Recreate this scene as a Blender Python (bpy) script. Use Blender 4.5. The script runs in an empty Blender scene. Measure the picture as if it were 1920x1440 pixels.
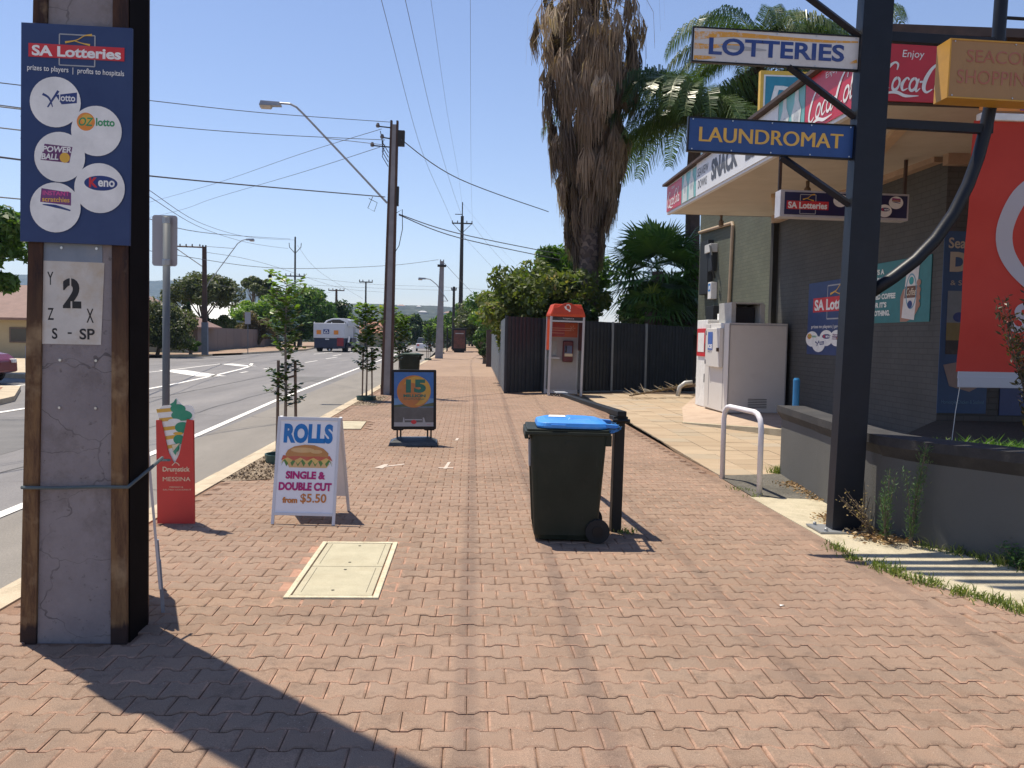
import bpy, math, random
import numpy as np
from mathutils import Vector, Matrix
from math import sin, cos, pi, radians

S = bpy.context.scene
COL = S.collection
random.seed(7); RNG = np.random.default_rng(11)

# ---------------------------------------------------------------- camera
cam_d = bpy.data.cameras.new('camera'); cam_d.sensor_width = 36; cam_d.lens = 30.0
cam_d.clip_start = 0.05; cam_d.clip_end = 20000
cam = bpy.data.objects.new('camera', cam_d); COL.objects.link(cam)
pitch, yaw, roll = radians(3.1655), radians(2.8478), radians(1.1)
fwd = Vector((sin(yaw)*cos(pitch), cos(yaw)*cos(pitch), -sin(pitch)))
right = Vector((cos(yaw), -sin(yaw), 0)); up = right.cross(fwd)
cr = right*cos(roll) + up*sin(roll); cu = up*cos(roll) - right*sin(roll)
M = Matrix((cr, cu, -fwd)).transposed().to_4x4(); M.translation = (0, 0, 1.6)
cam.matrix_world = M
S.camera = cam

# ---------------------------------------------------------------- light
SUN = Vector((-0.258, 0.262, 1.0)).normalized()
W = bpy.data.worlds.new('World'); S.world = W; W.use_nodes = True
nt = W.node_tree; nt.nodes.clear()
sky = nt.nodes.new('ShaderNodeTexSky'); sky.sky_type = 'NISHITA'; sky.sun_disc = False
sky.sun_elevation = math.asin(SUN.z); sky.sun_rotation = math.atan2(SUN.x, SUN.y)
sky.altitude = 60; sky.air_density = 1.0; sky.dust_density = 0.15; sky.ozone_density = 2.2
bg = nt.nodes.new('ShaderNodeBackground'); bg.inputs[1].default_value = 0.105
wo = nt.nodes.new('ShaderNodeOutputWorld')
tint = nt.nodes.new('ShaderNodeMix'); tint.data_type = 'RGBA'; tint.blend_type = 'MULTIPLY'; tint.inputs[0].default_value = 1
tint.inputs[7].default_value = (1.12, 1.02, 1.08, 1)
nt.links.new(sky.outputs[0], tint.inputs[6]); nt.links.new(tint.outputs[2], bg.inputs[0]); nt.links.new(bg.outputs[0], wo.inputs[0])
sd = bpy.data.lights.new('sun', 'SUN'); sd.energy = 5.0; sd.angle = radians(0.53); sd.color = (1.0, 0.905, 0.75)
sun = bpy.data.objects.new('sun', sd); COL.objects.link(sun)
sun.rotation_euler = (-SUN).to_track_quat('-Z', 'Y').to_euler()
S.view_settings.view_transform = 'Standard'; S.view_settings.look = 'None'
S.view_settings.gamma = 1; S.view_settings.use_curve_mapping = False
S.view_settings.exposure = 0.44
S.cycles.max_bounces = 6; S.cycles.transparent_max_bounces = 6; S.cycles.volume_bounces = 0

# ---------------------------------------------------------------- materials
MATS = {}
def _nodes(name):
    m = bpy.data.materials.new(name); m.use_nodes = True
    n = m.node_tree.nodes; l = m.node_tree.links
    return m, n, l, n['Principled BSDF']
def mixc(n, l, fac, a, b, mode='MIX'):
    x = n.new('ShaderNodeMix'); x.data_type = 'RGBA'; x.blend_type = mode
    for s, v in ((x.inputs[0], fac), (x.inputs[6], a), (x.inputs[7], b)):
        if hasattr(v, 'links'): l.new(v, s)
        elif isinstance(v, (tuple, list)): s.default_value = (*v[:3], 1)
        else: s.default_value = v
    return x.outputs[2]
def noise(n, l, scale, detail=4, rough=.6, vec=None, w=None):
    t = n.new('ShaderNodeTexNoise'); t.inputs['Scale'].default_value = scale
    t.inputs['Detail'].default_value = detail; t.inputs['Roughness'].default_value = rough
    if vec is not None: l.new(vec, t.inputs['Vector'])
    return t.outputs[0]
def coords(n, l, scale=(1, 1, 1), kind='Object'):
    tc = n.new('ShaderNodeTexCoord'); mp = n.new('ShaderNodeMapping'); mp.inputs['Scale'].default_value = scale
    if kind == 'World':
        g = n.new('ShaderNodeNewGeometry'); l.new(g.outputs['Position'], mp.inputs[0])
    else: l.new(tc.outputs[kind], mp.inputs[0])
    return mp.outputs[0]
def ramp(n, l, fac, a, b):
    r = n.new('ShaderNodeMapRange'); r.inputs[1].default_value = a; r.inputs[2].default_value = b
    l.new(fac, r.inputs[0]); return r.outputs[0]
def bump(n, l, h, strength, dist, bs):
    b = n.new('ShaderNodeBump'); b.inputs['Strength'].default_value = strength; b.inputs['Distance'].default_value = dist
    l.new(h, b.inputs['Height']); l.new(b.outputs[0], bs.inputs['Normal'])
def math2(n, l, op, a, b):
    x = n.new('ShaderNodeMath'); x.operation = op
    for s, v in ((x.inputs[0], a), (x.inputs[1], b)):
        if hasattr(v, 'links'): l.new(v, s)
        else: s.default_value = v
    return x.outputs[0]
def mat(name, c, rough=.6, metal=0, var=.12, scale=6, dirt=None, dirt_amt=.35, dscale=1.5, bmp=0, bscale=60, vec='World', stretch=(1, 1, 1), spec=.5):
    """plain surface: colour with mottling, blotches of dirt, fine relief"""
    if name in MATS: return MATS[name]
    m, n, l, b = _nodes(name)
    v = coords(n, l, stretch, vec)
    lo = tuple(x*(1-var) for x in c); hi = tuple(min(1, x*(1+var)) for x in c)
    col = mixc(n, l, ramp(n, l, noise(n, l, scale, 5, .65, v), .3, .7), lo, hi)
    if dirt:
        f = ramp(n, l, noise(n, l, dscale, 6, .7, v), .48, .72)
        col = mixc(n, l, math2(n, l, 'MULTIPLY', f, dirt_amt), col, dirt)
    l.new(col, b.inputs['Base Color'])
    b.inputs['Roughness'].default_value = rough; b.inputs['Metallic'].default_value = metal
    b.inputs['Specular IOR Level'].default_value = spec
    if bmp: bump(n, l, noise(n, l, bscale, 3, .6, v), bmp, .01, b)
    MATS[name] = m; return m
def C8(r, g, b):   # sRGB 0..255 to linear
    f = lambda x: (x/255/12.92 if x/255 <= .04045 else ((x/255+.055)/1.055)**2.4)
    return (f(r), f(g), f(b))

# ---------------------------------------------------------------- mesh builder
def set_props(o, label=None, cat=None, group=None, kind=None):
    if label: o['label'] = label
    if cat: o['category'] = cat
    if group: o['group'] = group
    if kind: o['kind'] = kind
    return o
class MB:
    def __init__(s): s.v = []; s.f = []; s.m = []
    def add(s, vs, fs, mi=0):
        k = len(s.v); s.v += [tuple(p) for p in vs]; s.f += [tuple(i+k for i in f) for f in fs]; s.m += [mi]*len(fs); return s
    def box(s, x0, x1, y0, y1, z0, z1, mi=0):
        vs = [(x, y, z) for x in (x0, x1) for y in (y0, y1) for z in (z0, z1)]
        return s.add(vs, [(0, 1, 3, 2), (4, 6, 7, 5), (0, 4, 5, 1), (2, 3, 7, 6), (0, 2, 6, 4), (1, 5, 7, 3)], mi)
    def hexa(s, bot, top, mi=0):
        n = len(bot); vs = list(bot)+list(top)
        fs = [tuple(range(n))[::-1], tuple(range(n, 2*n))] + [(i, (i+1) % n, n+(i+1) % n, n+i) for i in range(n)]
        return s.add(vs, fs, mi)
    def prism(s, poly, axis, a, b, mi=0):
        mk = {'z': lambda p, t: (p[0], p[1], t), 'y': lambda p, t: (p[0], t, p[1]), 'x': lambda p, t: (t, p[0], p[1])}[axis]
        return s.hexa([mk(p, a) for p in poly], [mk(p, b) for p in poly], mi)
    def tube(s, pts, r, n=8, mi=0, cap=True, squash=1):
        P = [Vector(p) for p in pts]; R = r if isinstance(r, (list, tuple)) else [r]*len(P)
        ref = None; rings = []
        for i, p in enumerate(P):
            t = (P[min(i+1, len(P)-1)]-P[max(i-1, 0)]).normalized()
            if ref is None: ref = Vector((0, 0, 1)) if abs(t.z) < .9 else Vector((1, 0, 0))
            u = t.cross(ref).normalized(); w = u.cross(t).normalized(); ref = w
            rings.append([p+(u*cos(2*pi*k/n)+w*sin(2*pi*k/n)*squash)*R[i] for k in range(n)])
        vs = [q for rg in rings for q in rg]; fs = []
        for i in range(len(P)-1):
            for k in range(n): fs.append((i*n+k, i*n+(k+1) % n, (i+1)*n+(k+1) % n, (i+1)*n+k))
        if cap: fs += [tuple(range(n))[::-1], tuple((len(P)-1)*n+k for k in range(n))]
        return s.add(vs, fs, mi)
    def lathe(s, prof, c=(0, 0, 0), axis='z', n=20, mi=0):
        vs = []; fs = []
        for r, h in prof:
            for k in range(n):
                a = 2*pi*k/n; p = (r*cos(a), r*sin(a), h)
                if axis == 'x': p = (h, p[0], p[1])
                if axis == 'y': p = (p[0], h, p[1])
                vs.append((p[0]+c[0], p[1]+c[1], p[2]+c[2]))
        for i in range(len(prof)-1):
            for k in range(n): fs.append((i*n+k, i*n+(k+1) % n, (i+1)*n+(k+1) % n, (i+1)*n+k))
        fs += [tuple(range(n))[::-1], tuple((len(prof)-1)*n+k for k in range(n))]
        return s.add(vs, fs, mi)
    def build(s, name, mats, parent=None, bevel=0, smooth=False, loc=None, **props):
        me = bpy.data.meshes.new(name); me.from_pydata(s.v, [], s.f)
        mats = mats if isinstance(mats, (list, tuple)) else [mats]
        for m in mats: me.materials.append(m)
        me.polygons.foreach_set('material_index', s.m)
        if smooth: me.polygons.foreach_set('use_smooth', [True]*len(s.f))
        me.update()
        o = bpy.data.objects.new(name, me); COL.objects.link(o)
        if parent: o.parent = parent
        if loc: o.location = loc
        if bevel:
            b = o.modifiers.new('bevel', 'BEVEL'); b.width = bevel; b.segments = 2; b.limit_method = 'ANGLE'; b.angle_limit = radians(40)
        return set_props(o, **props)
def thing(name, label, cat, loc=(0, 0, 0), rot=(0, 0, 0), group=None):
    o = bpy.data.objects.new(name, None); COL.objects.link(o); o.location = loc; o.rotation_euler = rot
    o.empty_display_size = .2
    return set_props(o, label, cat, group)
def copy_tree(o, parent=None):
    c = o.copy(); COL.objects.link(c); c.parent = parent
    for ch in list(o.children): copy_tree(ch, c)
    return c
def sheet(name, poly, z, m, kind='structure', parent=None, **k):
    mb = MB(); zs = z if isinstance(z, (list, tuple)) else [z]*len(poly)
    mb.add([(p[0], p[1], zz) for p, zz in zip(poly, zs)], [tuple(range(len(poly)))])
    return mb.build(name, m, parent, kind=kind, **k)
def quad_mesh(name, P, rnd, m, parent=None, **props):
    """P (n,4,3) quads, rnd (n,) stored as face attribute 'v'"""
    n = len(P); me = bpy.data.meshes.new(name)
    me.vertices.add(n*4); me.vertices.foreach_set('co', P.astype(np.float32).ravel())
    me.loops.add(n*4); me.loops.foreach_set('vertex_index', np.arange(n*4, dtype=np.int32))
    me.polygons.add(n); me.polygons.foreach_set('loop_start', np.arange(0, n*4, 4, dtype=np.int32))
    me.polygons.foreach_set('loop_total', np.full(n, 4, dtype=np.int32))
    a = me.attributes.new('v', 'FLOAT', 'FACE'); a.data.foreach_set('value', rnd.astype(np.float32))
    me.materials.append(m); me.update(calc_edges=True)
    o = bpy.data.objects.new(name, me); COL.objects.link(o)
    if parent: o.parent = parent
    return set_props(o, **props)

# ---------------------------------------------------------------- flat print (lettering, logos)
def letters(txt, bold=0.0, shear=0.0):
    cu_ = bpy.data.curves.new('txt', 'FONT'); cu_.body = txt; cu_.size = 1; cu_.offset = bold; cu_.shear = shear
    cu_.fill_mode = 'BOTH'; cu_.resolution_u = 4; cu_.extrude = 0
    o = bpy.data.objects.new('txt', cu_); COL.objects.link(o)
    me = bpy.data.meshes.new_from_object(o)
    vs = [tuple(v.co) for v in me.vertices]; fs = [tuple(p.vertices) for p in me.polygons]
    bpy.data.objects.remove(o); bpy.data.meshes.remove(me); bpy.data.curves.remove(cu_)
    return vs, fs
class Print:
    """flat print laid over a board; fn(u, v, layer) -> xyz"""
    def __init__(s, fn): s.fn = fn; s.mb = MB(); s.mats = []; s.layer = 1
    def mi(s, m):
        if m not in s.mats: s.mats.append(m)
        return s.mats.index(m)
    def shape(s, pts, m, faces=None):
        s.mb.add([s.fn(p[0], p[1], s.layer) for p in pts], faces or [tuple(range(len(pts)))], s.mi(m)); s.layer += .12; return s
    def rect(s, u0, v0, u1, v1, m): return s.shape([(u0, v0), (u1, v0), (u1, v1), (u0, v1)], m)
    def ell(s, u, v, ru, rv, m, n=36, a0=0, a1=2*pi):
        return s.shape([(u+ru*cos(a0+(a1-a0)*k/n), v+rv*sin(a0+(a1-a0)*k/n)) for k in range(n)], m)
    def ring(s, u, v, ru, rv, w, m, a0=0, a1=2*pi, n=40):
        return s.stroke([(u+ru*cos(a0+(a1-a0)*k/n), v+rv*sin(a0+(a1-a0)*k/n)) for k in range(n+1)], w, m)
    def stroke(s, pts, w, m):
        n = len(pts); W_ = w if isinstance(w, (list, tuple)) else [w]*n; L = []; R = []
        for i, p in enumerate(pts):
            a = pts[max(i-1, 0)]; b = pts[min(i+1, n-1)]; dx, dy = b[0]-a[0], b[1]-a[1]; d = math.hypot(dx, dy) or 1
            nx, ny = -dy/d*W_[i]/2, dx/d*W_[i]/2; L.append((p[0]+nx, p[1]+ny)); R.append((p[0]-nx, p[1]-ny))
        return s.shape(L+R, m, [(i, i+1, n+i+1, n+i) for i in range(n-1)])
    def curve(s, pts, w, m, k=6):
        """smooth stroke through points, w = list of widths per point or one width"""
        n = len(pts); W_ = w if isinstance(w, (list, tuple)) else [w]*n; out = []; ow = []
        for i in range(n-1):
            p0, p1, p2, p3 = pts[max(i-1, 0)], pts[i], pts[i+1], pts[min(i+2, n-1)]
            for j in range(k):
                t = j/k
                out.append(tuple(.5*(2*p1[a]+(p2[a]-p0[a])*t+(2*p0[a]-5*p1[a]+4*p2[a]-p3[a])*t*t+(3*p1[a]-p0[a]-3*p2[a]+p3[a])*t**3) for a in (0, 1)))
                ow.append(W_[i]*(1-t)+W_[i+1]*t)
        out.append(pts[-1]); ow.append(W_[-1]); return s.stroke(out, ow, m)
    def text(s, t, u0, v0, u1, v1, m, bold=0., shear=0., slope=0.):
        vs, fs = letters(t, bold, shear); xs = [v[0] for v in vs]; ys = [v[1] for v in vs]
        x0, x1, y0, y1 = min(xs), max(xs), min(ys), max(ys)
        g = lambda v: (u0+(v[0]-x0)/(x1-x0)*(u1-u0), v0+(v[1]-y0)/(y1-y0)*(v1-v0)+slope*(v[0]-x0)/(x1-x0))
        return s.shape([g(v) for v in vs], m, fs)
    def build(s, name, parent, **k): return s.mb.build(name, s.mats, parent, **k)
def plane_y(y, d=.0022):          # faces the camera side (-Y)
    return lambda u, v, L: (u, y-d*L, v)
def plane_x(x, d=.0022):          # faces -X; u is a distance along -Y from 0
    return lambda u, v, L: (x-d*L, -u, v)
def ink(name, c, rough=.55): return mat('print_'+name, c, rough, var=.10, scale=9, dirt=tuple(.55*x+.16 for x in c), dirt_amt=.30, dscale=5)
WHT = ink('white', (.78, .78, .76)); RED = ink('red', (.55, .02, .03)); NAVY = ink('navy', (.012, .035, .17))
BLK = ink('black', (.02, .02, .022)); GOLD = ink('gold', (.72, .42, .05)); GRNP = ink('green', (.02, .28, .1))
TEALP = ink('teal', (.03, .30, .30)); ORNG = ink('orange', (.75, .25, .03)); PINK = ink('pink', (.6, .06, .25))
GREYP = ink('grey', (.35, .36, .38)); CREAM = ink('cream', (.7, .6, .42)); BROWNP = ink('brown', (.14, .05, .02))

def script_cola(p, u0, v0, u1, v1, m):
    """flowing script word, drawn with pen strokes in a 10 x 3.4 box"""
    su, sv = (u1-u0)/10., (v1-v0)/3.4
    def T(pts, sh=.28): return [(u0+(x+(y-1)*sh)*su, v0+y*sv) for x, y in pts]
    w = sv*.9
    def C(x):
        p.curve(T([(x+1.55, 2.35), (x+1.5, 2.85), (x+1.05, 3.0), (x+.5, 2.5), (x+.15, 1.6), (x+.2, .8), (x+.65, .45), (x+1.2, .75)]), [a*w for a in (.1, .22, .2, .32, .42, .38, .22, .1)], m)
    def o(x, r=.42): p.curve(T([(x+r*cos(a)*.9, 1.1+.55*sin(a)) for a in [pi/2+k*2*pi/10 for k in range(11)]]), [w*(.14+.16*abs(cos(k*pi/5))) for k in range(11)], m, 3)
    C(.3); o(2.15)
    p.curve(T([(3.55, 1.5), (3.2, 1.68), (2.85, 1.1), (3.1, .55), (3.6, .75)]), [a*w for a in (.22, .15, .34, .2, .08)], m)
    o(4.1); p.curve(T([(4.6, 1.65), (4.5, 1.0), (4.65, .5), (5.0, .8)]), [a*w for a in (.12, .28, .2, .06)], m)
    p.curve(T([(4.75, 1.35), (5.35, 1.4)]), w*.2, m)
    C(5.2); o(7.0)
    p.curve(T([(7.5, .9), (7.85, 2.0), (7.95, 2.9), (7.7, 2.95), (7.65, 1.6), (7.8, .55), (8.1, .75)]), [a*w for a in (.08, .12, .12, .2, .28, .2, .08)], m)
    o(8.55, .36); p.curve(T([(9.0, 1.65), (8.95, 1.0), (9.1, .5), (9.5, .85)]), [a*w for a in (.12, .26, .2, .06)], m)
    p.curve(T([(.9, .2), (2.2, .35), (3.3, .05), (4.8, .1)], 0), [a*w for a in (.08, .35, .3, .05)], m)

def lotteries_logo(p, u0, v0, u1, v1, tag=True):
    """red strip with SA Lotteries, thin square outline, golden fork; box u0..u1 is the red strip, v0..v1 whole logo incl. square"""
    w, h = u1-u0, v1-v0; a, b = v0+.22*h, v0+.66*h
    q0, q1 = u0+.32*w, u0+.69*w; t = h*.02
    for x in (q0, q1): p.rect(x-t, v0, x+t, v1, GREYP)
    for y in (v0, v1): p.rect(q0, y-t, q1, y+t, GREYP)
    p.rect(u0, a, u1, b, RED)
    p.text('SA Lotteries', u0+.035*w, a+.1*(b-a), u1-.035*w, b-.12*(b-a), WHT, bold=.035)
    p.curve([(u0+.38*w, v0+.74*h), (u0+.50*w, v0+.83*h), (u0+.58*w, v0+.98*h), (u0+.66*w, v0+1.02*h)], [h*.07, h*.03, h*.03, h*.08], GOLD)
    p.curve([(u0+.47*w, v0+.81*h), (u0+.55*w, v0+.74*h), (u0+.64*w, v0+.69*h)], [h*.03, h*.03, h*.07], GOLD)
def ball(p, u, v, r, kind, ry=None):
    ry = ry or r
    p.ell(u, v, r, ry, WHT)
    R = lambda a, b, c, d, m: p.rect(u+a*r, v+b*ry, u+c*r, v+d*ry, m)
    Tx = lambda t, a, b, c, d, m, **k: p.text(t, u+a*r, v+b*ry, u+c*r, v+d*ry, m, **k)
    if kind == 'x':
        p.shape([(u+.0*r, v+.28*ry), (u+.85*r, v+.42*ry), (u+.85*r, v+.0*ry), (u+.25*r, v-.08*ry)], NAVY)
        Tx('lotto', .15, .05, .78, .33, WHT, bold=.02)
        p.curve([(u-.5*r, v+.3*ry), (u-.25*r, v+.15*ry), (u-.1*r, v-.2*ry)], [r*.1, r*.08, r*.03], NAVY)
        p.curve([(u+.12*r, v+.45*ry), (u-.1*r, v+.1*ry), (u-.3*r, v-.22*ry)], [r*.1, r*.08, r*.05], NAVY)
    elif kind == 'oz':
        p.ell(u-.42*r, v+.35*ry, .36*r, .36*ry, ORNG); p.ell(u-.38*r, v+.45*ry, .22*r, .2*ry, GOLD)
        Tx('OZ', -.7, .18, -.12, .52, GRNP, bold=.02, shear=.2); Tx('lotto', -.02, .2, .72, .52, GRNP, bold=.03)
    elif kind == 'power':
        p.shape([(u-.75*r, v-.15*ry), (u-.6*r, v+.5*ry), (u+.5*r, v+.42*ry), (u+.38*r, v-.22*ry)], ink('purple', (.12, .02, .12)))
        Tx('POWER', -.68, .18, .46, .42, WHT, bold=.03, shear=.15); Tx('BALL', -.72, -.12, -.05, .12, WHT, bold=.03, shear=.15)
        p.ell(u+.2*r, v-.02*ry, .2*r, .2*ry, GOLD)
    elif kind == 'keno':
        p.ell(u-.0*r+.05*r, v+.2*ry, .66*r, .3*ry, NAVY); Tx('K', -.42, .02, -.08, .42, RED, bold=.04); Tx('eno', -.06, .06, .6, .32, WHT, bold=.03)
    elif kind == 'scratch':
        p.shape([(u-.6*r, v+.2*ry), (u-.55*r, v+.75*ry), (u+.62*r, v+.62*ry), (u+.62*r, v+.1*ry)], ink('plum', (.16, .03, .16)))
        Tx('INSTANT', -.5, .48, .55, .66, PINK, bold=.02); Tx('scratchies', -.52, .22, .56, .42, GOLD, bold=.02)
        p.curve([(u-.5*r, v+.1*ry), (u+.0*r, v+.05*ry), (u+.6*r, v-.1*ry)], [r*.03, r*.12, r*.05], NAVY)

# ================================================================ GROUND AND SETTING
def stained(name, c, c2, stain, scale=1.2, amt=.5, rough=.9, bscale=90, bmp=.4, specks=0, stretch=(1, 1, 1), fine=.1):
    m, n, l, b = _nodes(name); v = coords(n, l, stretch, 'World')
    col = mixc(n, l, ramp(n, l, noise(n, l, scale*2.3, 5, .6, v), .3, .7), c, c2)
    col = mixc(n, l, math2(n, l, 'MULTIPLY', ramp(n, l, noise(n, l, scale, 6, .7, v), .5, .75), amt), col, stain)
    g = noise(n, l, bscale*2, 2, .5, v)
    col = mixc(n, l, ramp(n, l, g, .35, .65), col, tuple(x*(1+fine*3) for x in c2), 'MULTIPLY') if 0 else col
    mul = mixc(n, l, ramp(n, l, g, .3, .7), (1-fine*2,)*3, (1+fine,)*3)
    col = mixc(n, l, 1.0, col, mul, 'MULTIPLY')
    if specks:
        vo = n.new('ShaderNodeTexVoronoi'); vo.inputs['Scale'].default_value = specks; l.new(v, vo.inputs['Vector'])
        s_ = math2(n, l, 'LESS_THAN', vo.outputs['Distance'], .06)
        col = mixc(n, l, math2(n, l, 'MULTIPLY', s_, .6), col, (.6, .55, .5))
    l.new(col, b.inputs['Base Color']); b.inputs['Roughness'].default_value = rough; b.inputs['Specular IOR Level'].default_value = .25
    bump(n, l, noise(n, l, bscale, 4, .7, v), bmp, .006, b)
    MATS[name] = m; return m
ASPH = stained('asphalt', (.165, .16, .163), (.225, .215, .212), (.115, .11, .11), .35, .65, .85, 60, .5, stretch=(1.6, .25, 1), fine=.09)
ASPH2 = stained('asphalt_lane', (.20, .185, .165), (.25, .23, .205), (.14, .13, .12), .5, .5, .9, 60, .5, stretch=(1.5, .3, 1))
ASPHP = stained('asphalt_patch', (.10, .095, .082), (.155, .145, .125), (.06, .058, .05), 1.6, .5, .95, 40, .9, fine=.25)
CONC = stained('concrete_pad', (.40, .36, .26), (.52, .46, .34), (.22, .18, .12), 2.2, .75, .9, 60, .35)
KERB = stained('kerb_concrete', (.42, .35, .25), (.55, .46, .34), (.25, .2, .14), 1.5, .6, .9, 60, .4)
SAND = stained('joint_sand', (.18, .115, .08), (.28, .175, .12), (.07, .05, .038), 3, .6, .95, 60, .3)
FARP = stained('far_paving', (.28, .197, .142), (.33, .232, .168), (.2, .14, .11), .25, .5, .9, 12, .3, stretch=(1, .35, 1))
SOIL = stained('soil', (.10, .07, .045), (.17, .12, .08), (.05, .035, .025), 3, .6, 1, 40, 1)
GRAV = stained('gravel_ground', (.22, .17, .12), (.34, .27, .2), (.12, .09, .07), 6, .6, 1, 50, 1, fine=.3)
VERGE = stained('dry_verge', (.22, .18, .12), (.30, .25, .17), (.10, .11, .05), .3, .6, 1, 8, .4)
def worn_paint(name, c, under, thr=.56):
    m, n, l, b = _nodes(name); v = coords(n, l, (1, 1, 1), 'World')
    f = ramp(n, l, noise(n, l, 14, 8, .75, v), thr, thr+.12)
    l.new(mixc(n, l, f, c, under), b.inputs['Base Color']); b.inputs['Roughness'].default_value = .8; return m
PAINT = worn_paint('road_paint', (.72, .70, .66), (.26, .25, .25))

# terrain: one sheet to the horizon, dropping behind the end of the street and rising to the hills
def sm(a, b, x): t = np.clip((x-a)/(b-a), 0, 1); return t*t*(3-2*t)
ys = np.concatenate([np.linspace(-60, 110, 18), np.linspace(125, 800, 46), np.linspace(830, 4600, 96)])
xs = np.concatenate([np.linspace(-3600, -820, 48), np.linspace(-800, 800, 161), np.linspace(820, 3600, 48)])
X, Y = np.meshgrid(xs, ys)
def fbm(x, y, s, o=5, seed=3):
    r = np.random.default_rng(seed); z = 0; a = 1
    for i in range(o):
        p = r.uniform(0, 6.28, 4); k = 2**i/s; d = r.uniform(.6, 1.4, 4)
        z = z+a*(np.sin(x*k*d[0]+p[0]+1.3*np.sin(y*k*d[1]+p[1]))*np.cos(y*k*d[2]+p[2]+1.1*np.sin(x*k*d[3]+p[3]))); a *= .5
    return z
Z = -.35 - 9*sm(120, 420, Y)
edge = 1-.55*sm(-60, 170, X)-.1*sm(200, 600, X)
Z = Z + 60*edge*sm(700, 1500, Y)*(1+.045*fbm(X, Y, 90)) - 25*sm(1550, 2100, Y)*edge
Z = Z + (180+10*fbm(X, Y, 260))*sm(2400, 3500, Y)*(1-.72*sm(-1150, -420, X))
me = bpy.data.meshes.new('ground'); ny, nx = X.shape
me.from_pydata(np.stack([X, Y, Z], -1).reshape(-1, 3).tolist(), [], [(j*nx+i, j*nx+i+1, (j+1)*nx+i+1, (j+1)*nx+i) for j in range(ny-1) for i in range(nx-1)])
m, n, l, b = _nodes('far_country'); v = coords(n, l, (1, 1, 1), 'World')
far = mixc(n, l, ramp(n, l, noise(n, l, .02, 8, .75, v), .42, .58), (.012, .022, .018), (.05, .06, .045))
vo = n.new('ShaderNodeTexVoronoi'); vo.inputs['Scale'].default_value = .05; l.new(v, vo.inputs['Vector'])
hs = math2(n, l, 'LESS_THAN', vo.outputs['Distance'], .16)
far = mixc(n, l, math2(n, l, 'MULTIPLY', hs, .5), far, (.30, .27, .26))
sx = n.new('ShaderNodeSeparateXYZ'); g_ = n.new('ShaderNodeNewGeometry'); l.new(g_.outputs['Position'], sx.inputs[0])
l.new(mixc(n, l, ramp(n, l, sx.outputs[1], 150, 320), (.2, .17, .12), far), b.inputs['Base Color']); b.inputs['Roughness'].default_value = 1
me.materials.append(m); me.polygons.foreach_set('use_smooth', [True]*len(me.polygons))
gobj = bpy.data.objects.new('ground', me); COL.objects.link(gobj); gobj['kind'] = 'structure'

# air between here and the hills
hz = MB().box(-3700, 3700, -80, 4700, -13, 230).build('haze', [], kind='stuff')
m = bpy.data.materials.new('haze_air'); m.use_nodes = True; n = m.node_tree.nodes; n.clear()
pv = n.new('ShaderNodeVolumePrincipled'); pv.inputs['Color'].default_value = (.50, .72, 1, 1); pv.inputs['Density'].default_value = .00015
oo = n.new('ShaderNodeOutputMaterial'); m.node_tree.links.new(pv.outputs[0], oo.inputs['Volume']); hz.data.materials.append(m)

# road
LB = [(-60, 50), (-21.5, 50), (-19.2, 54.5), (-17.8, 60), (-17.0, 65), (-16.0, 84), (-17.8, 101), (-23.6, 150)]
road = sheet('road', [(-3.0, -12), (-3.0, 60), (-3.9, 100), (-7, 150)] + LB[::-1] + [(-60, -12)], -.13, ASPH)
sheet('parking_lane', [(-3.0, -12), (-3.0, 60), (-3.9, 98), (-5.6, 98), (-5.35, 52), (-4.6, 24), (-4.2, 8), (-4.05, -12)], -.126, ASPH2, parent=road)
sheet('road_patch', [(-6.2, 9.5), (-8.6, 9.8), (-8.9, 16.5), (-6.6, 16.8)], -.1275, stained('patch_asphalt', (.14, .137, .137), (.18, .175, .172), (.10, .1, .1), .8, .5), parent=road)
sheet('road_patch', [(-4.6, 30.5), (-6.9, 30.8), (-7.0, 34.2), (-4.7, 33.9)], -.1275, MATS['patch_asphalt'], parent=road)
def crack(pts, w=.02):
    q = []; P = [Vector(p) for p in pts]
    for a, b_ in zip(P, P[1:]):
        for k in range(10): c = a.lerp(b_, k/10); q.append((c.x+random.uniform(-.05, .05), c.y+random.uniform(-.08, .08)))
    mb = MB(); mb.add([(x-w/2, y, -.124) for x, y in q]+[(x+w/2, y+.01, -.124) for x, y in q], [(i, i+1, len(q)+i+1, len(q)+i) for i in range(len(q)-1)]); mb.build('road_crack', mat('tar', (.05, .05, .052), .7), road)
crack([(-5.6, 6), (-5.5, 12), (-5.8, 20), (-5.7, 34)]); crack([(-8.2, 18), (-7.9, 26), (-8.1, 40)], .03); crack([(-3.1, 9.2), (-4.4, 9.9), (-6.4, 9.6)], .02); crack([(-3.1, 17.2), (-4.6, 17.6), (-9.2, 18.4)], .02)
def line(name, pts, w, z=-.121):
    mb = MB(); n_ = len(pts); L = []; R = []
    for i, p in enumerate(pts):
        a = Vector(pts[max(i-1, 0)]); b_ = Vector(pts[min(i+1, n_-1)]); d = (b_-a).normalized(); q = Vector((-d.y, d.x))*w/2
        L.append((p[0]+q.x, p[1]+q.y, z)); R.append((p[0]-q.x, p[1]-q.y, z))
    mb.add(L+R, [(i, i+1, n_+i+1, n_+i) for i in range(n_-1)]); return mb.build(name, PAINT, road)
line('edge_line', [(-4.1, 0), (-4.29, 7.97), (-4.49, 14.3), (-4.95, 22.85), (-5.45, 38), (-5.83, 52), (-6.6, 80), (-8, 120)], .13)
line('painted_island_line', [(-9.5, 16), (-9.36, 24.8), (-9.45, 27.5), (-9.79, 32), (-9.98, 34.3), (-10.48, 39.5), (-10.93, 42.9), (-11.9, 47.3)], .16)
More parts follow.
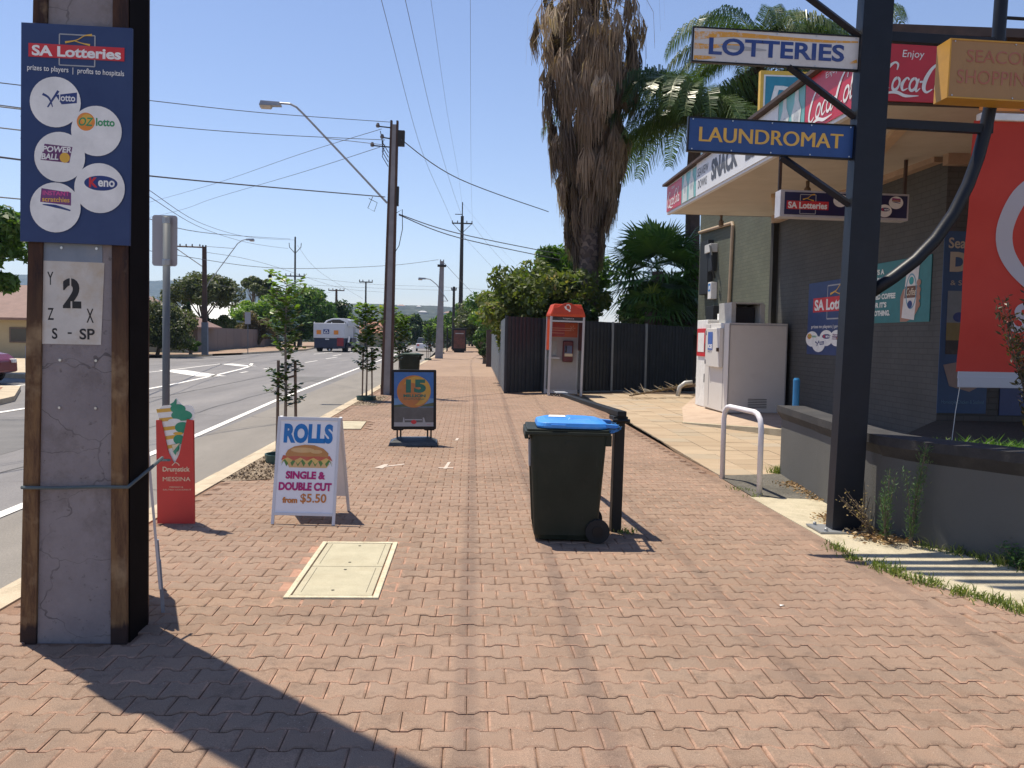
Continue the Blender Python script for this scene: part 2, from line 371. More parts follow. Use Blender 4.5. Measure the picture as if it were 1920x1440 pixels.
line('painted_island_line', [(-13.4, 24), (-13.06, 34.6), (-12.95, 37.8), (-13.1, 42.7), (-13.1, 45.8), (-11.9, 47.3)], .14)
line('painted_bar', [(-12.9, 37.6), (-9.8, 33.0)], 1.1)
line('painted_bar', [(-13.0, 46.0), (-11.0, 43.2)], .8)
for a, b_ in (((-9.55, 50), (-9.55, 54)), ((-9.7, 58), (-9.7, 63)), ((-10.5, 66), (-10.6, 71)), ((-12.7, 70), (-12.6, 90)), ((-9.6, 36.2), (-9.6, 37.4)), ((-9.6, 40.2), (-9.6, 41.4)), ((-10.9, 78), (-11, 84)), ((-11.3, 92), (-11.5, 99))):
    line('lane_dash', [a, b_], .13)

# kerb along the footpath: cast segments with open joints
kerb = sheet('kerb', [(-2.6, -6), (-2.6, 100), (-2.8, 100), (-2.8, -6)], -.2, KERB)
kmb = MB(); kmb.prism([(-2.645, -.19), (-2.645, .0), (-2.80, -.004), (-2.87, -.10), (-3.06, -.118), (-3.06, -.19)], 'y', .006, 1.494)
kmesh = kmb.build('kerb_segment', KERB, kerb).data
k0 = kerb.children[0]; k0.location.y = -4.5
for i in range(1, 68):
    c = k0.copy(); COL.objects.link(c); c.parent = kerb; c.location.y = -4.5+1.5*i; c.location.z = random.uniform(-.004, .004)
sheet('far_kerb', [(-19.2, 54.4), (-17.75, 59.9), (-17.9, 60), (-19.35, 54.5)], -.05, KERB)
fk = MB()
for a, b_ in (((-19.2, 54.5), (-17.8, 60)), ((-17.0, 65), (-16.0, 84)), ((-16, 84.2), (-17.8, 101))):
    fk.hexa([(a[0], a[1], -.13), (a[0]-.16, a[1]+.05, -.13), (b_[0]-.16, b_[1]+.05, -.13), (b_[0], b_[1], -.13)], [(a[0], a[1], .03), (a[0]-.16, a[1]+.05, .03), (b_[0]-.16, b_[1]+.05, .03), (b_[0], b_[1], .03)])
fk.build('far_kerb_stones', KERB, kind='structure')
sheet('far_footpath', [(-70, 50), (-21.5, 50), (-19.3, 54.5), (-17.9, 60), (-17.1, 65), (-16.1, 84), (-17.9, 101), (-23.7, 150), (-70, 150)], .02, FARP)
sheet('far_verge', [(-75, 56), (-22, 56), (-19.6, 62), (-20.2, 69), (-22.5, 104), (-28, 150), (-75, 150)], .03, VERGE)
# traffic island at the side street, left
isl = [(-10.0, 17.6), (-10.6, 20.4), (-12.3, 24.0), (-40, 24.0), (-40, 14), (-11, 14), (-10.1, 15.6)]
MB().prism(isl, 'z', -.13, .0).build('corner_island', KERB, kind='structure')
REDP = stained('red_paving', (.27, .12, .075), (.34, .16, .10), (.18, .10, .07), 1, .5)
cxi = [(-10.45, 17.7), (-10.95, 20.1), (-12.4, 23.3), (-40, 23.3), (-40, 14.4), (-11.2, 14.4), (-10.5, 15.7)]
sheet('island_paving', cxi, .004, REDP)
MB().prism([(-14.6, 29.3), (-17, 30.6), (-60, 30.6), (-60, 46), (-21, 46), (-15.4, 33)], 'z', -.13, .02).build('side_street_footpath', KERB, kind='structure')

# footpath: interlocking dog-bone pavers
def paver_mat(name, src):
    m, n, l, b = _nodes(name); v = coords(n, l, (1, 1, 1), 'World')
    if src == 'obj': oi = n.new('ShaderNodeObjectInfo'); r = oi.outputs['Random']
    else: at = n.new('ShaderNodeAttribute'); at.attribute_name = 'v'; r = at.outputs['Fac']
    edge_ = 'edge' in name
    A, B, Cc = ((.26, .165, .115), (.44, .275, .195), (.44, .27, .19)) if edge_ else ((.225, .152, .108), (.315, .212, .150), (.27, .198, .148))
    col = mixc(n, l, r, A, B)
    col = mixc(n, l, ramp(n, l, noise(n, l, 3.2, 5, .7, v), .35, .65), col, Cc)
    if edge_:   # worn pink only in patches
        worn = ramp(n, l, noise(n, l, 4.5, 5, .75, v), .44, .60); col = mixc(n, l, worn, (.235, .158, .112), col)
    stain = ramp(n, l, noise(n, l, 7, 5, .75, v), .52, .70)
    col = mixc(n, l, math2(n, l, 'MULTIPLY', stain, .25 if edge_ else .55), col, (.10, .07, .055))
    big = ramp(n, l, noise(n, l, .45, 4, .6, v), .4, .65)
    dk = ramp(n, l, noise(n, l, .8, 5, .65, v), .5, .7); col = mixc(n, l, math2(n, l, 'MULTIPLY', dk, .42), col, (.13, .088, .066))
    col = mixc(n, l, math2(n, l, 'MULTIPLY', big, .28), col, (.36, .24, .185))
    vo = n.new('ShaderNodeTexVoronoi'); vo.inputs['Scale'].default_value = 42; l.new(v, vo.inputs['Vector'])
    sp = math2(n, l, 'LESS_THAN', vo.outputs['Distance'], .10)
    vo2 = noise(n, l, 30, 1, .5, v)
    col = mixc(n, l, math2(n, l, 'MULTIPLY', math2(n, l, 'MULTIPLY', sp, ramp(n, l, vo2, .5, .6)), .7), col, (.55, .47, .40))
    g = noise(n, l, 260, 2, .6, v)
    col = mixc(n, l, 1., col, mixc(n, l, ramp(n, l, g, .3, .7), (.66,)*3, (1.24,)*3), 'MULTIPLY')
    l.new(col, b.inputs['Base Color']); b.inputs['Roughness'].default_value = .88; b.inputs['Specular IOR Level'].default_value = .25
    bump(n, l, noise(n, l, 120, 5, .75, v), .6, .005, b)
    return m
PT, PE = paver_mat('paver_top', 'obj'), paver_mat('paver_edge', 'obj')
PTj, PEj = paver_mat('paver_top_joined', 'attr'), paver_mat('paver_edge_joined', 'attr')
PA, PB, AMP, GAP = .18, .158, .0125, .0042
def paver_outline(inset):
    a, b_ = PA/2-GAP/2-inset, PB/2-GAP/2-inset; s1, s2 = .31*PA, .18*PA
    bot = [(-a, -b_-AMP), (-s1-.0, -b_-AMP), (-s2, -b_+AMP), (s2, -b_+AMP), (s1, -b_-AMP), (a, -b_-AMP)]
    return bot+[(x, -y) for x, y in bot[::-1]]
o0, o1 = np.array(paver_outline(0)), np.array(paver_outline(.0095))
pv = np.concatenate([np.c_[o0, np.full(12, -.022)], np.c_[o0, np.full(12, -.0034)], np.c_[o1, np.zeros(12)]])
pf = [(i, (i+1) % 12, 12+(i+1) % 12, 12+i) for i in range(12)] + [(12+i, 12+(i+1) % 12, 24+(i+1) % 12, 24+i) for i in range(12)]
# top as four convex pieces
tp = [(24, 25, 34, 35), (25, 26, 33, 34), (26, 27, 32, 33), (27, 28, 31, 32), (28, 29, 30, 31)]
pm = [1]*24+[0]*5
def inpoly(x, y, P):
    c = False; j = len(P)-1
    for i in range(len(P)):
        if (P[i][1] > y) != (P[j][1] > y) and x < (P[j][0]-P[i][0])*(y-P[i][1])/(P[j][1]-P[i][1])+P[i][0]: c = not c
        j = i
    return c
BEDS = [[(-2.66, 9.2), (-2.15, 9.4), (-2.1, 10.4), (-2.2, 12.2), (-2.66, 12.6)], [(-2.66, 19.3), (-2.1, 19.3), (-2.1, 22.3), (-2.66, 22.3)]]
HOLES = BEDS + [[(-1.03, 5.17), (-.60, 5.17), (-.60, 6.45), (-1.03, 6.45)], [(-2.38, 14.25), (-1.75, 14.25), (-1.85, 15.8), (-2.38, 15.8)],
                [(-2.22, 4.42), (-1.77, 4.42), (-1.77, 4.68), (-2.22, 4.68)]]
PADL = [(2.90, 9.95), (2.90, 5.90), (3.35, 4.9), (6.5, 3.6), (7, 10)]
footpath = sheet('footpath', [(-2.655, -4), (7.5, -4), (7.5, 12), (2.96, 12), (3.05, 36), (-2.655, 36)], -.012, SAND)
cells = []
for j in range(int(1.6/PB), int(34/PB)):
    y = j*PB; off = PA/2 if j % 2 else 0
    for i in range(-16, 42):
        x = i*PA+off+.01
        if x < -2.56 or x > 6.2 or (y > 9.9 and x > 2.86) : continue
        if y > 16 and x > 2.75+.01*(y-16): continue
        if x > 2.80 and inpoly(x, y, PADL): continue
        if 2.80 < x < 2.96: continue
        if any(inpoly(x+dx, y+dy, H) for H in HOLES for dx, dy in ((-.06, 0), (.06, 0), (0, .05), (0, -.05))): continue
        cells.append((x, y + (.06 if x > 2.9 else 0)))
cells.sort(key=lambda c: c[0]**2+c[1]**2)
def in_view(x, y):
    p = M.inverted() @ Vector((x, y, 0)); return p.z < 0 and abs(p.x/p.z) < .585 and abs(p.y/p.z) < .435
near = [c for c in cells if in_view(*c)][:300]; ns = set(near); rest = [c for c in cells if c not in ns]
pme = bpy.data.meshes.new('paver'); pme.from_pydata(pv.tolist(), [], pf+tp); pme.materials.append(PT); pme.materials.append(PE)
pme.polygons.foreach_set('material_index', pm)
for x, y in near:
    o = bpy.data.objects.new('paver', pme); COL.objects.link(o); o.parent = footpath
    o.location = (x, y, random.uniform(-.0022, .0014)); o.rotation_euler = (random.uniform(-.010, .010), random.uniform(-.010, .010), random.uniform(-.012, .012))
K = len(rest); R_ = np.array(rest); A0 = np.tile(pv, (K, 1, 1)); rz = RNG.uniform(-.012, .012, K)
tx, ty = RNG.uniform(-.010, .010, K), RNG.uniform(-.010, .010, K)
P3 = A0.copy(); P3[:, :, 0] = A0[:, :, 0]-A0[:, :, 1]*rz[:, None]+R_[:, 0, None]; P3[:, :, 1] = A0[:, :, 1]+A0[:, :, 0]*rz[:, None]+R_[:, 1, None]
P3[:, :, 2] += A0[:, :, 0]*tx[:, None]+A0[:, :, 1]*ty[:, None]+RNG.uniform(-.0022, .0014, K)[:, None]
F0 = np.array(pf+tp); FF = (F0[None]+(np.arange(K)*36)[:, None, None]).reshape(-1, 4); nf = len(FF)
me = bpy.data.meshes.new('paving_beyond'); me.vertices.add(K*36); me.vertices.foreach_set('co', P3.astype(np.float32).ravel())
me.loops.add(nf*4); me.loops.foreach_set('vertex_index', FF.astype(np.int32).ravel()); me.polygons.add(nf)
me.polygons.foreach_set('loop_start', np.arange(0, nf*4, 4, dtype=np.int32)); me.polygons.foreach_set('loop_total', np.full(nf, 4, dtype=np.int32))
me.materials.append(PTj); me.materials.append(PEj); me.polygons.foreach_set('material_index', np.tile(np.array(pm, dtype=np.int32), K))
at = me.attributes.new('v', 'FLOAT', 'FACE'); at.data.foreach_set('value', np.repeat(RNG.random(K), 29).astype(np.float32)); me.update(calc_edges=True)
o = bpy.data.objects.new('paving_beyond', me); COL.objects.link(o); o.parent = footpath; o['kind'] = 'stuff'
sheet('far_footpath_strip', [(-2.62, 33.9), (3.1, 33.9), (1.15, 44), (1.1, 100), (.6, 160), (-3, 160), (-2.66, 90)], -.002, FARP)
sheet('joint_strip', [(2.70, -2), (2.95, -2), (2.95, 9.9), (2.70, 9.9)], -.0028, PTj, parent=footpath)

# forecourt of square slabs
SLAB = None
def slab_mat():
    m, n, l, b = _nodes('forecourt_slab'); v = coords(n, l, (1, 1, 1), 'World'); oi = n.new('ShaderNodeObjectInfo')
    cr_ = n.new('ShaderNodeValToRGB'); e = cr_.color_ramp.elements; e[0].color = (.34, .26, .175, 1); e[1].color = (.41, .32, .22, 1); e[0].position = 0; e[1].position = .75
    x = e.new(.86); x.color = (.34, .28, .20, 1); x = e.new(1); x.color = (.36, .30, .23, 1); l.new(oi.outputs['Random'], cr_.inputs[0])
    col = mixc(n, l, math2(n, l, 'MULTIPLY', ramp(n, l, noise(n, l, 1.3, 6, .7, coords(n, l, (.6, 1.6, 1), 'World')), .42, .66), .6), cr_.outputs[0], (.30, .215, .14))
    l.new(col, b.inputs['Base Color']); b.inputs['Roughness'].default_value = .9; bump(n, l, noise(n, l, 60, 4, .7, v), .3, .005, b); return m
SLAB = slab_mat()
FPOLY = [(3.0, 9.95), (3.88, 10.15), (6.68, 10.15), (6.68, 25.5), (3.3, 24.2), (3.25, 16)]
forecourt = sheet('forecourt', [(3.0, 9.9), (6.7, 9.9), (6.7, 27), (1.0, 24.0), (2.2, 23.2), (3.25, 23), (3.2, 16), (2.96, 12)], -.006, SOIL)
sw = .46; sb = MB().box(-sw/2+.004, sw/2-.004, -sw/2+.004, sw/2-.004, -.02, 0).build('paving_slab', SLAB, forecourt, bevel=0)
first = True; cnt = 0
for j in range(0, 32):
    for i in range(0, 8):
        x, y = 3.22+i*sw+.012*j*(1 if j < 18 else .9)*.7, 10.2+j*sw
        if not inpoly(x, y, FPOLY) or x > 6.5: continue
        o = sb if first else sb.copy()
        if not first: COL.objects.link(o); o.parent = forecourt
        first = False; o.location = (x, y, random.uniform(-.002, .003)); o.rotation_euler = (random.uniform(-.004, .004), random.uniform(-.004, .004), 0); cnt += 1
sheet('asphalt_patch', [(2.95, 9.9), (3.8, 10.1), (3.75, 9.2), (3.62, 8.45), (3.3, 8.5), (2.93, 8.6)], .006, ASPHP)
cp = MB(); cp.prism([(2.90, 8.58), (3.6, 8.45), (3.9, 8.8), (6.5, 9), (7, 4), (6.5, 3.6), (3.35, 4.92), (2.92, 5.90)], 'z', -.05, .004)
cp.build('concrete_apron', CONC, kind='structure')
# raised slab along the shop wall (ramps out of the forecourt)
mb = MB(); mb.hexa([(4.15, 16.3, -.05), (5.3, 14.35, -.05), (6.66, 12.6, -.05), (6.66, 24.5, -.05), (5.0, 19.8, -.05)], [(4.15, 16.3, .012), (5.3, 14.35, .11), (6.66, 12.6, .17), (6.66, 24.5, .05), (5.0, 19.8, .012)])
mb.build('shop_step', stained('step_concrete', (.40, .30, .23), (.50, .39, .30), (.25, .17, .12), 1.2, .5), kind='structure')
mb = MB()
mb.hexa([(4.1, 16.2, -.05), (5.25, 14.25, -.05), (6.66, 12.45, -.05), (6.66, 12.6, -.05), (5.3, 14.36, -.05), (4.15, 16.32, -.05)], [(4.1, 16.2, .018), (5.25, 14.25, .118), (6.66, 12.45, .178), (6.66, 12.6, .178), (5.3, 14.36, .118), (4.15, 16.32, .018)])
mb.build('step_edging', CONC, kind='structure')
for nm, P in (('tree_bed', BEDS[0]), ('tree_bed', BEDS[1])): sheet(nm, P, -.004, GRAV)
CHALK = mat('chalk_mark', (.50, .42, .36), .9, var=.2, scale=30)
sheet('painted_mark', [(-1.05, 10.25), (-.78, 10.5), (-.80, 10.56), (-1.07, 10.3)], .004, CHALK, parent=footpath)
sheet('painted_mark', [(-1.12, 10.22), (-1.02, 10.16), (-.98, 10.5), (-1.03, 10.5)], .0045, CHALK, parent=footpath)
sheet('painted_mark', [(-.30, 10.2), (-.26, 10.2), (-.22, 10.75), (-.26, 10.75)], .004, CHALK, parent=footpath)
sheet('painted_mark', [(-.36, 10.24), (-.18, 10.24), (-.18, 10.3), (-.36, 10.3)], .0045, CHALK, parent=footpath)
sheet('painted_mark', [(-.21, 13.0), (-.17, 13.0), (-.15, 13.3), (-.19, 13.3)], .004, CHALK, parent=footpath)

# ================================================================ NEAR STREET FURNITURE
def rust_mat():
    m, n, l, b = _nodes('rusty_steel'); v = coords(n, l, (1, 1, 1), 'World'); sx = n.new('ShaderNodeSeparateXYZ'); l.new(v, sx.inputs[0])
    vs = coords(n, l, (9, 9, 1.2), 'World')
    streak = noise(n, l, 1.6, 6, .7, vs)
    h = math2(n, l, 'ADD', sx.outputs[2], math2(n, l, 'MULTIPLY', streak, .8))
    col = mixc(n, l, ramp(n, l, h, 1.55, 2.25), (.19, .105, .045), (.022, .009, .008))
    col = mixc(n, l, math2(n, l, 'MULTIPLY', ramp(n, l, noise(n, l, 3, 6, .75, vs), .42, .62), .85), col, (.07, .03, .015))
    col = mixc(n, l, math2(n, l, 'MULTIPLY', ramp(n, l, noise(n, l, 3, 5, .6, v), .58, .7), .5), col, (.42, .30, .17))
    col = mixc(n, l, ramp(n, l, math2(n, l, 'ADD', sx.outputs[2], math2(n, l, 'MULTIPLY', streak, .12)), .16, .13), col, (.03, .015, .012))
    l.new(col, b.inputs['Base Color']); b.inputs['Roughness'].default_value = .85; bump(n, l, noise(n, l, 70, 4, .6, v), .4, .004, b); return m
RUST = rust_mat()
def pole_concrete():
    m, n, l, b = _nodes('pole_concrete'); v = coords(n, l, (1, 1, 1), 'World')
    col = mixc(n, l, ramp(n, l, noise(n, l, 4, 6, .7, v), .3, .7), (.215, .19, .198), (.29, .262, .268))
    col = mixc(n, l, math2(n, l, 'MULTIPLY', ramp(n, l, noise(n, l, 2.2, 6, .75, v), .50, .70), .7), col, (.12, .095, .085)); col = mixc(n, l, math2(n, l, 'MULTIPLY', ramp(n, l, noise(n, l, 26, 4, .7, v), .62, .70), .6), col, (.07, .055, .05))
    vo = n.new('ShaderNodeTexVoronoi'); vo.feature = 'DISTANCE_TO_EDGE'; vo.inputs['Scale'].default_value = 2.6
    wv = coords(n, l, (.8, .8, 1.25), 'World'); 
    nz_ = n.new('ShaderNodeTexNoise'); nz_.inputs['Scale'].default_value = 9; l.new(v, nz_.inputs['Vector']); wp = mixc(n, l, .10, wv, nz_.outputs[1]); l.new(wp, vo.inputs['Vector'])
    crack = math2(n, l, 'LESS_THAN', vo.outputs['Distance'], .0055)
    col = mixc(n, l, math2(n, l, 'MULTIPLY', math2(n, l, 'MULTIPLY', crack, ramp(n, l, noise(n, l, 3.5, 4, .7, v), .3, .55)), .7), col, (.08, .07, .07))
    l.new(col, b.inputs['Base Color']); b.inputs['Roughness'].default_value = .85; bump(n, l, noise(n, l, 38, 7, .8, v), .7, .010, b); return m
PCONC = pole_concrete()
STEELD = mat('dark_steel', (.016, .020, .028), .45, var=.15, dirt=(.06, .055, .05), dirt_amt=.3)
BLUE = mat('board_blue', (.012, .034, .125), .5, var=.1, scale=3, dirt=(.05, .08, .16), dirt_amt=.3)
GALV = mat('galvanised', (.34, .36, .38), .45, .6, dirt=(.2, .2, .2))
SCREW = mat('screw', (.5, .5, .5), .3, .9)

t = thing('stobie_pole', 'huge rusty steel and concrete power pole carrying the blue lotteries board', 'pole', (-2.0, 4.53, 0))
mb = MB()   # local x: concrete core between steel channels; tapers upward, leans right
lean = .019
def xs_(x, z, tp=.0135): return x*(1-.055*z*.9) + lean*z
def tap(mb, x0, x1, y0, y1, z0, z1, n=12, mi=0):
    for i in range(n):
        a, b_ = z0+(z1-z0)*i/n, z0+(z1-z0)*(i+1)/n
        mb.hexa([(xs_(x0, a), y0, a), (xs_(x1, a), y0, a), (xs_(x1, a), y1, a), (xs_(x0, a), y1, a)], [(xs_(x0, b_), y0, b_), (xs_(x1, b_), y0, b_), (xs_(x1, b_), y1, b_), (xs_(x0, b_), y1, b_)], mi)
mb = MB(); tap(mb, -.185, .185, -.135, .125, -.1, 11, 1); mb.build('concrete_core', PCONC, t)
for s in (-1, 1):
    mb = MB(); a, b_ = sorted((s*.187, s*.265)); tap(mb, a, b_, -.15, .16, -.1, 11, 1); mb.build('steel_channel', RUST, t)
mb = MB(); tap(mb, .2655, .272, -.12, .13, -.09, 11, 1); mb.build('channel_shade', mat('shade_black', (.005, .004, .0045), .9, var=.4, scale=5, spec=.1), t)  # added plate; deep shade of the channel's hollow side is in its colour
mb = MB()
for z in (1.2, 1.44, 2.0, 3.3):
    for x in (-.09, .1): mb.lathe([(.007, -.137), (.007, -.142)], (xs_(x, z), 0, z), 'y', 8)
mb.build('bolt', SCREW, t, kind='stuff')
# stencilled plate, painted on the concrete
FP = ink('faded_white_paint', (.55, .52, .47), .8); MATS['fp'] = mat('plate_white', (.56, .54, .50), .8, var=.1, scale=5, dirt=(.42, .30, .16), dirt_amt=.75, dscale=3.4)
p = Print(lambda u, v, L: (u, -.1362-.0012*L, v))
p.rect(-.165, 1.93, .155, 2.03, mat('blue_grey_paint', (.20, .24, .30), .8, dirt=(.3, .27, .22), dscale=6))
p.shape([(-.155, 1.52), (.145, 1.52), (.165, 1.93), (-.15, 1.935)], MATS['fp'])
STN = mat('stencil_black', (.018, .018, .02), .7)
p.text('Y', -.115, 1.815, -.085, 1.88, STN, bold=.01); p.text('Z', -.115, 1.64, -.085, 1.70, STN, bold=.01); p.text('X', .075, 1.63, .11, 1.70, STN, bold=.01)
p.text('S', -.095, 1.545, -.068, 1.60, STN, bold=.02); p.text('-', -.018, 1.572, .002, 1.58, STN); p.text('SP', .04, 1.545, .115, 1.60, STN, bold=.02)
p.text('2', -.04, 1.70, .05, 1.85, STN, bold=.045)
for a, b_, c, d in ((-.045, 1.782, .0, 1.79), (-.002, 1.69, .006, 1.735), (-.005, 1.80, .002, 1.86)): p.rect(a, b_, c, d, MATS['fp'])
p.build('stencil_plate', t)

t = thing('lotteries_board', 'tall blue lotteries board with five white balls fixed to the rusty power pole', 'sign', (-1.955, 4.36, 2.55), (0, radians(1.0), 0))
MB().box(-.265, .265, 0, .018, -.53, .53).build('panel', BLUE, t, bevel=.002)
p = Print(plane_y(-.001, .0012)); u = lambda a: -.265+.53*a; v = lambda a: .53-1.06*a
lotteries_logo(p, u(.07), v(.185), u(.935), v(.045))
p.text('prizes to players  |  profits to hospitals', u(.06), v(.222), u(.935), v(.19), WHT, bold=.01, slope=-.008)
for a, b_, k in ((.315, .355, 'x'), (.69, .478, 'oz'), (.36, .605, 'power'), (.725, .74, 'keno'), (.325, .838, 'scratch')): ball(p, u(a), v(b_), .122, k)
p.build('printed_face', t)
t = thing('rope', 'thin grey green rope tied round the rusty power pole', 'rope', (-2.0, 4.53, .80))
ps = []
for x, y in ((-.262, -.155), (-.1, -.157), (.1, -.157), (.262, -.155)): ps.append((x+.02, y-.006, .005*sin(x*9)))
ps += [(.30, .1, .06), (.32, .22, .10)]
MB().tube(ps, .009, 6).build('strand', mat('rope', (.09, .12, .13), .8, bmp=.5, bscale=200), t)
# A-frame edge-on behind the pole
t = thing('aframe_sign', 'grey sandwich board seen edge on behind the rusty power pole', 'sign', (-1.80, 4.80, 0), (0, 0, radians(21)))
ALU = mat('white_frame', (.62, .63, .66), .4, var=.05)
GRF = mat('grey_frame', (.20, .22, .26), .5, var=.1)
for s, m_ in ((-1, GRF), (1, ALU)):
    mb = MB(); d = .02 if s < 0 else .03
    mb.hexa([(s*.075, .0, .14), (s*.075+.014, .0, .14), (s*.075+.014, .56, .14), (s*.075, .56, .14)], [(s*.012, .0, .98), (s*.012+.014, .0, .98), (s*.012+.014, .56, .98), (s*.012, .56, .98)])
    mb.build('panel', m_, t)
    for y in (.015, .53): MB().hexa([(s*.088, y, 0), (s*.088+.02, y, 0), (s*.088+.02, y+.03, 0), (s*.088, y+.03, 0)], [(s*.068, y, .3), (s*.068+.02, y, .3), (s*.068+.02, y+.03, .3), (s*.068, y+.03, .3)]).build('leg', GRF, t)

# speed sign seen from the back
t = thing('road_sign', 'grey backed road sign on a tall post behind the red ice cream stand', 'sign', (-2.60, 7.42, 0), (0, radians(.4), 0))
POSTG = mat('post_grey', (.10, .115, .13), .6, 0, var=.1)
MB().tube([(0, 0, 0), (0, 0, 2.56)], .031, 12).build('post', POSTG, t, smooth=True)
SBACK = mat('sign_back', (.34, .33, .36), .5, var=.06, dirt=(.25, .24, .25))
def rrect(w, h, r, k=5): return [(sx_*(w-r)+r*cos(a), sz*(h-r)+r*sin(a)) for sx_, sz, a0 in ((1, 1, 0), (-1, 1, pi/2), (-1, -1, pi), (1, -1, 3*pi/2)) for a in [a0+pi/2*i/k for i in range(k+1)]]
MB().prism([(x-.028, z+2.36) for x, z in rrect(.105, .215, .025)], 'y', .036, .04).build('panel', SBACK, t)
MB().lathe([(.035, 2.15), (.037, 2.19), (.035, 2.2)], n=12).build('clamp', GALV, t); MB().lathe([(.035, 2.5), (.035, 2.55)], n=12).build('clamp', GALV, t)

# ice cream stand: red cardboard sleeve round the post
t = thing('ice_cream_stand', 'narrow red ice cream advertising stand with a green and yellow cone at its top', 'sign', (-2.41, 7.14, 0), (0, radians(-.5), 0))
REDC = mat('corflute_red', (.52, .035, .03), .45, var=.06); REDC2 = mat('corflute_red_light', (.60, .06, .045), .45, var=.06)
fr = [(-.155, 0), (.15, 0), (.145, .86), (.095, .87), (.03, .58), (-.01, .5), (-.06, .6), (-.112, .86), (-.155, .86)]
mb = MB()
mb.prism(fr, 'y', -.012, -.004)
mb.hexa([(-.155, -.004, 0), (-.155, .006, 0), (0, .2, 0), (0, .19, 0)], [(-.155, -.004, .86), (-.155, .006, .86), (0, .2, .86), (0, .19, .86)])
mb.hexa([(.15, -.004, 0), (.15, .006, 0), (.01, .2, 0), (.01, .19, 0)], [(.15, -.004, .86), (.15, .006, .86), (.01, .2, .86), (.01, .19, .86)])
mb.build('sleeve', REDC, t)
cone = [(-.02, .44), (.02, .43), (.12, .84), (.15, .88), (.155, .93), (.135, .975), (.10, .985), (.06, .98), (.03, 1.01), (.008, 1.045), (-.02, 1.01), (-.05, .985), (-.10, .98), (-.135, .95), (-.145, .9), (-.115, .84)]
MB().prism(cone, 'y', .001, .006).build('cone', WHT, t)
p = Print(plane_y(.0005, .001))
p.layer = 0.6
GT = ink('ice_green', (.02, .26, .15)); YL = ink('ice_yellow', (.66, .38, .05))
for k in range(5):
    z = .62+.075*k; w0 = .05+.02*k
    p.shape([(-w0-.02, z), (-.0, z+.015), (.005, z+.045), (-w0-.025, z+.03)], YL)
for a_, b_, ra, rb in ((.05, .90, .085, .045), (.02, .955, .062, .038), (.055, .80, .062, .045), (.025, .70, .045, .04), (.0, .63, .028, .035)): p.ell(a_, b_, ra, rb, GT)
p.curve([(-.03, .975), (-.005, 1.0), (.005, 1.035)], [.05, .03, .006], GT); p.ell(-.01, .855, .05, .018, WHT); p.ell(.02, .75, .04, .012, YL)
p.rect(-.04, .44, .02, .455, YL)
p.build('cone_print', t)
p = Print(plane_y(-.012, .0012))
p.shape([(-.03, .655), (.035, .67), (.0, .56)], CREAM); p.shape([(-.02, .60), (.03, .665), (.035, .66), (.0, .57)], GT)
p.shape([(-.15, .52), (-.05, .52), (-.035, .53), (-.05, .54), (-.15, .54)], ink('teal_dark', (.03, .12, .13))); p.text('NEW', -.125, .524, -.065, .536, GREYP)
p.text('Drumstick', -.105, .435, .115, .475, CREAM, bold=.02); p.curve([(-.03, .485), (-.015, .5), (.0, .51), (.02, .5), (.03, .485)], .006, CREAM)
p.text('x', -.004, .415, .01, .427, CREAM); p.text('MESSINA', -.105, .355, .12, .39, CREAM); p.text('MANGO &', -.05, .30, .06, .312, CREAM); p.text('SALTED COCONUT', -.105, .278, .125, .29, CREAM)
p.build('lettering', t)

# rolls A-frame
t = thing('rolls_aframe', 'white sandwich board advertising rolls with a filled bread roll picture', 'sign', (-1.37, 7.12, 0), (0, 0, radians(-4)))
WB = mat('board_white', (.80, .80, .83), .45, var=.03)
# front leaf leans back
th = math.atan2(.20, .88)
rf = lambda x, y, z: (x, y*cos(th)+z*sin(th), z*cos(th)-y*sin(th))
def tbox(mb, x0, x1, y0, y1, z0, z1, fn, mi=0):
    vs = [fn(x, y, z) for x in (x0, x1) for y in (y0, y1) for z in (z0, z1)]
    mb.add(vs, [(0, 1, 3, 2), (4, 6, 7, 5), (0, 4, 5, 1), (2, 3, 7, 6), (0, 2, 6, 4), (1, 5, 7, 3)], mi)
bk = lambda x, y, z: (x, .60-(y*cos(th*1.7)+z*sin(th*1.7)), z*cos(th*1.7)-y*sin(th*1.7))
HH = .905
tr = lambda x, z: x*(1-.035*z/HH)
mb = MB(); tbox(mb, -.243, .243, -.004, .004, .1, HH-.02, rf); mb.build('front_panel', WB, t)
for s in (-1, 1):
    mb = MB(); a, b_ = sorted((s*.243, s*.268)); tbox(mb, a, b_, -.010, .010, 0, HH, rf); mb.build('front_leg', ALU, t, bevel=.002)
mb = MB(); tbox(mb, -.243, .243, -.012, .012, HH-.03, HH, rf); mb.build('top_rail', ALU, t, bevel=.002)
mb = MB(); tbox(mb, -.243, .243, -.012, .012, .075, .1, rf); mb.build('bottom_rail', ALU, t, bevel=.002)
HB = HH*cos(th)/cos(th*1.7)
mb = MB(); tbox(mb, -.243, .243, -.004, .004, .16, HB-.02, bk); mb.build('back_panel', WB, t)
for s in (-1, 1):
    mb = MB(); a, b_ = sorted((s*.243, s*.268)); tbox(mb, a, b_, -.010, .010, 0, HB, bk); mb.build('back_leg', ALU, t, bevel=.002)
p = Print(lambda u, v, L: rf(u, -.005-.0012*L, v))
BLU2 = ink('roll_blue', (.01, .17, .48)); MAG = ink('magenta', (.45, .01, .16)); OR2 = ink('brown_orange', (.55, .19, .03))
u = lambda a: -.243+.486*a; v = lambda a: .1+(HH-.13)*a
p.text('ROLLS', u(.07), v(.75), u(.93), v(.965), BLU2, bold=.055)
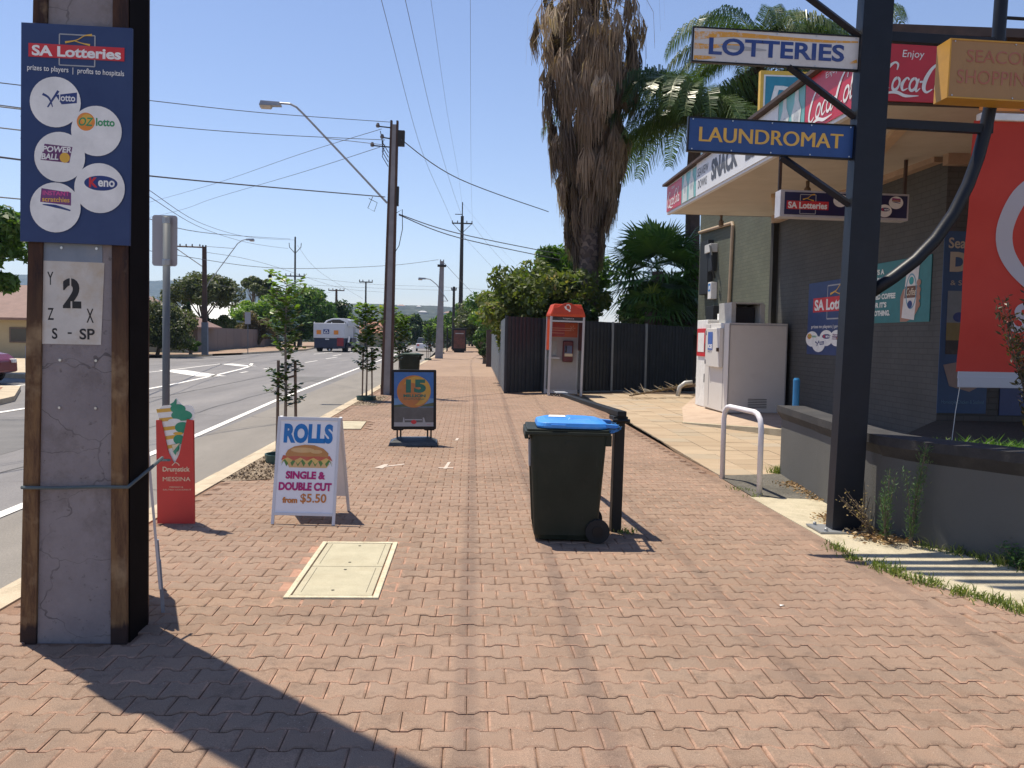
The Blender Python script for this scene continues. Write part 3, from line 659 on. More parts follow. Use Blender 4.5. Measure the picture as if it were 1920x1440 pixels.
# bread roll picture
BUN = ink('bun', (.52, .24, .07)); BUNL = ink('bun_light', (.68, .42, .18)); HAM = ink('ham', (.55, .12, .06)); LETT = ink('lettuce', (.10, .22, .04)); CHEE = ink('cheese', (.72, .48, .14))
zz = lambda a: v(a)
p.shape([(u(.14), v(.545)), (u(.2), v(.485)), (u(.85), v(.485)), (u(.9), v(.53)), (u(.8), v(.56)), (u(.2), v(.56))], BUNL)
p.shape([(u(.05+.9*k/18), v(.525+(.03 if k % 2 else -.03))) for k in range(19)]+[(u(.9), v(.575)), (u(.1), v(.575))], LETT)
p.shape([(u(.04+.92*k/12), v(.555+(.02 if k % 2 else -.035))) for k in range(13)]+[(u(.86), v(.605)), (u(.12), v(.605))], CHEE)
p.shape([(u(.05+.9*k/8), v(.578+(.015 if k % 2 else -.02))) for k in range(9)]+[(u(.9), v(.615)), (u(.08), v(.615))], HAM)
top = [(u(.14), v(.60)), (u(.12), v(.63)), (u(.16), v(.675)), (u(.27), v(.715)), (u(.45), v(.735)), (u(.62), v(.73)), (u(.78), v(.695)), (u(.87), v(.645)), (u(.87), v(.60)), (u(.7), v(.61)), (u(.5), v(.605)), (u(.3), v(.61))]
p.shape(top, BUN); p.ell(u(.42), v(.675), .10, .022, BUNL); p.ell(u(.66), v(.66), .05, .016, BUNL)
p.text('SINGLE &', u(.15), v(.36), u(.84), v(.445), MAG, bold=.05); p.text('DOUBLE CUT', u(.04), v(.235), u(.96), v(.325), MAG, bold=.05)
p.text('from', u(.12), v(.10), u(.38), v(.165), OR2, bold=.05); p.text('$5.50', u(.43), v(.095), u(.88), v(.205), OR2, bold=.02)
p.build('printed_face', t)

# lottery jackpot sign on a water base
t = thing('jackpot_sign', 'black framed poster stand on a rubber base reading 15 million', 'sign', (-.80, 12.45, 0), (0, radians(-.6), radians(2)))
BP = mat('black_plastic', (.007, .007, .009), .45, var=.2, spec=.3); BPG = mat('dusty_black_plastic', (.03, .035, .04), .3, var=.3, dirt=(.12, .13, .14), dirt_amt=.5)
mb = MB(); mb.hexa([(-.36, -.22, 0), (.36, -.22, 0), (.36, .22, 0), (-.36, .22, 0)], [(-.34, -.2, .06), (.34, -.2, .06), (.34, .2, .06), (-.34, .2, .06)])
mb.hexa([(-.33, -.19, .06), (.33, -.19, .06), (.33, .19, .06), (-.33, .19, .06)], [(-.22, -.05, .115), (.22, -.05, .115), (.22, .05, .115), (-.22, .05, .115)])
mb.build('base', BPG, t, bevel=.01)
for x in (-.24, -.19, .2, .25): MB().tube([(x, 0, .07), (x, 0, .26)], .012, 8).build('spring', BP, t)
mb = MB(); mb.prism([(x, z+.66) for x, z in rrect(.325, .435, .02)], 'y', -.02, .02); mb.prism([(-.3, .25), (-.12, .25), (-.16, .21), (-.3, .21)], 'y', -.015, .015); mb.prism([(.12, .25), (.3, .25), (.3, .21), (.16, .21)], 'y', -.015, .015)
mb.build('frame', BP, t, bevel=.003)
p = Print(plane_y(-.021, .002)); SKYB = ink('poster_blue', (.03, .13, .38)); SKYL = ink('poster_pale_blue', (.12, .25, .45))
x0, x1 = -.285, .285
p.rect(x0, .27, x1, 1.06, ink('poster_grey', (.10, .10, .10))); p.rect(x0, .55, x1, 1.06, SKYB); p.rect(x0, .55, x1, .68, SKYL)
p.shape([(x0, .55), (x1, .56), (x1, .62), (.1, .58), (-.1, .60), (x0, .58)], ink('poster_hills', (.07, .09, .05)))
p.ell(0, .78, .245, .235, ink('poster_orange', (.45, .17, .04)), 48); p.ell(.04, .79, .205, .21, ink('poster_gold', (.52, .30, .05)), 48); p.ell(-.05, .74, .16, .17, ink('poster_rust', (.42, .16, .05)))
DG = ink('poster_green', (.015, .13, .10)); p.text('15', -.115, .76, .175, .955, DG, bold=.06); p.text('MILLION', -.15, .695, .17, .74, DG, bold=.05); p.text('OZ LOTTO TUESDAY', -.145, .655, .155, .68, DG, bold=.02)
p.rect(x0, .27, x1, .33, GREYP); p.rect(-.13, .36, .12, .375, GREYP); p.ell(0, .335, .04, .03, RED); p.text('lotto', .19, .295, .25, .307, RED)
p.shape([(-.16, .33), (-.13, .33), (-.14, .40), (-.15, .40)], GREYP); p.shape([(.13, .33), (.17, .33), (.15, .40), (.13, .40)], GREYP)
p.build('poster', t)

sheet('pit_mortar', [(-1.22, 5.03), (-.42, 5.03), (-.42, 6.6), (-1.22, 6.6)], -.0035, stained('pink_mortar', (.36, .20, .14), (.46, .27, .19), (.2, .12, .09), 8, .6), parent=footpath)
# service pit with two cream lids
t = thing('service_pit', 'cream two lidded service pit set in the pavers', 'pit cover', (-.815, 5.81, 0))
PITC = stained('pit_cream', (.40, .365, .26), (.47, .43, .31), (.34, .28, .18), 3, .4, .8, 90, .2)
PITS = stained('pit_surround', (.52, .47, .33), (.64, .58, .43), (.28, .23, .15), 6, .6, .9, 60, .5)
mb = MB(); hw, hh = .285, .70
for a in ((-hw, -hw+.035, -hh, hh), (hw-.035, hw, -hh, hh), (-hw+.035, hw-.035, -hh, -hh+.04), (-hw+.035, hw-.035, hh-.04, hh)): mb.box(a[0], a[1], a[2], a[3], -.03, .012)
mb.build('surround', PITS, t, bevel=.004)
DH = mat('hole', (.01, .01, .01), .9)
for y0, y1 in ((-.65, -.004), (.004, .65)):
    lid = MB().box(-.24, .24, y0, y1, -.02, .010).build('lid', PITC, t, bevel=.003)
    mb = MB()
    for y in (y0+.10, y1-.08): mb.lathe([(.011, .0102), (.011, .0112)], (0.0+.02*y, y, 0), 'z', 10)
    mb.build('key_hole', DH, lid, kind='stuff')
    mb = MB(); mb.box(-.20, -.197, y0+.06, y1-.03, .0098, .0106); mb.box(.197, .20, y0+.06, y1-.03, .0098, .0106); mb.build('groove', DH, lid, kind='stuff')
t = thing('inspection_cover', 'square tan concrete inspection slab between the kerb and jackpot sign', 'pit cover', (-2.06, 15.05, 0))
MB().hexa([(-.27, -.68, -.02), (.24, -.62, -.02), (.18, .66, -.02), (-.27, .62, -.02)], [(-.27, -.68, .004), (.24, -.62, .004), (.18, .66, .004), (-.27, .62, .004)]).build('slab', CONC, t)

# wheelie bins
BING0 = None
BING = mat('bin_green', (.011, .018, .012), .5, var=.2, scale=4, dirt=(.02, .024, .018), dirt_amt=.35, dscale=5, spec=.3)
nt_ = BING.node_tree; bs_ = nt_.nodes['Principled BSDF']; old = bs_.inputs['Base Color'].links[0].from_socket
sc_ = ramp(nt_.nodes, nt_.links, noise(nt_.nodes, nt_.links, 7, 7, .8, coords(nt_.nodes, nt_.links, (6, 6, .7), 'World')), .60, .72)
dz = ramp(nt_.nodes, nt_.links, noise(nt_.nodes, nt_.links, 3, 5, .7, coords(nt_.nodes, nt_.links, (1, 1, 1), 'World')), .45, .75)
nt_.links.new(mixc(nt_.nodes, nt_.links, math2(nt_.nodes, nt_.links, 'MULTIPLY', sc_, .35), mixc(nt_.nodes, nt_.links, math2(nt_.nodes, nt_.links, 'MULTIPLY', dz, .45), old, (.035, .038, .028)), (.10, .11, .09)), bs_.inputs['Base Color'])
LIDB = mat('lid_blue', (.04, .24, .66), .42, var=.08, scale=5, dirt=(.14, .32, .62), dirt_amt=.5, dscale=6)
def wheelie(label, lidm, loc, rz, group=None, sc=1., open_=True):
    t = thing('wheelie_bin', label, 'bin', loc, (0, 0, rz), group); t.scale = (sc,)*3
    # local: front (handle opening) at -x, wheels at +x
    mb = MB()
    def ringp(x0, x1, w, z, r=.05, k=4):
        return [(cx+r*cos(a), cy+r*sin(a), z) for cx, cy, a0 in ((x1-r, w-r, 0), (x0+r, w-r, pi/2), (x0+r, -w+r, pi), (x1-r, -w+r, 3*pi/2)) for a in [a0+pi/2*i/k for i in range(k+1)]]
    prof = [ringp(-.26, .22, .22, .02, .05), ringp(-.275, .25, .235, .06), ringp(-.315, .29, .275, .72), ringp(-.325, .30, .28, .90)]
    n_ = len(prof[0]); mb.add([q for r_ in prof for q in r_], [(i*n_+k, i*n_+(k+1) % n_, (i+1)*n_+(k+1) % n_, (i+1)*n_+k) for i in range(3) for k in range(n_)]+[tuple(range(n_))[::-1]])
    mb.build('body', BING, t, smooth=False)
    mb = MB()
    mb.hexa(ringp(-.37, .33, .295, .885, .03), ringp(-.37, .33, .295, .915, .03)); mb.hexa(ringp(-.355, .32, .285, .915, .03), ringp(-.355, .32, .285, .935, .03))
    mb.box(-.372, -.34, -.27, .27, .85, .888); mb.box(.28, .34, -.25, -.2, .80, .89); mb.box(.28, .34, .2, .25, .80, .89)
    mb.build('rim', BING, t, bevel=.006)
    mb = MB(); mb.tube([(.40, -.27, .95), (.40, .27, .95)], .015, 10)
    for y in (-.25, -.08, .08, .25): mb.hexa([(.30, y-.012, .89), (.40, y-.012, .93), (.42, y-.012, .965), (.30, y-.012, .935)], [(.30, y+.012, .89), (.40, y+.012, .93), (.42, y+.012, .965), (.30, y+.012, .935)])
    mb.build('handle', BING, t)
    for y in (-.16, 0, .16): MB().hexa([(-.283, y-.012, .10), (-.27, y-.012, .10), (-.27, y+.012, .10), (-.283, y+.012, .10)], [(-.328, y-.012, .80), (-.31, y-.012, .80), (-.31, y+.012, .80), (-.328, y+.012, .80)]).build('moulded_rib', BING, t)
    for x in (-.16, .13): MB().hexa([(x-.01, -.2405, .14), (x+.01, -.2405, .14), (x+.01, -.23, .14), (x-.01, -.23, .14)], [(x-.01, -.2785, .76), (x+.01, -.2785, .76), (x+.01, -.26, .76), (x-.01, -.26, .76)]).build('moulded_rib', BING, t)
    MB().box(-.04, .02, -.284, -.27, .80, .84).build('moulded_badge', BING, t)
    # lid
    def lr(x0, x1, w, z, r): return ringp(x0, x1, w, z, r, 6)
    L_ = [lr(-.27, .31, .275, .94, .09), lr(-.275, .315, .28, .955, .09), lr(-.265, .30, .27, .985, .09), lr(-.20, .24, .21, 1.005, .07)]
    n_ = len(L_[0]); mb.add([q for r_ in L_ for q in r_], [(i*n_+k, i*n_+(k+1) % n_, (i+1)*n_+(k+1) % n_, (i+1)*n_+k) for i in range(3) for k in range(n_)]+[tuple(range(n_))[::-1], tuple(3*n_+k for k in range(n_))])
    mb.hexa([(.25, -.24, .95), (.39, -.24, .945), (.39, -.19, .945), (.25, -.19, .95)], [(.25, -.24, .985), (.385, -.24, .975), (.385, -.19, .975), (.25, -.19, .985)])
    mb.hexa([(.25, .19, .95), (.39, .19, .945), (.39, .24, .945), (.25, .24, .95)], [(.25, .19, .985), (.385, .19, .975), (.385, .24, .975), (.25, .24, .985)])
    mb.hexa([(-.02, -.15, 1.0), (.18, -.15, 1.0), (.18, .15, 1.0), (-.02, .15, 1.0)], [(.0, -.13, 1.018), (.17, -.13, 1.014), (.17, .13, 1.014), (.0, .13, 1.018)])
    l_ = mb.build('lid', lidm, t, bevel=.004)
    MB().box(-.16, -.04, -.287, -.272, .948, .972).build('lid_grip', lidm, l_, bevel=.003)
    for y in (-.27, .235):
        mb = MB(); mb.lathe([(.098, y), (.10, y+.008), (.10, y+.04), (.096, y+.045)], (.245, 0, .10), 'y', 24); w = mb.build('wheel', mat('tyre', (.008, .008, .009), .7), t)
        MB().lathe([(.045, y-.006), (.05, y+.02)], (.245, 0, .10), 'y', 16).build('hub', BP, w)
    return t, l_
b1, l1 = wheelie('dark green wheelie bin with a bright blue lid against the black barrier post', LIDB, (.79, 6.80, 0), radians(-3), None, .955)
b1.rotation_euler = (0, radians(.4), radians(-2))
MB().hexa([(-.17, .02, 1.0075), (-.02, .03, 1.0075), (-.02, .17, 1.0075), (-.15, .18, 1.0075)], [(-.17, .02, 1.010), (-.02, .03, 1.010), (-.02, .17, 1.010), (-.15, .18, 1.010)]).build('paper_label', WHT, l1)
MB().hexa([(-.329, -.2, .62), (-.329, -.08, .62), (-.315, -.08, .62), (-.315, -.2, .62)], [(-.337, -.2, .84), (-.337, -.08, .84), (-.32, -.08, .84), (-.32, -.2, .84)]).build('side_sticker', GREYP, b1)
b2, _ = wheelie('dark green wheelie bin standing by the kerb beyond the jackpot sign', mat('lid_green', (.015, .04, .02), .4), (-1.90, 27.3, 0), radians(0), None, 1.02)

# black bike rail beside the bin
t = thing('barrier_arm', 'black steel post with a long low barrier arm beside the blue lidded bin', 'barrier', (1.23, 6.98, 0), (0, radians(.6), radians(5)))
BRL = mat('rail_black', (.007, .008, .009), .5, dirt=(.03, .028, .025), dirt_amt=.3, spec=.3)
for y in (0,): MB().box(-.042, .042, y-.042, y+.042, -.05, .964).build('post', BRL, t, bevel=.004)
MB().hexa([(-.038, -.09, .965), (.038, -.09, .965), (.028, 2.42, .955), (-.028, 2.42, .955)], [(-.038, -.09, 1.01), (.038, -.09, 1.01), (.028, 2.42, .99), (-.028, 2.42, .99)]).build('arm', BRL, t, bevel=.004)
MB().box(-.09, .03, 2.28, 2.46, .992, 1.004).build('end_tag', GREYP, t)
MB().box(-.06, .06, -.06, .10, .93, .964).build('pivot_block', BRL, t, bevel=.005)
MB().tube([(-.07, -.075, .93), (.07, -.075, .93)], .016, 8).build('bracket', BRL, t)

# white hoop rail
t = thing('hoop_rail', 'white painted steel hoop rail at the edge of the forecourt', 'rail', (2.99, 9.19, 0), (0, radians(-.3), radians(4)))
hp = [(0, .53, -.05), (0, .53, .70), (0, .50, .79), (0, .43, .84), (0, .35, .855), (0, -.35, .855), (0, -.43, .84), (0, -.50, .79), (0, -.53, .70), (0, -.53, -.05)]
MB().tube(hp, .029, 14).build('hoop', mat('rail_white', (.74, .72, .74), .4, var=.04, dirt=(.45, .4, .35), dirt_amt=.3, dscale=4), t, smooth=True)

# ---------------------------------------------------------------- sign tower
t = thing('sign_tower', 'dark steel sign tower with curved pipe brace and slanting arms', 'sign tower', (3.21, 7.07, 0), (0, radians(1.2), 0))
TD = mat('tower_navy', (.006, .009, .017), .45, var=.2, scale=5, dirt=(.02, .022, .03), dirt_amt=.3, dscale=3, bmp=.1, spec=.3)
MB().box(-.125, .125, -.07, .07, .012, 8.2).build('post', TD, t, bevel=.004)
mb = MB().box(-.26, .2, -.16, .16, .004, .018); mb.build('base_plate', GALV, t)
for x in (-.2, .16):
    for y in (-.12, .12): MB().lathe([(.016, .018), (.016, .04), (.01, .045)], (x, y, 0), 'z', 6).build('anchor_bolt', GALV, t)
def bar(name, a, b_, w=.045, y=0): 
    mb = MB(); A = Vector(a); B = Vector(b_); mb.tube([(A.x, y, A.y), (B.x, y, B.y)], w*.72, 4); return mb.build(name, TD, t)
bar('diagonal_arm', (-.62, 4.46), (-.12, 4.14)); bar('diagonal_arm', (-.70, 3.86), (-.12, 3.48)); bar('diagonal_arm', (-.72, 3.12), (-.12, 2.76))
MB().box(.12, 1.12, -.03, .03, 4.105, 4.185).build('cross_beam', TD, t, bevel=.003); MB().box(.12, 1.06, -.03, .03, 3.40, 3.475).build('cross_beam', TD, t, bevel=.003)
cv = [(.12, 2.04), (.30, 2.17), (.48, 2.32), (.64, 2.50), (.78, 2.72), (.89, 2.97), (.96, 3.20), (1.01, 3.45), (1.045, 3.7), (1.06, 3.95), (1.065, 4.2), (1.065, 8.2)]
MB().tube([(x, .0, z) for x, z in cv], .053, 14).build('curved_pipe', TD, t, smooth=True)
MB().tube([(1.07, 0, 4.36), (3, 0, 4.36)], .015, 8).build('thin_rail', TD, t)
MB().box(-.125, 3.0, -.03, .03, 7.9, 7.98).build('cross_beam', TD, t)
def tower_sign(nm, label, x0, x1, z0, z1, cface, cedge, fn=None, y0=-.014, y1=.014, cat='sign'):
    s = thing(nm, label, cat, (3.21, 7.07, 0), (0, radians(1.2), 0))
    MB().box(x0+.012, x1-.012, y0-.001, y1+.001, z0+.012, z1-.012).build('panel', cface, s)
    f = MB(); f.box(x0, x1, y0-.006, y1+.006, z1-.012, z1); f.box(x0, x1, y0-.006, y1+.006, z0, z0+.012); f.box(x0, x0+.012, y0-.006, y1+.006, z0+.012, z1-.012); f.box(x1-.012, x1, y0-.006, y1+.006, z0+.012, z1-.012)
    f.build('frame', cedge, s)
    mb = MB()
    for i in range(5):
        for z in (z0+.022, z1-.022): mb.lathe([(.006, y0-.004), (.006, y0-.008)], (x0+.04+(x1-x0-.08)*i/4, 0, z), 'y', 6)
    mb.build('screw', SCREW, s, kind='stuff')
    if fn: p = Print(plane_y(y0-.0015, .0012)); fn(p, x0, x1, z0, z1); p.build('lettering', s)
    return s
LOTW = mat('faded_white', (.60, .60, .60), .5, var=.08, scale=4, dirt=(.42, .38, .34), dirt_amt=.4, dscale=5, stretch=(1, 1, 1))
LOTO = worn_paint('worn_orange', (.66, .33, .06), (.60, .58, .55), .5)
def f1(p, x0, x1, z0, z1):
    p.curve([(x0+.02, z1-.075), (x0+.3, z1-.05), (x0+.7, z1-.055), (x1-.3, z1-.06), (x1-.02, z1-.05)], [.07, .04, .03, .022, .012], LOTO)
    p.curve([(x0+.02, z0+.13), (x0+.15, z0+.13), (x0+.3, z0+.15), (x0+.42, z0+.155)], [.05, .035, .02, .006], LOTO); p.curve([(x0+.02, z0+.035), (x0+.12, z0+.04), (x0+.2, z0+.045)], [.035, .03, .01], LOTO)
    p.curve([(x1-.08, z0+.06), (x1-.02, z0+.08)], [.01, .03], LOTO)
    p.curve([(x0+.22, z0+.14), (x0+.4, z0+.13), (x0+.62, z0+.125)], [.01, .04, .01], ink('smudge', (.35, .36, .38)))
    p.text('LOTTERIES', x0+.14, z0+.065, x1-.13, z0+.205, ink('sign_navy', (.015, .05, .22)), bold=.028)
tower_sign('lotteries_sign', 'weathered white sign with orange streaks reading lotteries on the tower', -1.52, -.115, 3.85, 4.135, LOTW, BP, f1)
tower_sign('laundromat_sign', 'blue sign with yellow letters reading laundromat on the tower', -1.52, -.115, 3.125, 3.41, mat('laundry_blue', (.012, .06, .22), .5, var=.12, dirt=(.03, .08, .2)), BP,
           lambda p, x0, x1, z0, z1: [p.text('LAUNDROMAT', x0+.10+d, z0+.085, x1-.10+d, z0+.205, ink('yellow_letters', (.66, .40, .07))) for d in (-.004, 0, .004)])
SEAF = mat('sea_tan', (.33, .185, .07), .5, var=.05); SEAE = mat('sea_yellow', (.52, .27, .03), .5)
def f3(p, x0, x1, z0, z1):
    m_ = ink('faded_red', (.36, .12, .07)); p.text('SEACOMBE', x0+.145, z0+.29, x0+.87, z0+.39, m_); p.text('SHOPPING CENTRE', x0+.075, z0+.12, x0+1.32, z0+.23, m_)
s = tower_sign('shopping_centre_sign', 'large yellow sign with faded red shopping centre lettering at top right', .51, 2.6, 3.60, 4.07, SEAF, SEAE, None, -.26, -.07)
p = Print(plane_y(-.263, .0012)); f3(p, .51, 2.6, 3.60, 4.07); p.build('lettering', s)
for i, (z, nm) in enumerate(((4.72, 'white'), (5.4, 'blue'), (6.15, 'white'), (6.9, 'yellow'))):
    pass
BACKS = [('blank white sign board mounted high on the tower above the lotteries sign', LOTW, 4.49), ('blank blue sign board mounted high on the tower, second above the lotteries sign', BLUE, 5.02),
         ('blank grey sign board mounted high on the tower, third above the lotteries sign', GREYP, 5.70), ('blank yellow sign board at the very top of the tower', SEAE, 6.24)]
for lb, m_, z in BACKS: tower_sign('tower_board', lb, -1.5, -.115, z, z+.25, m_, BP)

# ================================================================ SHOP
def brick_wall_mat(name, c, c2, bw=.24, bh=.086, axis='x'):
    m, n, l, b = _nodes(name); g = n.new('ShaderNodeNewGeometry'); sx = n.new('ShaderNodeSeparateXYZ'); l.new(g.outputs['Position'], sx.inputs[0])
    cb = n.new('ShaderNodeCombineXYZ'); l.new(sx.outputs[1 if axis == 'x' else 0], cb.inputs[0]); l.new(sx.outputs[2], cb.inputs[1])
    br = n.new('ShaderNodeTexBrick'); l.new(cb.outputs[0], br.inputs['Vector']); br.inputs['Scale'].default_value = 1
    br.inputs['Brick Width'].default_value = bw; br.inputs['Row Height'].default_value = bh; br.inputs['Mortar Size'].default_value = .006
    br.inputs['Color1'].default_value = (*c, 1); br.inputs['Color2'].default_value = (*c2, 1); br.inputs['Mortar'].default_value = (c[0]*.75, c[1]*.75, c[2]*.75, 1)
    v = coords(n, l, (1, 1, 1), 'World')
    col = mixc(n, l, 1., br.outputs[0], mixc(n, l, ramp(n, l, noise(n, l, 1.1, 5, .6, v), .3, .7), (.82,)*3, (1.15,)*3), 'MULTIPLY')
    l.new(col, b.inputs['Base Color']); b.inputs['Roughness'].default_value = .75
    bb = n.new('ShaderNodeBump'); bb.inputs['Strength'].default_value = .8; bb.inputs['Distance'].default_value = .006; bb.invert = True
    l.new(br.outputs['Fac'], bb.inputs['Height']); l.new(bb.outputs[0], b.inputs['Normal']); return m
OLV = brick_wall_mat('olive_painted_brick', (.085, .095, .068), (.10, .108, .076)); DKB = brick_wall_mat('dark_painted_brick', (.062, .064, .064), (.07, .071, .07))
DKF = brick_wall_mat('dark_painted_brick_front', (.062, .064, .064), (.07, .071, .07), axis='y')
shop = thing('shop', 'dark painted brick corner shop with a wide awning at right', 'shop', (6.7, 15, 0))
def SB(x0, x1, y0, y1, z0, z1, mb=None): return (mb or MB()).box(x0-6.7, x1-6.7, y0-15, y1-15, z0, z1)
SB(6.7, 14, 18.72, 25, 0, 5.35).build('side_wall', OLV, shop)
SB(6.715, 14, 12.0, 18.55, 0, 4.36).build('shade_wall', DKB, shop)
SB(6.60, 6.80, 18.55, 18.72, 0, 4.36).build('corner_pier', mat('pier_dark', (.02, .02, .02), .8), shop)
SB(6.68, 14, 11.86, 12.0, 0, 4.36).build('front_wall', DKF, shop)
SB(14, 30, 8, 25, 0, 5.3).build('rear_block', OLV, shop)
SOF = mat('soffit_cream', (.50, .45, .37), .8, var=.06, scale=2, dirt=(.38, .32, .24), dirt_amt=.5, dscale=1.2)
TRB = mat('roof_trim', (.06, .038, .032), .7, var=.25, dirt=(.15, .08, .05))
# awning
mb = MB(); mb.hexa([(4.34-6.7, 9.22-15, 4.24), (14-6.7, 9.22-15, 4.24), (14-6.7, 18.72-15, 4.36), (4.34-6.7, 18.72-15, 4.36)], [(4.34-6.7, 9.22-15, 4.5), (14-6.7, 9.22-15, 4.5), (14-6.7, 18.72-15, 4.5), (4.34-6.7, 18.72-15, 4.5)])
mb.build('soffit', SOF, shop)
SB(6.55, 6.7, 12.0, 18.6, 4.20, 4.355).build('wall_beam', mat('beam_tan', (.36, .26, .18), .7), shop); SB(6.6, 14, 11.72, 11.86, 4.12, 4.30).build('wall_beam', mat('beam_tan', (1, 1, 1)), shop)
mb = MB(); 
mb.hexa([(4.27-6.7, 9.15-15, 4.19), (4.34-6.7, 9.15-15, 4.19), (4.34-6.7, 18.76-15, 4.34), (4.27-6.7, 18.76-15, 4.34)], [(4.27-6.7, 9.15-15, 4.92), (4.34-6.7, 9.15-15, 4.92), (4.34-6.7, 18.76-15, 4.96), (4.27-6.7, 18.76-15, 4.96)])
fas = mb.build('side_fascia', mat('fascia_white', (.68, .68, .68), .5, var=.04, dirt=(.5, .47, .42), dirt_amt=.3), shop)
mb = MB(); mb.hexa([(4.17-6.7, 9.05-15, 4.93), (4.42-6.7, 9.05-15, 4.93), (4.42-6.7, 18.85-15, 4.965), (4.17-6.7, 18.85-15, 4.965)], [(4.17-6.7, 9.05-15, 4.98), (4.42-6.7, 9.05-15, 5.0), (4.42-6.7, 18.85-15, 5.035), (4.17-6.7, 18.85-15, 5.01)]); mb.build('roof_edge', TRB, shop)
mb = MB(); mb.box(4.34-6.7, 14-6.7, 18.72-15, 18.78-15, 4.36, 4.96); mb.build('end_fascia', TRB, shop)
SB(4.34, 14, 9.15, 9.22, 4.19, 4.90).build('front_fascia', TRB, shop); SB(4.345, 14, 9.2, 18.7, 4.86, 4.95).build('roof_sheet', mat('roof_grey', (.2, .2, .2), .6), shop)
SB(4.35, 14, 9.06, 9.2, 4.905, 5.0).build('front_roof_edge', TRB, shop)
SB(7.6, 16, 14, 18, 4.95, 6.56).build('roof_box', mat('lantern_grey', (.30, .29, .28), .6), shop)
SB(7.45, 16, 13.9, 18.1, 6.56, 6.80).build('roof_box_edge', TRB, shop)
# soffit tubes, conduits
for a, b_ in (((5.15, 10.2), (5.65, 11.9)), ((5.55, 15.6), (6.2, 17.3))):
    mb = MB(); A = Vector((*a, 0)); B = Vector((*b_, 0)); d = (B-A).normalized(); q = Vector((-d.y, d.x, 0))*.07
    zt = lambda y: 4.24+.12*(y-9.22)/9.5
    mb.hexa([(p_.x-6.7, p_.y-15, zt(p_.y)-.07) for p_ in (A-q, A+q, B+q, B-q)], [(p_.x-6.7, p_.y-15, zt(p_.y)-.003) for p_ in (A-q, A+q, B+q, B-q)]); mb.build('tube_light', mat('fitting_cream', (.5, .36, .22), .5), shop)
for x, y in ((5.6, 14.2), (5.35, 18.3)): MB().lathe([(.03, 4.3-.0), (.03, 4.2), (.055, 4.17), (.055, 4.08), (.02, 4.05)], (x-6.7, y-15, 0)).build('lamp_holder', mat('fitting_dark', (.12, .08, .05), .5), shop)
# pipes, meter box on the side wall
PIPE = mat('pipe_tan', (.40, .30, .20), .6)
MB().tube([(-.05, 9.9, 4.75), (-.05, 6.75, 4.62), (-.05, 6.7, 4.55), (-.05, 6.85, 1.6)], .045, 10).build('drain_pipe', PIPE, shop)
DKM = mat('meter_dark', (.022, .025, .03), .5)
for y0, y1, z0, z1, m_, nm in ((8.55, 9.35, 2.9, 4.4, DKM, 'meter_box'), (8.2, 8.5, 3.5, 4.25, DKM, 'conduit_box'), (7.85, 8.55, .3, 2.55, DKM, 'meter_box'), (8.15, 8.75, 4.02, 4.25, mat('meter_white', (.6, .6, .58), .4), 'light_fitting'), (8.1, 8.4, 2.74, 3.2, WHT, 'wall_notice')):
    mb = MB(); d = .16 if 'box' in nm and m_ is DKM else (.2 if nm == 'light_fitting' else .17); mb.box(-d, -.001, y0, y1, z0, z1); mb.build(nm, m_, shop, bevel=.01)
MB().tube([(-.2, 8.2, 4.2), (-.22, 7.95, 3.9), (-.2, 7.9, 3.5), (-.1, 8.0, 3.3)], .03, 6).build('cable', DKM, shop)
p = Print(lambda u, v, L: (-.172-.002*L, u, v)); p.rect(8.14, 2.95, 8.36, 3.16, BLU2); p.ell(8.25, 3.05, .06, .06, WHT); p.build('notice_print', shop)
# painted posters on the shaded wall
PBW = mat('poster_navy', (.02, .045, .15), .5)
t = thing('lotteries_wall_poster', 'dark blue lotteries poster with white balls on the dark shop wall', 'poster', (6.705, 15.4, 2.05))
MB().box(-.012, 0, -1.2, 1.3, -.68, .71).build('sheet', PBW, t)
p = Print(lambda u, v, L: (-.012-.003*L, -u, v)); lotteries_logo(p, -1.05, .0, 1.0, .62)
p.text('prizes to players | profits to hospitals', -1.1, -.19, 1.05, -.11, WHT, bold=.01)
for a, b_, k in ((-1.05, -.38, 'oz'), (-.38, -.36, 'keno'), (-.72, -.48, 'x'), (.1, -.36, 'power'), (.5, -.48, 'scratch')): ball(p, a, b_, .3, k, .15)
p.build('printed_face', t)
t = thing('iced_coffee_poster', 'teal iced coffee poster with a carton held in a hand on the shop wall', 'poster', (6.7, 13.15, 2.43))
MB().box(0, .012, -.94, .94, -.49, .49).build('sheet', mat('poster_teal', (.02, .16, .17), .45), t)
p = Print(lambda u, v, L: (-.001-.0025*L, -u, v)); PW = ink('poster_white', (.72, .75, .72))
for i, s_ in enumerate(("IT'S A", 'FARMERS', 'UNION', 'ICED COFFEE', "OR IT'S", 'NOTHING.')): p.text(s_, -.86, .30-.135*i, -.86+[.38, .55, .42, .78, .5, .62][i], .39-.135*i, PW, bold=.05)
SK = ink('skin', (.36, .18, .12)); 
p.shape([(.10, -.48), (.08, -.1), (.16, .02), (.58, .1), (.66, -.02), (.62, -.3), (.5, -.42), (.3, -.48)], SK)
p.shape([(.14, -.42), (.52, -.46), (.62, .40), (.26, .42)], ink('carton', (.66, .64, .62))); p.shape([(.26, .30), (.61, .30), (.65, .46), (.40, .46)], ink('carton_top', (.55, .56, .58)))
p.shape([(.20, -.12), (.56, -.12), (.58, .06), (.22, .06)], BROWNP); p.text('Coffee', .26, -.08, .54, .03, CREAM, shear=.3); p.ring(.40, -.02, .15, .26, .025, ink('carton_blue', (.12, .3, .4))); p.ell(.4, .14, .07, .06, TEALP); p.ell(.38, -.22, .07, .06, NAVY)
for k in range(4): p.ell(.62, .10-.11*k, .06, .05, SK)
p.build('printed_face', t)
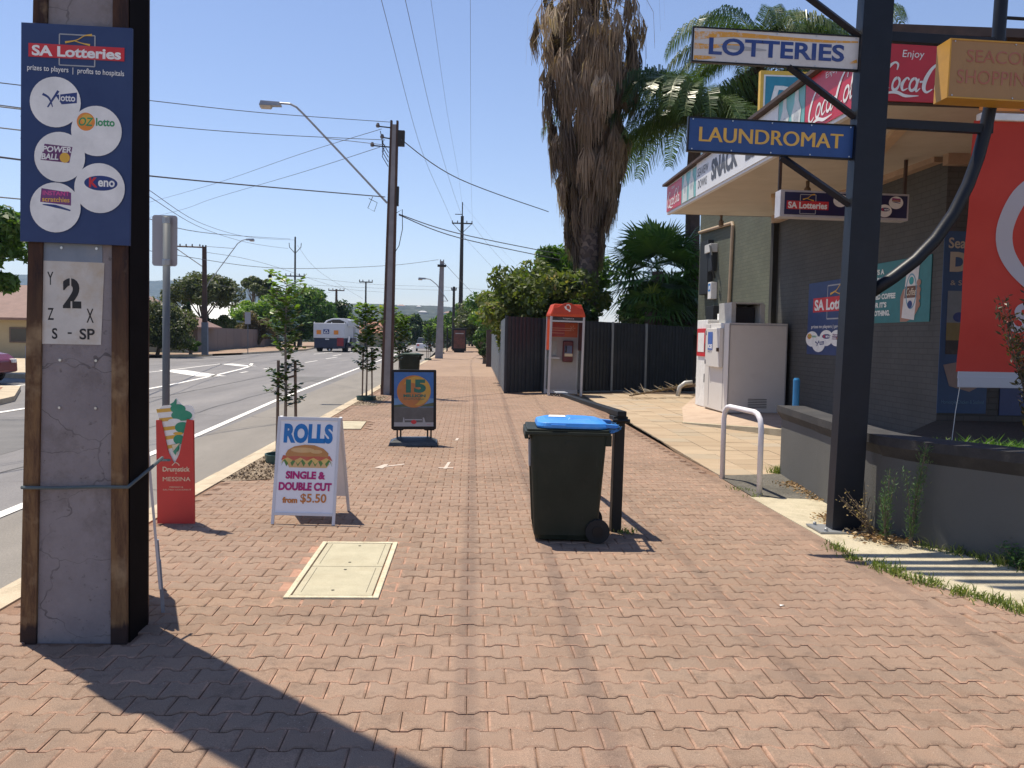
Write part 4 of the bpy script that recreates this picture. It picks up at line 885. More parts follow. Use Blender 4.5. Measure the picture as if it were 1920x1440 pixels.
t = thing('deli_poster', 'tall blue wall poster with cream letters behind the red banner', 'poster', (7.03, 11.84, 1.92))
MB().box(-.36, .36, 0, .012, -1.29, 1.29).build('sheet', mat('poster_deep_blue', (.012, .055, .15), .5), t)
p = Print(plane_y(-.001, .0025)); CR2 = ink('dull_cream', (.40, .36, .27))
p.text('Seaview', -.30, 1.05, .30, 1.2, CR2, bold=.02); p.text('D', -.27, .72, .0, 1.0, CR2, bold=.06); p.text('OWNS', .03, .72, .33, 1.0, CR2, bold=.04); p.text('& SPORTS', -.25, .53, .3, .60, CR2)
p.rect(-.28, -.45, .3, .45, ink('photo_sky', (.16, .20, .22))); p.rect(-.28, -.25, .3, .0, ink('photo_field', (.18, .15, .05))); p.rect(-.28, -.45, .3, -.25, BLK); p.ell(-.1, .08, .09, .07, NAVY)
p.text('Homestyle Chicken & Seafood', -.3, -1.17, .32, -1.1, ink('pale_blue', (.10, .22, .34))); p.shape([(-.3, -.6), (-.05, -.55), (.25, -.9), (.1, -.98), (-.2, -.9)], ink('torn', (.25, .2, .18)))
p.build('printed_face', t)
t = thing('blue_window_poster', 'dark blue poster low on the shop front behind the shrub', 'poster', (7.95, 11.84, 1.9)); MB().box(-.36, .36, 0, .012, -1.29, 1.2).build('sheet', PBW, t)
# fascia boards
def panel_side(nm, label, ya, yb, z0, z1, m_, fn):
    ym = (ya+yb)/2; t = thing(nm, label, 'sign', (4.262, ym, (z0+z1)/2)); h = (z1-z0)/2; w = abs(ya-yb)/2
    # the fascia falls slightly towards the near end
    k = .016
    q = lambda u, v, L: (-.004-.003*L, -u, v - k*u)
    mb = MB(); mb.add([q(a, b_, LL) for LL in (0, 2) for a, b_ in ((-w, -h), (w, -h), (w, h), (-w, h))], [(0, 1, 2, 3), (4, 5, 6, 7), (0, 1, 5, 4), (1, 2, 6, 5), (2, 3, 7, 6), (3, 0, 4, 7)]); mb.build('sheet', m_, t)
    p = Print(lambda u, v, L: q(u, v, L+2.2)); fn(p, w, h); p.build('printed_face', t); return t
SR = mat('cola_red', (.50, .016, .03), .4, var=.05); STL = mat('bottle_teal', (.16, .42, .40), .45); SWH = mat('sign_white', (.68, .69, .70), .45, var=.03)
def cola(p, w, h): p.text('Enjoy', -w*.30, h*.55, w*.1, h*.82, WHT); script_cola(p, -w*.92, -h*.85, w*.92, h*.6, WHT)
def bottles(p, w, h):
    for c in (-.5, .42):
        p.shape([(w*(c-.13), h*.98), (w*(c+.13), h*.98), (w*(c+.16), h*.55), (w*(c+.36), h*.15), (w*(c+.30), -h*.3), (w*(c+.36), -h*.98), (w*(c-.36), -h*.98), (w*(c-.30), -h*.3), (w*(c-.36), h*.15), (w*(c-.16), h*.55)], ink('bottle_white', (.6, .64, .62)))
        p.ell(w*c, -h*.1, w*.2, h*.3, ink('bottle_grey', (.42, .46, .48))); p.text('Coke', w*(c-.15), -h*.18, w*(c+.15), h*.0, GREYP)
panel_side('cola_sign', 'red cola sign at the far tip of the awning', 18.72, 17.42, 4.38, 4.92, SR, cola)
panel_side('bottle_sign', 'teal sign with white bottles beside the far cola sign', 17.40, 16.30, 4.36, 4.92, STL, bottles)
def snack(p, w, h):
    DG2 = ink('slate', (.07, .075, .09)); 
    p.text('SEAVIEW', -w*.96, h*.12, -w*.62, h*.62, DG2); p.text('DOWNS', -w*.93, -h*.62, -w*.65, -h*.12, DG2)
    p.text('SNACK', -w*.52, -h*.62, w*.18, h*.62, DG2, bold=.05); p.text('BAR', w*.36, -h*.62, w*.92, h*.62, DG2, bold=.05)
panel_side('snack_bar_sign', 'long white awning sign with dark snack bar lettering', 16.28, 11.95, 4.31, 4.92, SWH, snack)
panel_side('bottle_sign', 'teal sign with white bottles between the snack bar lettering and near cola sign', 11.93, 10.98, 4.27, 4.92, STL, bottles)
panel_side('cola_sign', 'red cola sign on the awning side just left of the tower post', 10.96, 9.17, 4.25, 4.92, SR, cola)
t = thing('cola_front_sign', 'large red cola sign on the awning front under the tower beam', 'sign', (4.87, 9.13, 4.545), (0, radians(.4), 0))
MB().box(-.56, .54, -.02, 0, -.34, .34).build('sheet', SR, t)
p = Print(plane_y(-.021, .003)); p.text('Enjoy', -.30, .10, -.06, .20, WHT, shear=.1); script_cola(p, -.567, -.29, .40, .11, WHT); p.build('printed_face', t)
t = thing('cola_front_banner', 'strip of bright orange and pink banner above the white banner roller', 'banner', (6.3, 9.12, 4.14))
MB().box(-.85, 2, -.012, 0, -.0, .13).build('strip', ORNG, t); MB().box(-.4, -.2, -.016, -.0125, 0.01, .12).build('patch', ink('violet', (.15, .02, .2)), t); MB().box(-.2, -.05, -.016, -.0125, 0.01, .12).build('patch', PINK, t); MB().box(-.03, .2, -.016, -.0125, 0.01, .12).build('patch', ink('lemon', (.6, .6, .08)), t)
# red banner
t = thing('red_banner', 'large hanging red banner with a white heart logo at right edge', 'banner', (6.4, 9.12, 4.06))
mb = MB(); nz = 24; nxb = 14
def bw(u, s): return (-1.0+2.8*u-.05*s, .02*sin(u*9+s*2)*s+.012*sin(s*14), -.03-2.72*s)
mb.add([bw(i/nxb, j/nz) for j in range(nz+1) for i in range(nxb+1)], [(j*(nxb+1)+i, j*(nxb+1)+i+1, (j+1)*(nxb+1)+i+1, (j+1)*(nxb+1)+i) for j in range(nz) for i in range(nxb)])
def banner_mat():
    m, n, l, b = _nodes('banner_cloth'); v = coords(n, l, (1, 1, 1), 'World')
    l.new(mixc(n, l, ramp(n, l, noise(n, l, 2, 4, .6, v), .3, .7), (.52, .055, .038), (.62, .08, .055)), b.inputs['Base Color']); b.inputs['Roughness'].default_value = .7
    tr_ = n.new('ShaderNodeBsdfTranslucent'); tr_.inputs[0].default_value = (.75, .05, .03, 1); ms = n.new('ShaderNodeMixShader'); ms.inputs[0].default_value = .4
    l.new(b.outputs[0], ms.inputs[1]); l.new(tr_.outputs[0], ms.inputs[2]); l.new(ms.outputs[0], n['Material Output'].inputs[0]); return m
mb.build('cloth', banner_mat(), t, smooth=True)
def banner_white():
    m, n, l, b = _nodes('banner_white'); b.inputs['Base Color'].default_value = (.62, .62, .66, 1); b.inputs['Roughness'].default_value = .7
    tr_ = n.new('ShaderNodeBsdfTranslucent'); tr_.inputs[0].default_value = (.5, .5, .55, 1); ms = n.new('ShaderNodeMixShader'); ms.inputs[0].default_value = .3
    l.new(b.outputs[0], ms.inputs[1]); l.new(tr_.outputs[0], ms.inputs[2]); l.new(ms.outputs[0], n['Material Output'].inputs[0]); return m
BWm = banner_white()
def bq(u, v, L):   # metres from top left corner of the cloth
    x, y, z = bw(u/2.8, v/2.72); return (x, y-.006-.003*L, z)
p = Print(bq)
SH = .14
bq0 = bq; p.fn = lambda u, v, L: bq0(u+SH, v, L)
p.curve([(1.25, .66), (.95, .58), (.66, .62), (.42, .80), (.29, 1.10), (.31, 1.36), (.46, 1.60), (.72, 1.84), (1.0, 2.05)], [.15, .17, .18, .19, .19, .18, .16, .12, .04], BWm, 5)
p.curve([(1.25, .66), (1.5, .58), (1.8, .64), (1.98, .86), (1.96, 1.2), (1.7, 1.6), (1.3, 1.98)], [.1, .17, .18, .19, .18, .15, .04], BWm, 5)
p.curve([(1.02, 1.74), (.8, 1.5), (.66, 1.26), (.68, 1.05), (.84, .94), (1.0, 1.05)], [.03, .11, .15, .15, .12, .05], BWm, 5)
p.curve([(1.1, 1.0), (1.3, .92), (1.46, 1.06), (1.4, 1.36), (1.14, 1.66)], [.04, .13, .15, .13, .03], BWm, 5)
fl = lambda pts: pts
vs, fs = letters('Streets', .04, .2); xs2 = [a[0] for a in vs]; 
p.shape([(.40+a[0]*.42, 2.26-a[1]*.42) for a in vs], BWm, fs)
p.build('printed_logo', t)
MB().box(-1.04, 2, -.03, .01, -2.92, -2.80).build('bottom_hem', BWm, t, bevel=.006)
mb = MB(); mb.hexa([(-1.05, -.02, -2.82), (2, -.02, -2.82), (2, 0, -2.82), (-1.05, 0, -2.82)], [(-1.045, -.02, -2.745), (2, -.02, -2.745), (2, 0, -2.745), (-1.045, 0, -2.745)]); mb.build('hem_cloth', BWm, t)
MB().box(-.95, 2, -.04, .05, -.03, .05).build('roller', WHT, t, bevel=.01)
mb = MB(); mb.tube([(-1.0, .0, -2.8), (-.98, .12, -3.2), (-.96, .2, -3.55)], .004, 5); mb.build('tie_cord', WHT, t)
# roof sign
t = thing('roof_sign', 'blue and yellow roof sign with a white letter D behind the awning', 'sign', (6.2, 16, 5.0))
MB().box(-.86, .9, 0, .12, .0, 1.66).build('case', mat('sign_yellow', (.66, .42, .06), .5), t)
MB().box(-.80, .84, -.012, -.001, .83, 1.58).build('panel', WHT, t); MB().box(-.77, .81, -.02, -.0125, .86, 1.55).build('face', mat('sign_cyan', (.02, .22, .33), .4), t); MB().box(-.74, .84, -.012, -.001, .05, .75).build('lower_face', BLK, t)
p = Print(plane_y(-.021, .003)); p.text('DELI', -.68, 1.04, .44, 1.38, WHT, bold=.04, shear=.2); p.build('lettering', t)
# hanging lotteries light box
t = thing('hanging_light_box', 'dark blue lotteries light box hanging under the awning', 'sign', (5.3, 12.2, 3.57), (0, radians(.5), 0))
MB().box(-.92, .96, -.11, .11, -.19, .19).build('case', mat('case_grey', (.45, .45, .48), .4), t, bevel=.006)
MB().box(-.86, .93, -.118, -.1105, -.155, .16).build('face', mat('box_navy', (.010, .016, .07), .3), t)
for x in (-.9, .94): MB().box(x-.02, x+.02, -.02, .02, .19, .70).build('hanger', TRB, t)
p = Print(plane_y(-.119, .0015)); lotteries_logo(p, -.83, -.14, -.22, .13)
for a, b_, k in ((-.05, .06, 'x'), (.15, -.03, 'oz'), (.36, .05, 'power'), (.60, -.06, 'keno'), (.76, .06, 'scratch')): ball(p, a, b_, .105, k, .09)
p.build('printed_face', t)

# ice box and drinks fridge by the side wall
ICW = mat('ice_white', (.66, .64, .61), .45, var=.04, scale=2, dirt=(.42, .38, .34), dirt_amt=.3, dscale=2)
t = thing('ice_freezer', 'big off white ice freezer with a small side door by the shop wall', 'freezer', (5.37, 17.55, .05))
MB().box(0, 1.25, 0, 1.75, .04, 1.93).build('cabinet', ICW, t, bevel=.012)
MB().box(.03, 1.2, .03, 1.7, -.0, .04).build('plinth', mat('plinth_rust', (.25, .2, .14), .8), t)
d = MB().box(-.09, -.003, .35, 1.35, .98, 1.82).build('door', ICW, t, bevel=.01)
MB().box(-.13, -.092, .36, .44, 1.32, 1.40).build('latch', mat('latch', (.10, .06, .04), .4, .6), d)
p = Print(lambda u, v, L: (-.092-.003*L, -u, v)); p.rect(-1.22, 1.35, -.85, 1.74, ink('ice_blue', (.05, .12, .4))); p.text('ICE', -1.2, 1.38, -.88, 1.47, WHT, bold=.05); p.text('PARTY', -1.2, 1.29, -.88, 1.33, NAVY); p.build('door_print', d)
fz = t
for x in (.02, 1.23): MB().box(x-.012, x+.012, -.006, -.001, .06, 1.91).build('edge_trim', mat('alu_trim', (.45, .45, .46), .4, .5), fz)
for z in (.06, 1.89): MB().box(.035, 1.215, -.006, -.001, z-.012, z+.012).build('edge_trim', MATS['alu_trim'], fz)
MB().box(-.006, -.001, 1.37, 1.39, .1, 1.9).build('seam', MATS['alu_trim'], fz); MB().box(-.006, -.001, .31, .33, .1, 1.9).build('seam', MATS['alu_trim'], fz)
for z in (1.08, 1.72): MB().box(-.11, -.002, 1.352, 1.40, z-.05, z+.05).build('hinge', MATS['alu_trim'], fz)
for k in range(6): MB().box(.45, .85, -.005, -.001, .16+.035*k, .172+.035*k).build('vent_slot', DH, fz)
t = thing('freezer_compressor', 'grey compressor unit with a dark opening on top of the ice freezer', 'compressor', (5.47, 17.75, 1.985))
mb = MB(); mb.box(0, .10, 0, .9, 0, .43); mb.box(.10, .68, 0, .9, .40, .43); mb.box(.62, .72, 0, .9, 0, .40); mb.box(.10, .62, .85, .9, 0, .40); mb.build('housing', mat('housing', (.42, .42, .40), .5), t, bevel=.006)
MB().box(.13, .6, .3, .8, 0, .34).build('motor', mat('motor_dark', (.02, .02, .025), .5), t)
t = thing('drinks_fridge', 'white drinks fridge with a red panel behind the ice freezer', 'fridge', (5.47, 19.5, .03))
MB().box(0, .9, 0, .9, .02, 2.05).build('cabinet', WHT, t, bevel=.01)
MB().box(-.025, -.002, .1, .8, 1.2, 1.85).build('red_panel', RED, t); MB().box(-.03, -.026, .18, .72, 1.3, 1.75).build('panel_face', WHT, t); MB().box(.25, .85, -.015, -.002, 1.68, 2.0).build('side_panel', RED, t)
for z in (.6, 1.3): MB().box(-.04, -.004, .02, .08, z, z+.2).build('hinge', BLK, t)
MB().box(.3, .55, -.4, .3, 2.06, 2.2).build('cap', WHT, t, bevel=.01)
t = thing('blue_bollard', 'short bright blue post behind the planter', 'bollard', (5.03, 12.9, .12)); MB().lathe([(.05, -.12), (.05, .90), (.035, .93)]).build('tube', mat('bollard_blue', (.02, .18, .42), .4), t, smooth=False)

# raised planter
PLW = mat('planter_render', (.10, .10, .095), .85, var=.08, scale=3, dirt=(.06, .06, .055), dirt_amt=.4, bmp=.3, bscale=90)
t = thing('planter', 'long dark grey rendered planter wall with a coping behind the tower post', 'planter', (4.0, 8, 0))
out = [(3.78, 10.12), (3.60, 8.6), (3.46, 7.25), (3.46, 6.95), (3.53, 6.72), (3.66, 6.48), (3.95, 6.05), (4.35, 5.45), (4.8, 4.8), (7.2, 4.8), (6.5, 10.12)]
o2 = [(x-4, y-8) for x, y in out]
mb = MB(); n_ = len(o2)
inn = [(3.98, 9.92), (3.80, 8.6), (3.67, 7.28), (3.67, 7.0), (3.73, 6.8), (3.85, 6.58), (4.13, 6.16), (4.52, 5.57), (4.95, 4.98), (7.0, 4.98), (6.35, 9.92)]
outc = [(x-.05*(1 if x < 5 else 0), y+(.04 if y > 10 else -.03)) for x, y in out]
L_ = [[(x-4, y-8, z if x < 6 else min(z, .1)) for x, y in P_] for P_, z in ((out, -.1), (out, .76), (inn, .76), (inn, -.1))]
mb.add([q for r_ in L_ for q in r_], [(i*n_+k, i*n_+(k+1) % n_, (i+1) % 4*n_+(k+1) % n_, (i+1) % 4*n_+k) for i in range(3) for k in range(n_)]); mb.build('wall', PLW, t)
mb = MB(); L_ = [[(x-4, y-8, z if x < 6 else min(z, .12)) for x, y in P_] for P_, z in ((outc, .76), (outc, .835), (inn, .845), (inn, .30))]
mb.add([q for r_ in L_ for q in r_], [(i*n_+k, i*n_+(k+1) % n_, (i+1) % 4*n_+(k+1) % n_, (i+1) % 4*n_+k) for i in range(4) for k in range(n_)])
mb.build('coping', mat('coping_dark', (.026, .026, .028), .8, var=.2, dirt=(.07, .065, .06), dirt_amt=.5, dscale=3, bmp=.4), t)
mb = MB(); mb.add([(x-4, y-8, .52) for x, y in inn[:-2]+[(8.2, 4.98), (8.2, 11.84), (6.66, 11.84), (5.2, 9.92)]], [tuple(range(n_+2))]); mb.build('soil', mat('dark_mulch', (.045, .038, .03), .95, var=.4, scale=20, bmp=1, bscale=40), t)

# fences
FDK = mat('fence_charcoal', (.028, .034, .043), .5, .15, var=.08, scale=3, dirt=(.08, .08, .08), dirt_amt=.25)
FGR = mat('fence_grey', (.20, .23, .25), .5, .2, var=.08, dirt=(.3, .3, .28), dirt_amt=.25)
def corrugated(t, a, b_, z0, za, zb, m_, pitch=.125, depth=.028, width=.78, tin=1):
    A = Vector((*a, 0)); B = Vector((*b_, 0)); L_ = (B-A).length; d = (B-A)/L_; q = Vector((d.y, -d.x, 0)); n_ = max(1, round(L_/width)); w = L_/n_
    for i in range(n_):
        prof = []; s = 0; s0 = i*w
        while s < w-1e-6:
            for f_, dd in ((0, 0), (.30, 0), (.42, 1), (.88, 1), (1.0, 0)):
                if s+f_*pitch <= w and (f_ < 1): prof.append((s+f_*pitch, dd*depth))
            s += pitch
        prof.append((w, 0)); vs = []
        for off in (0, .004):
            for z_ in (0, 1):
                for s_, dd in prof:
                    tt = (s0+s_)/L_; P_ = A+d*(s0+s_)+q*(dd+off-.002*(i % 2)); z = z0 if z_ == 0 else za+(zb-za)*tt
                    vs.append((P_.x-t.location.x, P_.y-t.location.y, z))
        k = len(prof); fs = []
        for j in range(k-1): fs += [(j, j+1, k+j+1, k+j), (2*k+j, 2*k+j+1, 3*k+j+1, 3*k+j), (k+j, k+j+1, 3*k+j+1, 3*k+j)]
        MB().add(vs, fs).build('fence_panel', m_, t)
t = thing('metal_fence', 'charcoal corrugated steel fence running behind the orange phone booth', 'fence', (1.0, 24.1, 0))
corrugated(t, (1.0, 24.1), (7.2, 27.3), .02, 2.18, 2.02, FDK)
for x, y, z in ((.0, 0, 2.2), (1.12, .52, 2.16), (4.3-1, 1.62, 2.12), (5.45-1, 2.2, 2.1)):
    MB().box(x-.03, x+.03, y-.07, y-.005, 0, z-.01).build('post', FGR if x > 1.2 else FDK, t)
t = thing('metal_fence', 'lighter grey corrugated steel fence along the footpath beyond the phone booth', 'fence', (1.0, 24.1, 0))
corrugated(t, (1.14, 44.5), (1.0, 24.15), .05, 2.02, 2.12, FGR, .2, .035)
MB().box(-.02, 0.06, .0, .06, 0, 2.2).build('post', FDK, t)
t = thing('brick_gate_post', 'dark brown fence post at the end of the grey steel fence', 'post', (1.1, 45, 0)); MB().box(-.25, .05, 0, .5, 0, 1.95).build('shaft', mat('brown_post', (.07, .045, .04), .7), t)
t = thing('brown_fence', 'brown timber fence at the far end of the footpath', 'fence', (.95, 90, 0))
MB().box(.0, 3.5, 0, .1, 0, 2.0).build('end_panel', mat('brown_red', (.12, .06, .045), .8), t); MB().box(0, .08, .1, 40, 0, 1.95).build('side_panel', mat('brown_red', (0, 0, 0)), t)

# phone booth
t = thing('phone_booth', 'public phone booth with an orange roof in front of the charcoal fence', 'phone booth', (2.62, 23.35, 0), (0, radians(.9), radians(2)))
ORB = mat('booth_orange', (.62, .075, .02), .35, var=.06); BFR = mat('booth_frame', (.48, .49, .53), .35, .3, var=.05)
for x in (-.45, .45):
    for y in (0, .85): MB().box(x-.03, x+.03, y-.03, y+.03, 0, 2.18).build('corner_post', BFR, t, bevel=.004)
MB().box(-.48, .48, -.04, .9, 2.18, 2.235).build('roof_rail', ORB, t, bevel=.008)
mb = MB(); mb.hexa([(-.48, -.04, 2.235), (.48, -.04, 2.235), (.48, .9, 2.235), (-.48, .9, 2.235)], [(-.38, .05, 2.52), (.38, .05, 2.52), (.38, .8, 2.52), (-.38, .8, 2.52)])
rf_ = mb.build('roof', ORB, t, bevel=.015)
arc = [(-.40, 2.42), (-.33, 2.42), (-.26, 2.44), (-.18, 2.50), (-.1, 2.54), (0, 2.555), (.1, 2.54), (.18, 2.50), (.26, 2.44), (.33, 2.42), (.40, 2.42), (.42, 2.25), (-.42, 2.25)]
MB().prism(arc, 'y', -.035, .03).build('roof_front', mat('booth_red', (.50, .05, .02), .35), t, bevel=.006)
p = Print(plane_y(-.036, .0025)); p.curve([(-.08, 2.46), (-.06, 2.40), (-.02, 2.37), (.03, 2.35), (.05, 2.32)], [.06, .05, .03, .05, .06], WHT); p.curve([(-.06, 2.49), (.02, 2.50), (.06, 2.44), (.05, 2.38)], [.02, .03, .025, .015], WHT); p.build('handset_logo', t)
MB().box(-.42, .42, -.02, .02, 2.075, 2.165).build('name_board', BLK, t); MB().box(-.42, .42, -.025, .02, 2.03, 2.074).build('rail', BFR, t)
p = Print(plane_y(-.021, .003)); p.text('Telephone', -.14, 2.10, .17, 2.145, WHT); p.build('lettering', t)
MB().box(-.42, .42, .80, .83, .12, 1.62).build('back_panel', mat('booth_grey', (.42, .40, .40), .5, var=.05), t); MB().box(-.42, .42, .80, .83, 1.62, 2.03).build('back_poster', mat('poster_orange_red', (.55, .12, .05), .4), t)
p = Print(plane_y(.798, .003)); p.rect(-.42, 1.64, .05, 2.0, ink('poster_mauve', (.45, .08, .10))); 
for z, w in ((1.86, .62), (1.80, .6), (1.72, .4)): p.rect(-.36, z, -.36+w, z+.02, ink('poster_light', (.65, .35, .3)))
for a in range(5): p.curve([(.27+.02*cos(a*1.25), 1.88+.02*sin(a*1.25)), (.27+.08*cos(a*1.25), 1.88+.08*sin(a*1.25))], .015, ink('spark', (.66, .4, .3)))
p.build('poster_print', t)
MB().box(-.42, .42, .79, .84, .02, .119).build('kick_rail', BFR, t)
ph = MB().box(.0, .29, .62, .795, .92, 1.52).build('telephone', mat('phone_maroon', (.12, .02, .03), .35), t, bevel=.03)
MB().box(.04, .25, .60, .619, 1.08, 1.38).build('phone_face', mat('phone_blue', (.10, .13, .24), .35), ph); MB().box(.04, .27, .596, .6185, 1.08, 1.16).build('card_strip', CREAM, ph)
MB().tube([(.075, .585, 1.2), (.075, .57, 1.28), (.075, .585, 1.37)], [.025, .016, .025], 8).build('handset', BLK, ph)
MB().box(-.40, -.16, .77, .795, 1.08, 1.50).build('info_board', mat('info_grey', (.36, .40, .42), .4), t, bevel=.006); MB().box(-.42, -.10, .55, .797, 1.0, 1.05).build('shelf', BFR, t)
gl = bpy.data.materials.new('booth_glass'); gl.use_nodes = True; g_ = gl.node_tree.nodes['Principled BSDF']; g_.inputs['Transmission Weight'].default_value = 1; g_.inputs['Roughness'].default_value = .02; g_.inputs['IOR'].default_value = 1.1; g_.inputs['Base Color'].default_value = (.8, .85, .85, 1)
for x in (-.45, .45): MB().box(x-.004, x+.004, .031, .819, .15, 1.25).build('side_glass', gl, t)
MB().box(-.455, -.445, .031, .819, 1.25, 2.17).build('side_panel', ORB, t); MB().box(.446, .454, .031, .819, 1.25, 2.17).build('side_panel', mat('panel_dark', (.08, .03, .03), .5), t)

# ================================================================ VEGETATION
def leaf_mat(name, A, B, Cc=None, trans=.35, rough=.5):
    m, n, l, b = _nodes(name); at = n.new('ShaderNodeAttribute'); at.attribute_name = 'v'
    r = n.new('ShaderNodeValToRGB'); e = r.color_ramp.elements; e[0].color = (*A, 1); e[1].color = (*B, 1)
    if Cc: e[1].position = .8; x = e.new(1.0); x.color = (*Cc, 1)
    l.new(at.outputs['Fac'], r.inputs[0]); l.new(r.outputs[0], b.inputs['Base Color']); b.inputs['Roughness'].default_value = rough; b.inputs['Specular IOR Level'].default_value = .4
    t_ = n.new('ShaderNodeBsdfTranslucent'); br = mixc(n, l, 1., r.outputs[0], (1.5, 1.6, .7), 'MULTIPLY'); l.new(br, t_.inputs[0])
    ms = n.new('ShaderNodeMixShader'); ms.inputs[0].default_value = trans; l.new(b.outputs[0], ms.inputs[1]); l.new(t_.outputs[0], ms.inputs[2]); l.new(ms.outputs[0], n['Material Output'].inputs[0])
    MATS[name] = m; return m
BARK = mat('bark', (.13, .10, .075), .9, var=.25, scale=8, bmp=.6, bscale=40)
BARKG = mat('bark_grey', (.22, .18, .15), .9, var=.2, scale=8, bmp=.5, bscale=60)
L_DK = leaf_mat('leaf_dark', (.018, .04, .012), (.05, .095, .025)); L_MID = leaf_mat('leaf_mid', (.03, .08, .012), (.11, .20, .035), (.20, .25, .05)); L_YEL = leaf_mat('leaf_yellow', (.055, .085, .02), (.17, .20, .05), (.34, .24, .10))
L_BRT = leaf_mat('leaf_bright', (.07, .14, .02), (.20, .33, .04), (.35, .32, .07)); L_OLV = leaf_mat('leaf_olive', (.045, .06, .025), (.12, .14, .055)); L_BRN = leaf_mat('leaf_brownish', (.07, .055, .03), (.16, .12, .06))
L_CYP = leaf_mat('leaf_cypress', (.012, .028, .012), (.03, .06, .025))
def unit(v): return v/np.maximum(np.linalg.norm(v, axis=-1, keepdims=True), 1e-9)
def leaves(n_, centres, radii, size, rg, flat=.25, squash=.8, aspect=.5, droop=0.):
    """leaf quads scattered in clumps"""
    k = rg.integers(0, len(centres), n_); d = unit(rg.normal(size=(n_, 3))); rr = rg.uniform(.35, 1.0, n_)**.5
    P = centres[k]+d*(radii[k]*rr)[:, None]*np.array([1, 1, squash])
    nrm = unit(d*.6+rg.normal(size=(n_, 3))*.7+np.array([0, 0, flat*2])); a = unit(np.cross(nrm, rg.normal(size=(n_, 3)))); 
    a[:, 2] -= droop; a = unit(a); b_ = unit(np.cross(nrm, a)); s = size*rg.uniform(.6, 1.35, n_)
    A = a*s[:, None]; B = b_*(s*aspect)[:, None]
    Q = np.stack([P-A, P+B*.9-A*.1, P+A, P-B*.9-A*.1], 1)
    v = np.clip(rg.normal(.42, .2, n_)+.25*(rg.random(len(centres))-.5)[k]*2, 0, 1)
    return Q, v
def blob(label, cat, nm, x, y, z0, rx, ry, h, n_, size, lm, seed, trunk=None, clumps=40, group=None, flat=.25, aspect=.5, trunk_r=.12, shape='round', bark=None, core=True, part='crown'):
    rg = np.random.default_rng(seed); t = thing(nm, label, cat, (x, y, z0), (0, 0, 0), group)
    tz = trunk or 0; ch = h-tz
    d = unit(rg.normal(size=(clumps, 3))); rr = rg.uniform(.25, .95, clumps)[:, None]
    Cn = d*rr*np.array([rx, ry, ch/2])+np.array([0, 0, tz+ch/2])
    if shape == 'cone':
        zz_ = rg.uniform(0, 1, clumps)**1.2; a = rg.uniform(0, 2*pi, clumps); q = (1-zz_)**.8*rg.uniform(.4, .8, clumps)
        Cn = np.stack([rx*q*np.cos(a), ry*q*np.sin(a), tz+ch*zz_], 1)
    if shape == 'dome': Cn[:, 2] = tz+(Cn[:, 2]-tz)*.6+ch*.35*(1-((Cn[:, 0]/rx)**2+(Cn[:, 1]/ry)**2))
    Cn[:, 2] = np.maximum(Cn[:, 2], .25 if not trunk else tz*.9)
    n_ = int(n_*1.5); size = size*1.15; R_ = rg.uniform(.20, .42, clumps)*min(rx, ch)*(1.0 if shape != 'cone' else .7)
    Q, v = leaves(n_, Cn, R_, size, rg, flat, .8, aspect)
    quad_mesh(part, Q, v, lm, t)
    mb = MB(); th_ = max(tz, h*.3)
    bend = rg.uniform(-.15, .15, 2)*rx
    top_ = (bend[0], bend[1], th_+ch*.25)
    mb.tube([(0, 0, -.3), (bend[0]*.4, bend[1]*.4, th_*.5), (bend[0], bend[1], th_), top_], [trunk_r*1.2, trunk_r, trunk_r*.8, trunk_r*.5], 8)
    for i in range(min(14, clumps)):
        c = Cn[i]; s_ = Vector((bend[0]*.7, bend[1]*.7, th_*rg.uniform(.55, 1.0))); e_ = Vector(c); mid = (s_+e_)/2+Vector((0, 0, -.08*ch)); mb.tube([s_, mid, e_], [trunk_r*.45, trunk_r*.3, trunk_r*.12], 5)
    mb.build('trunk', bark or BARK, t, smooth=True); return t

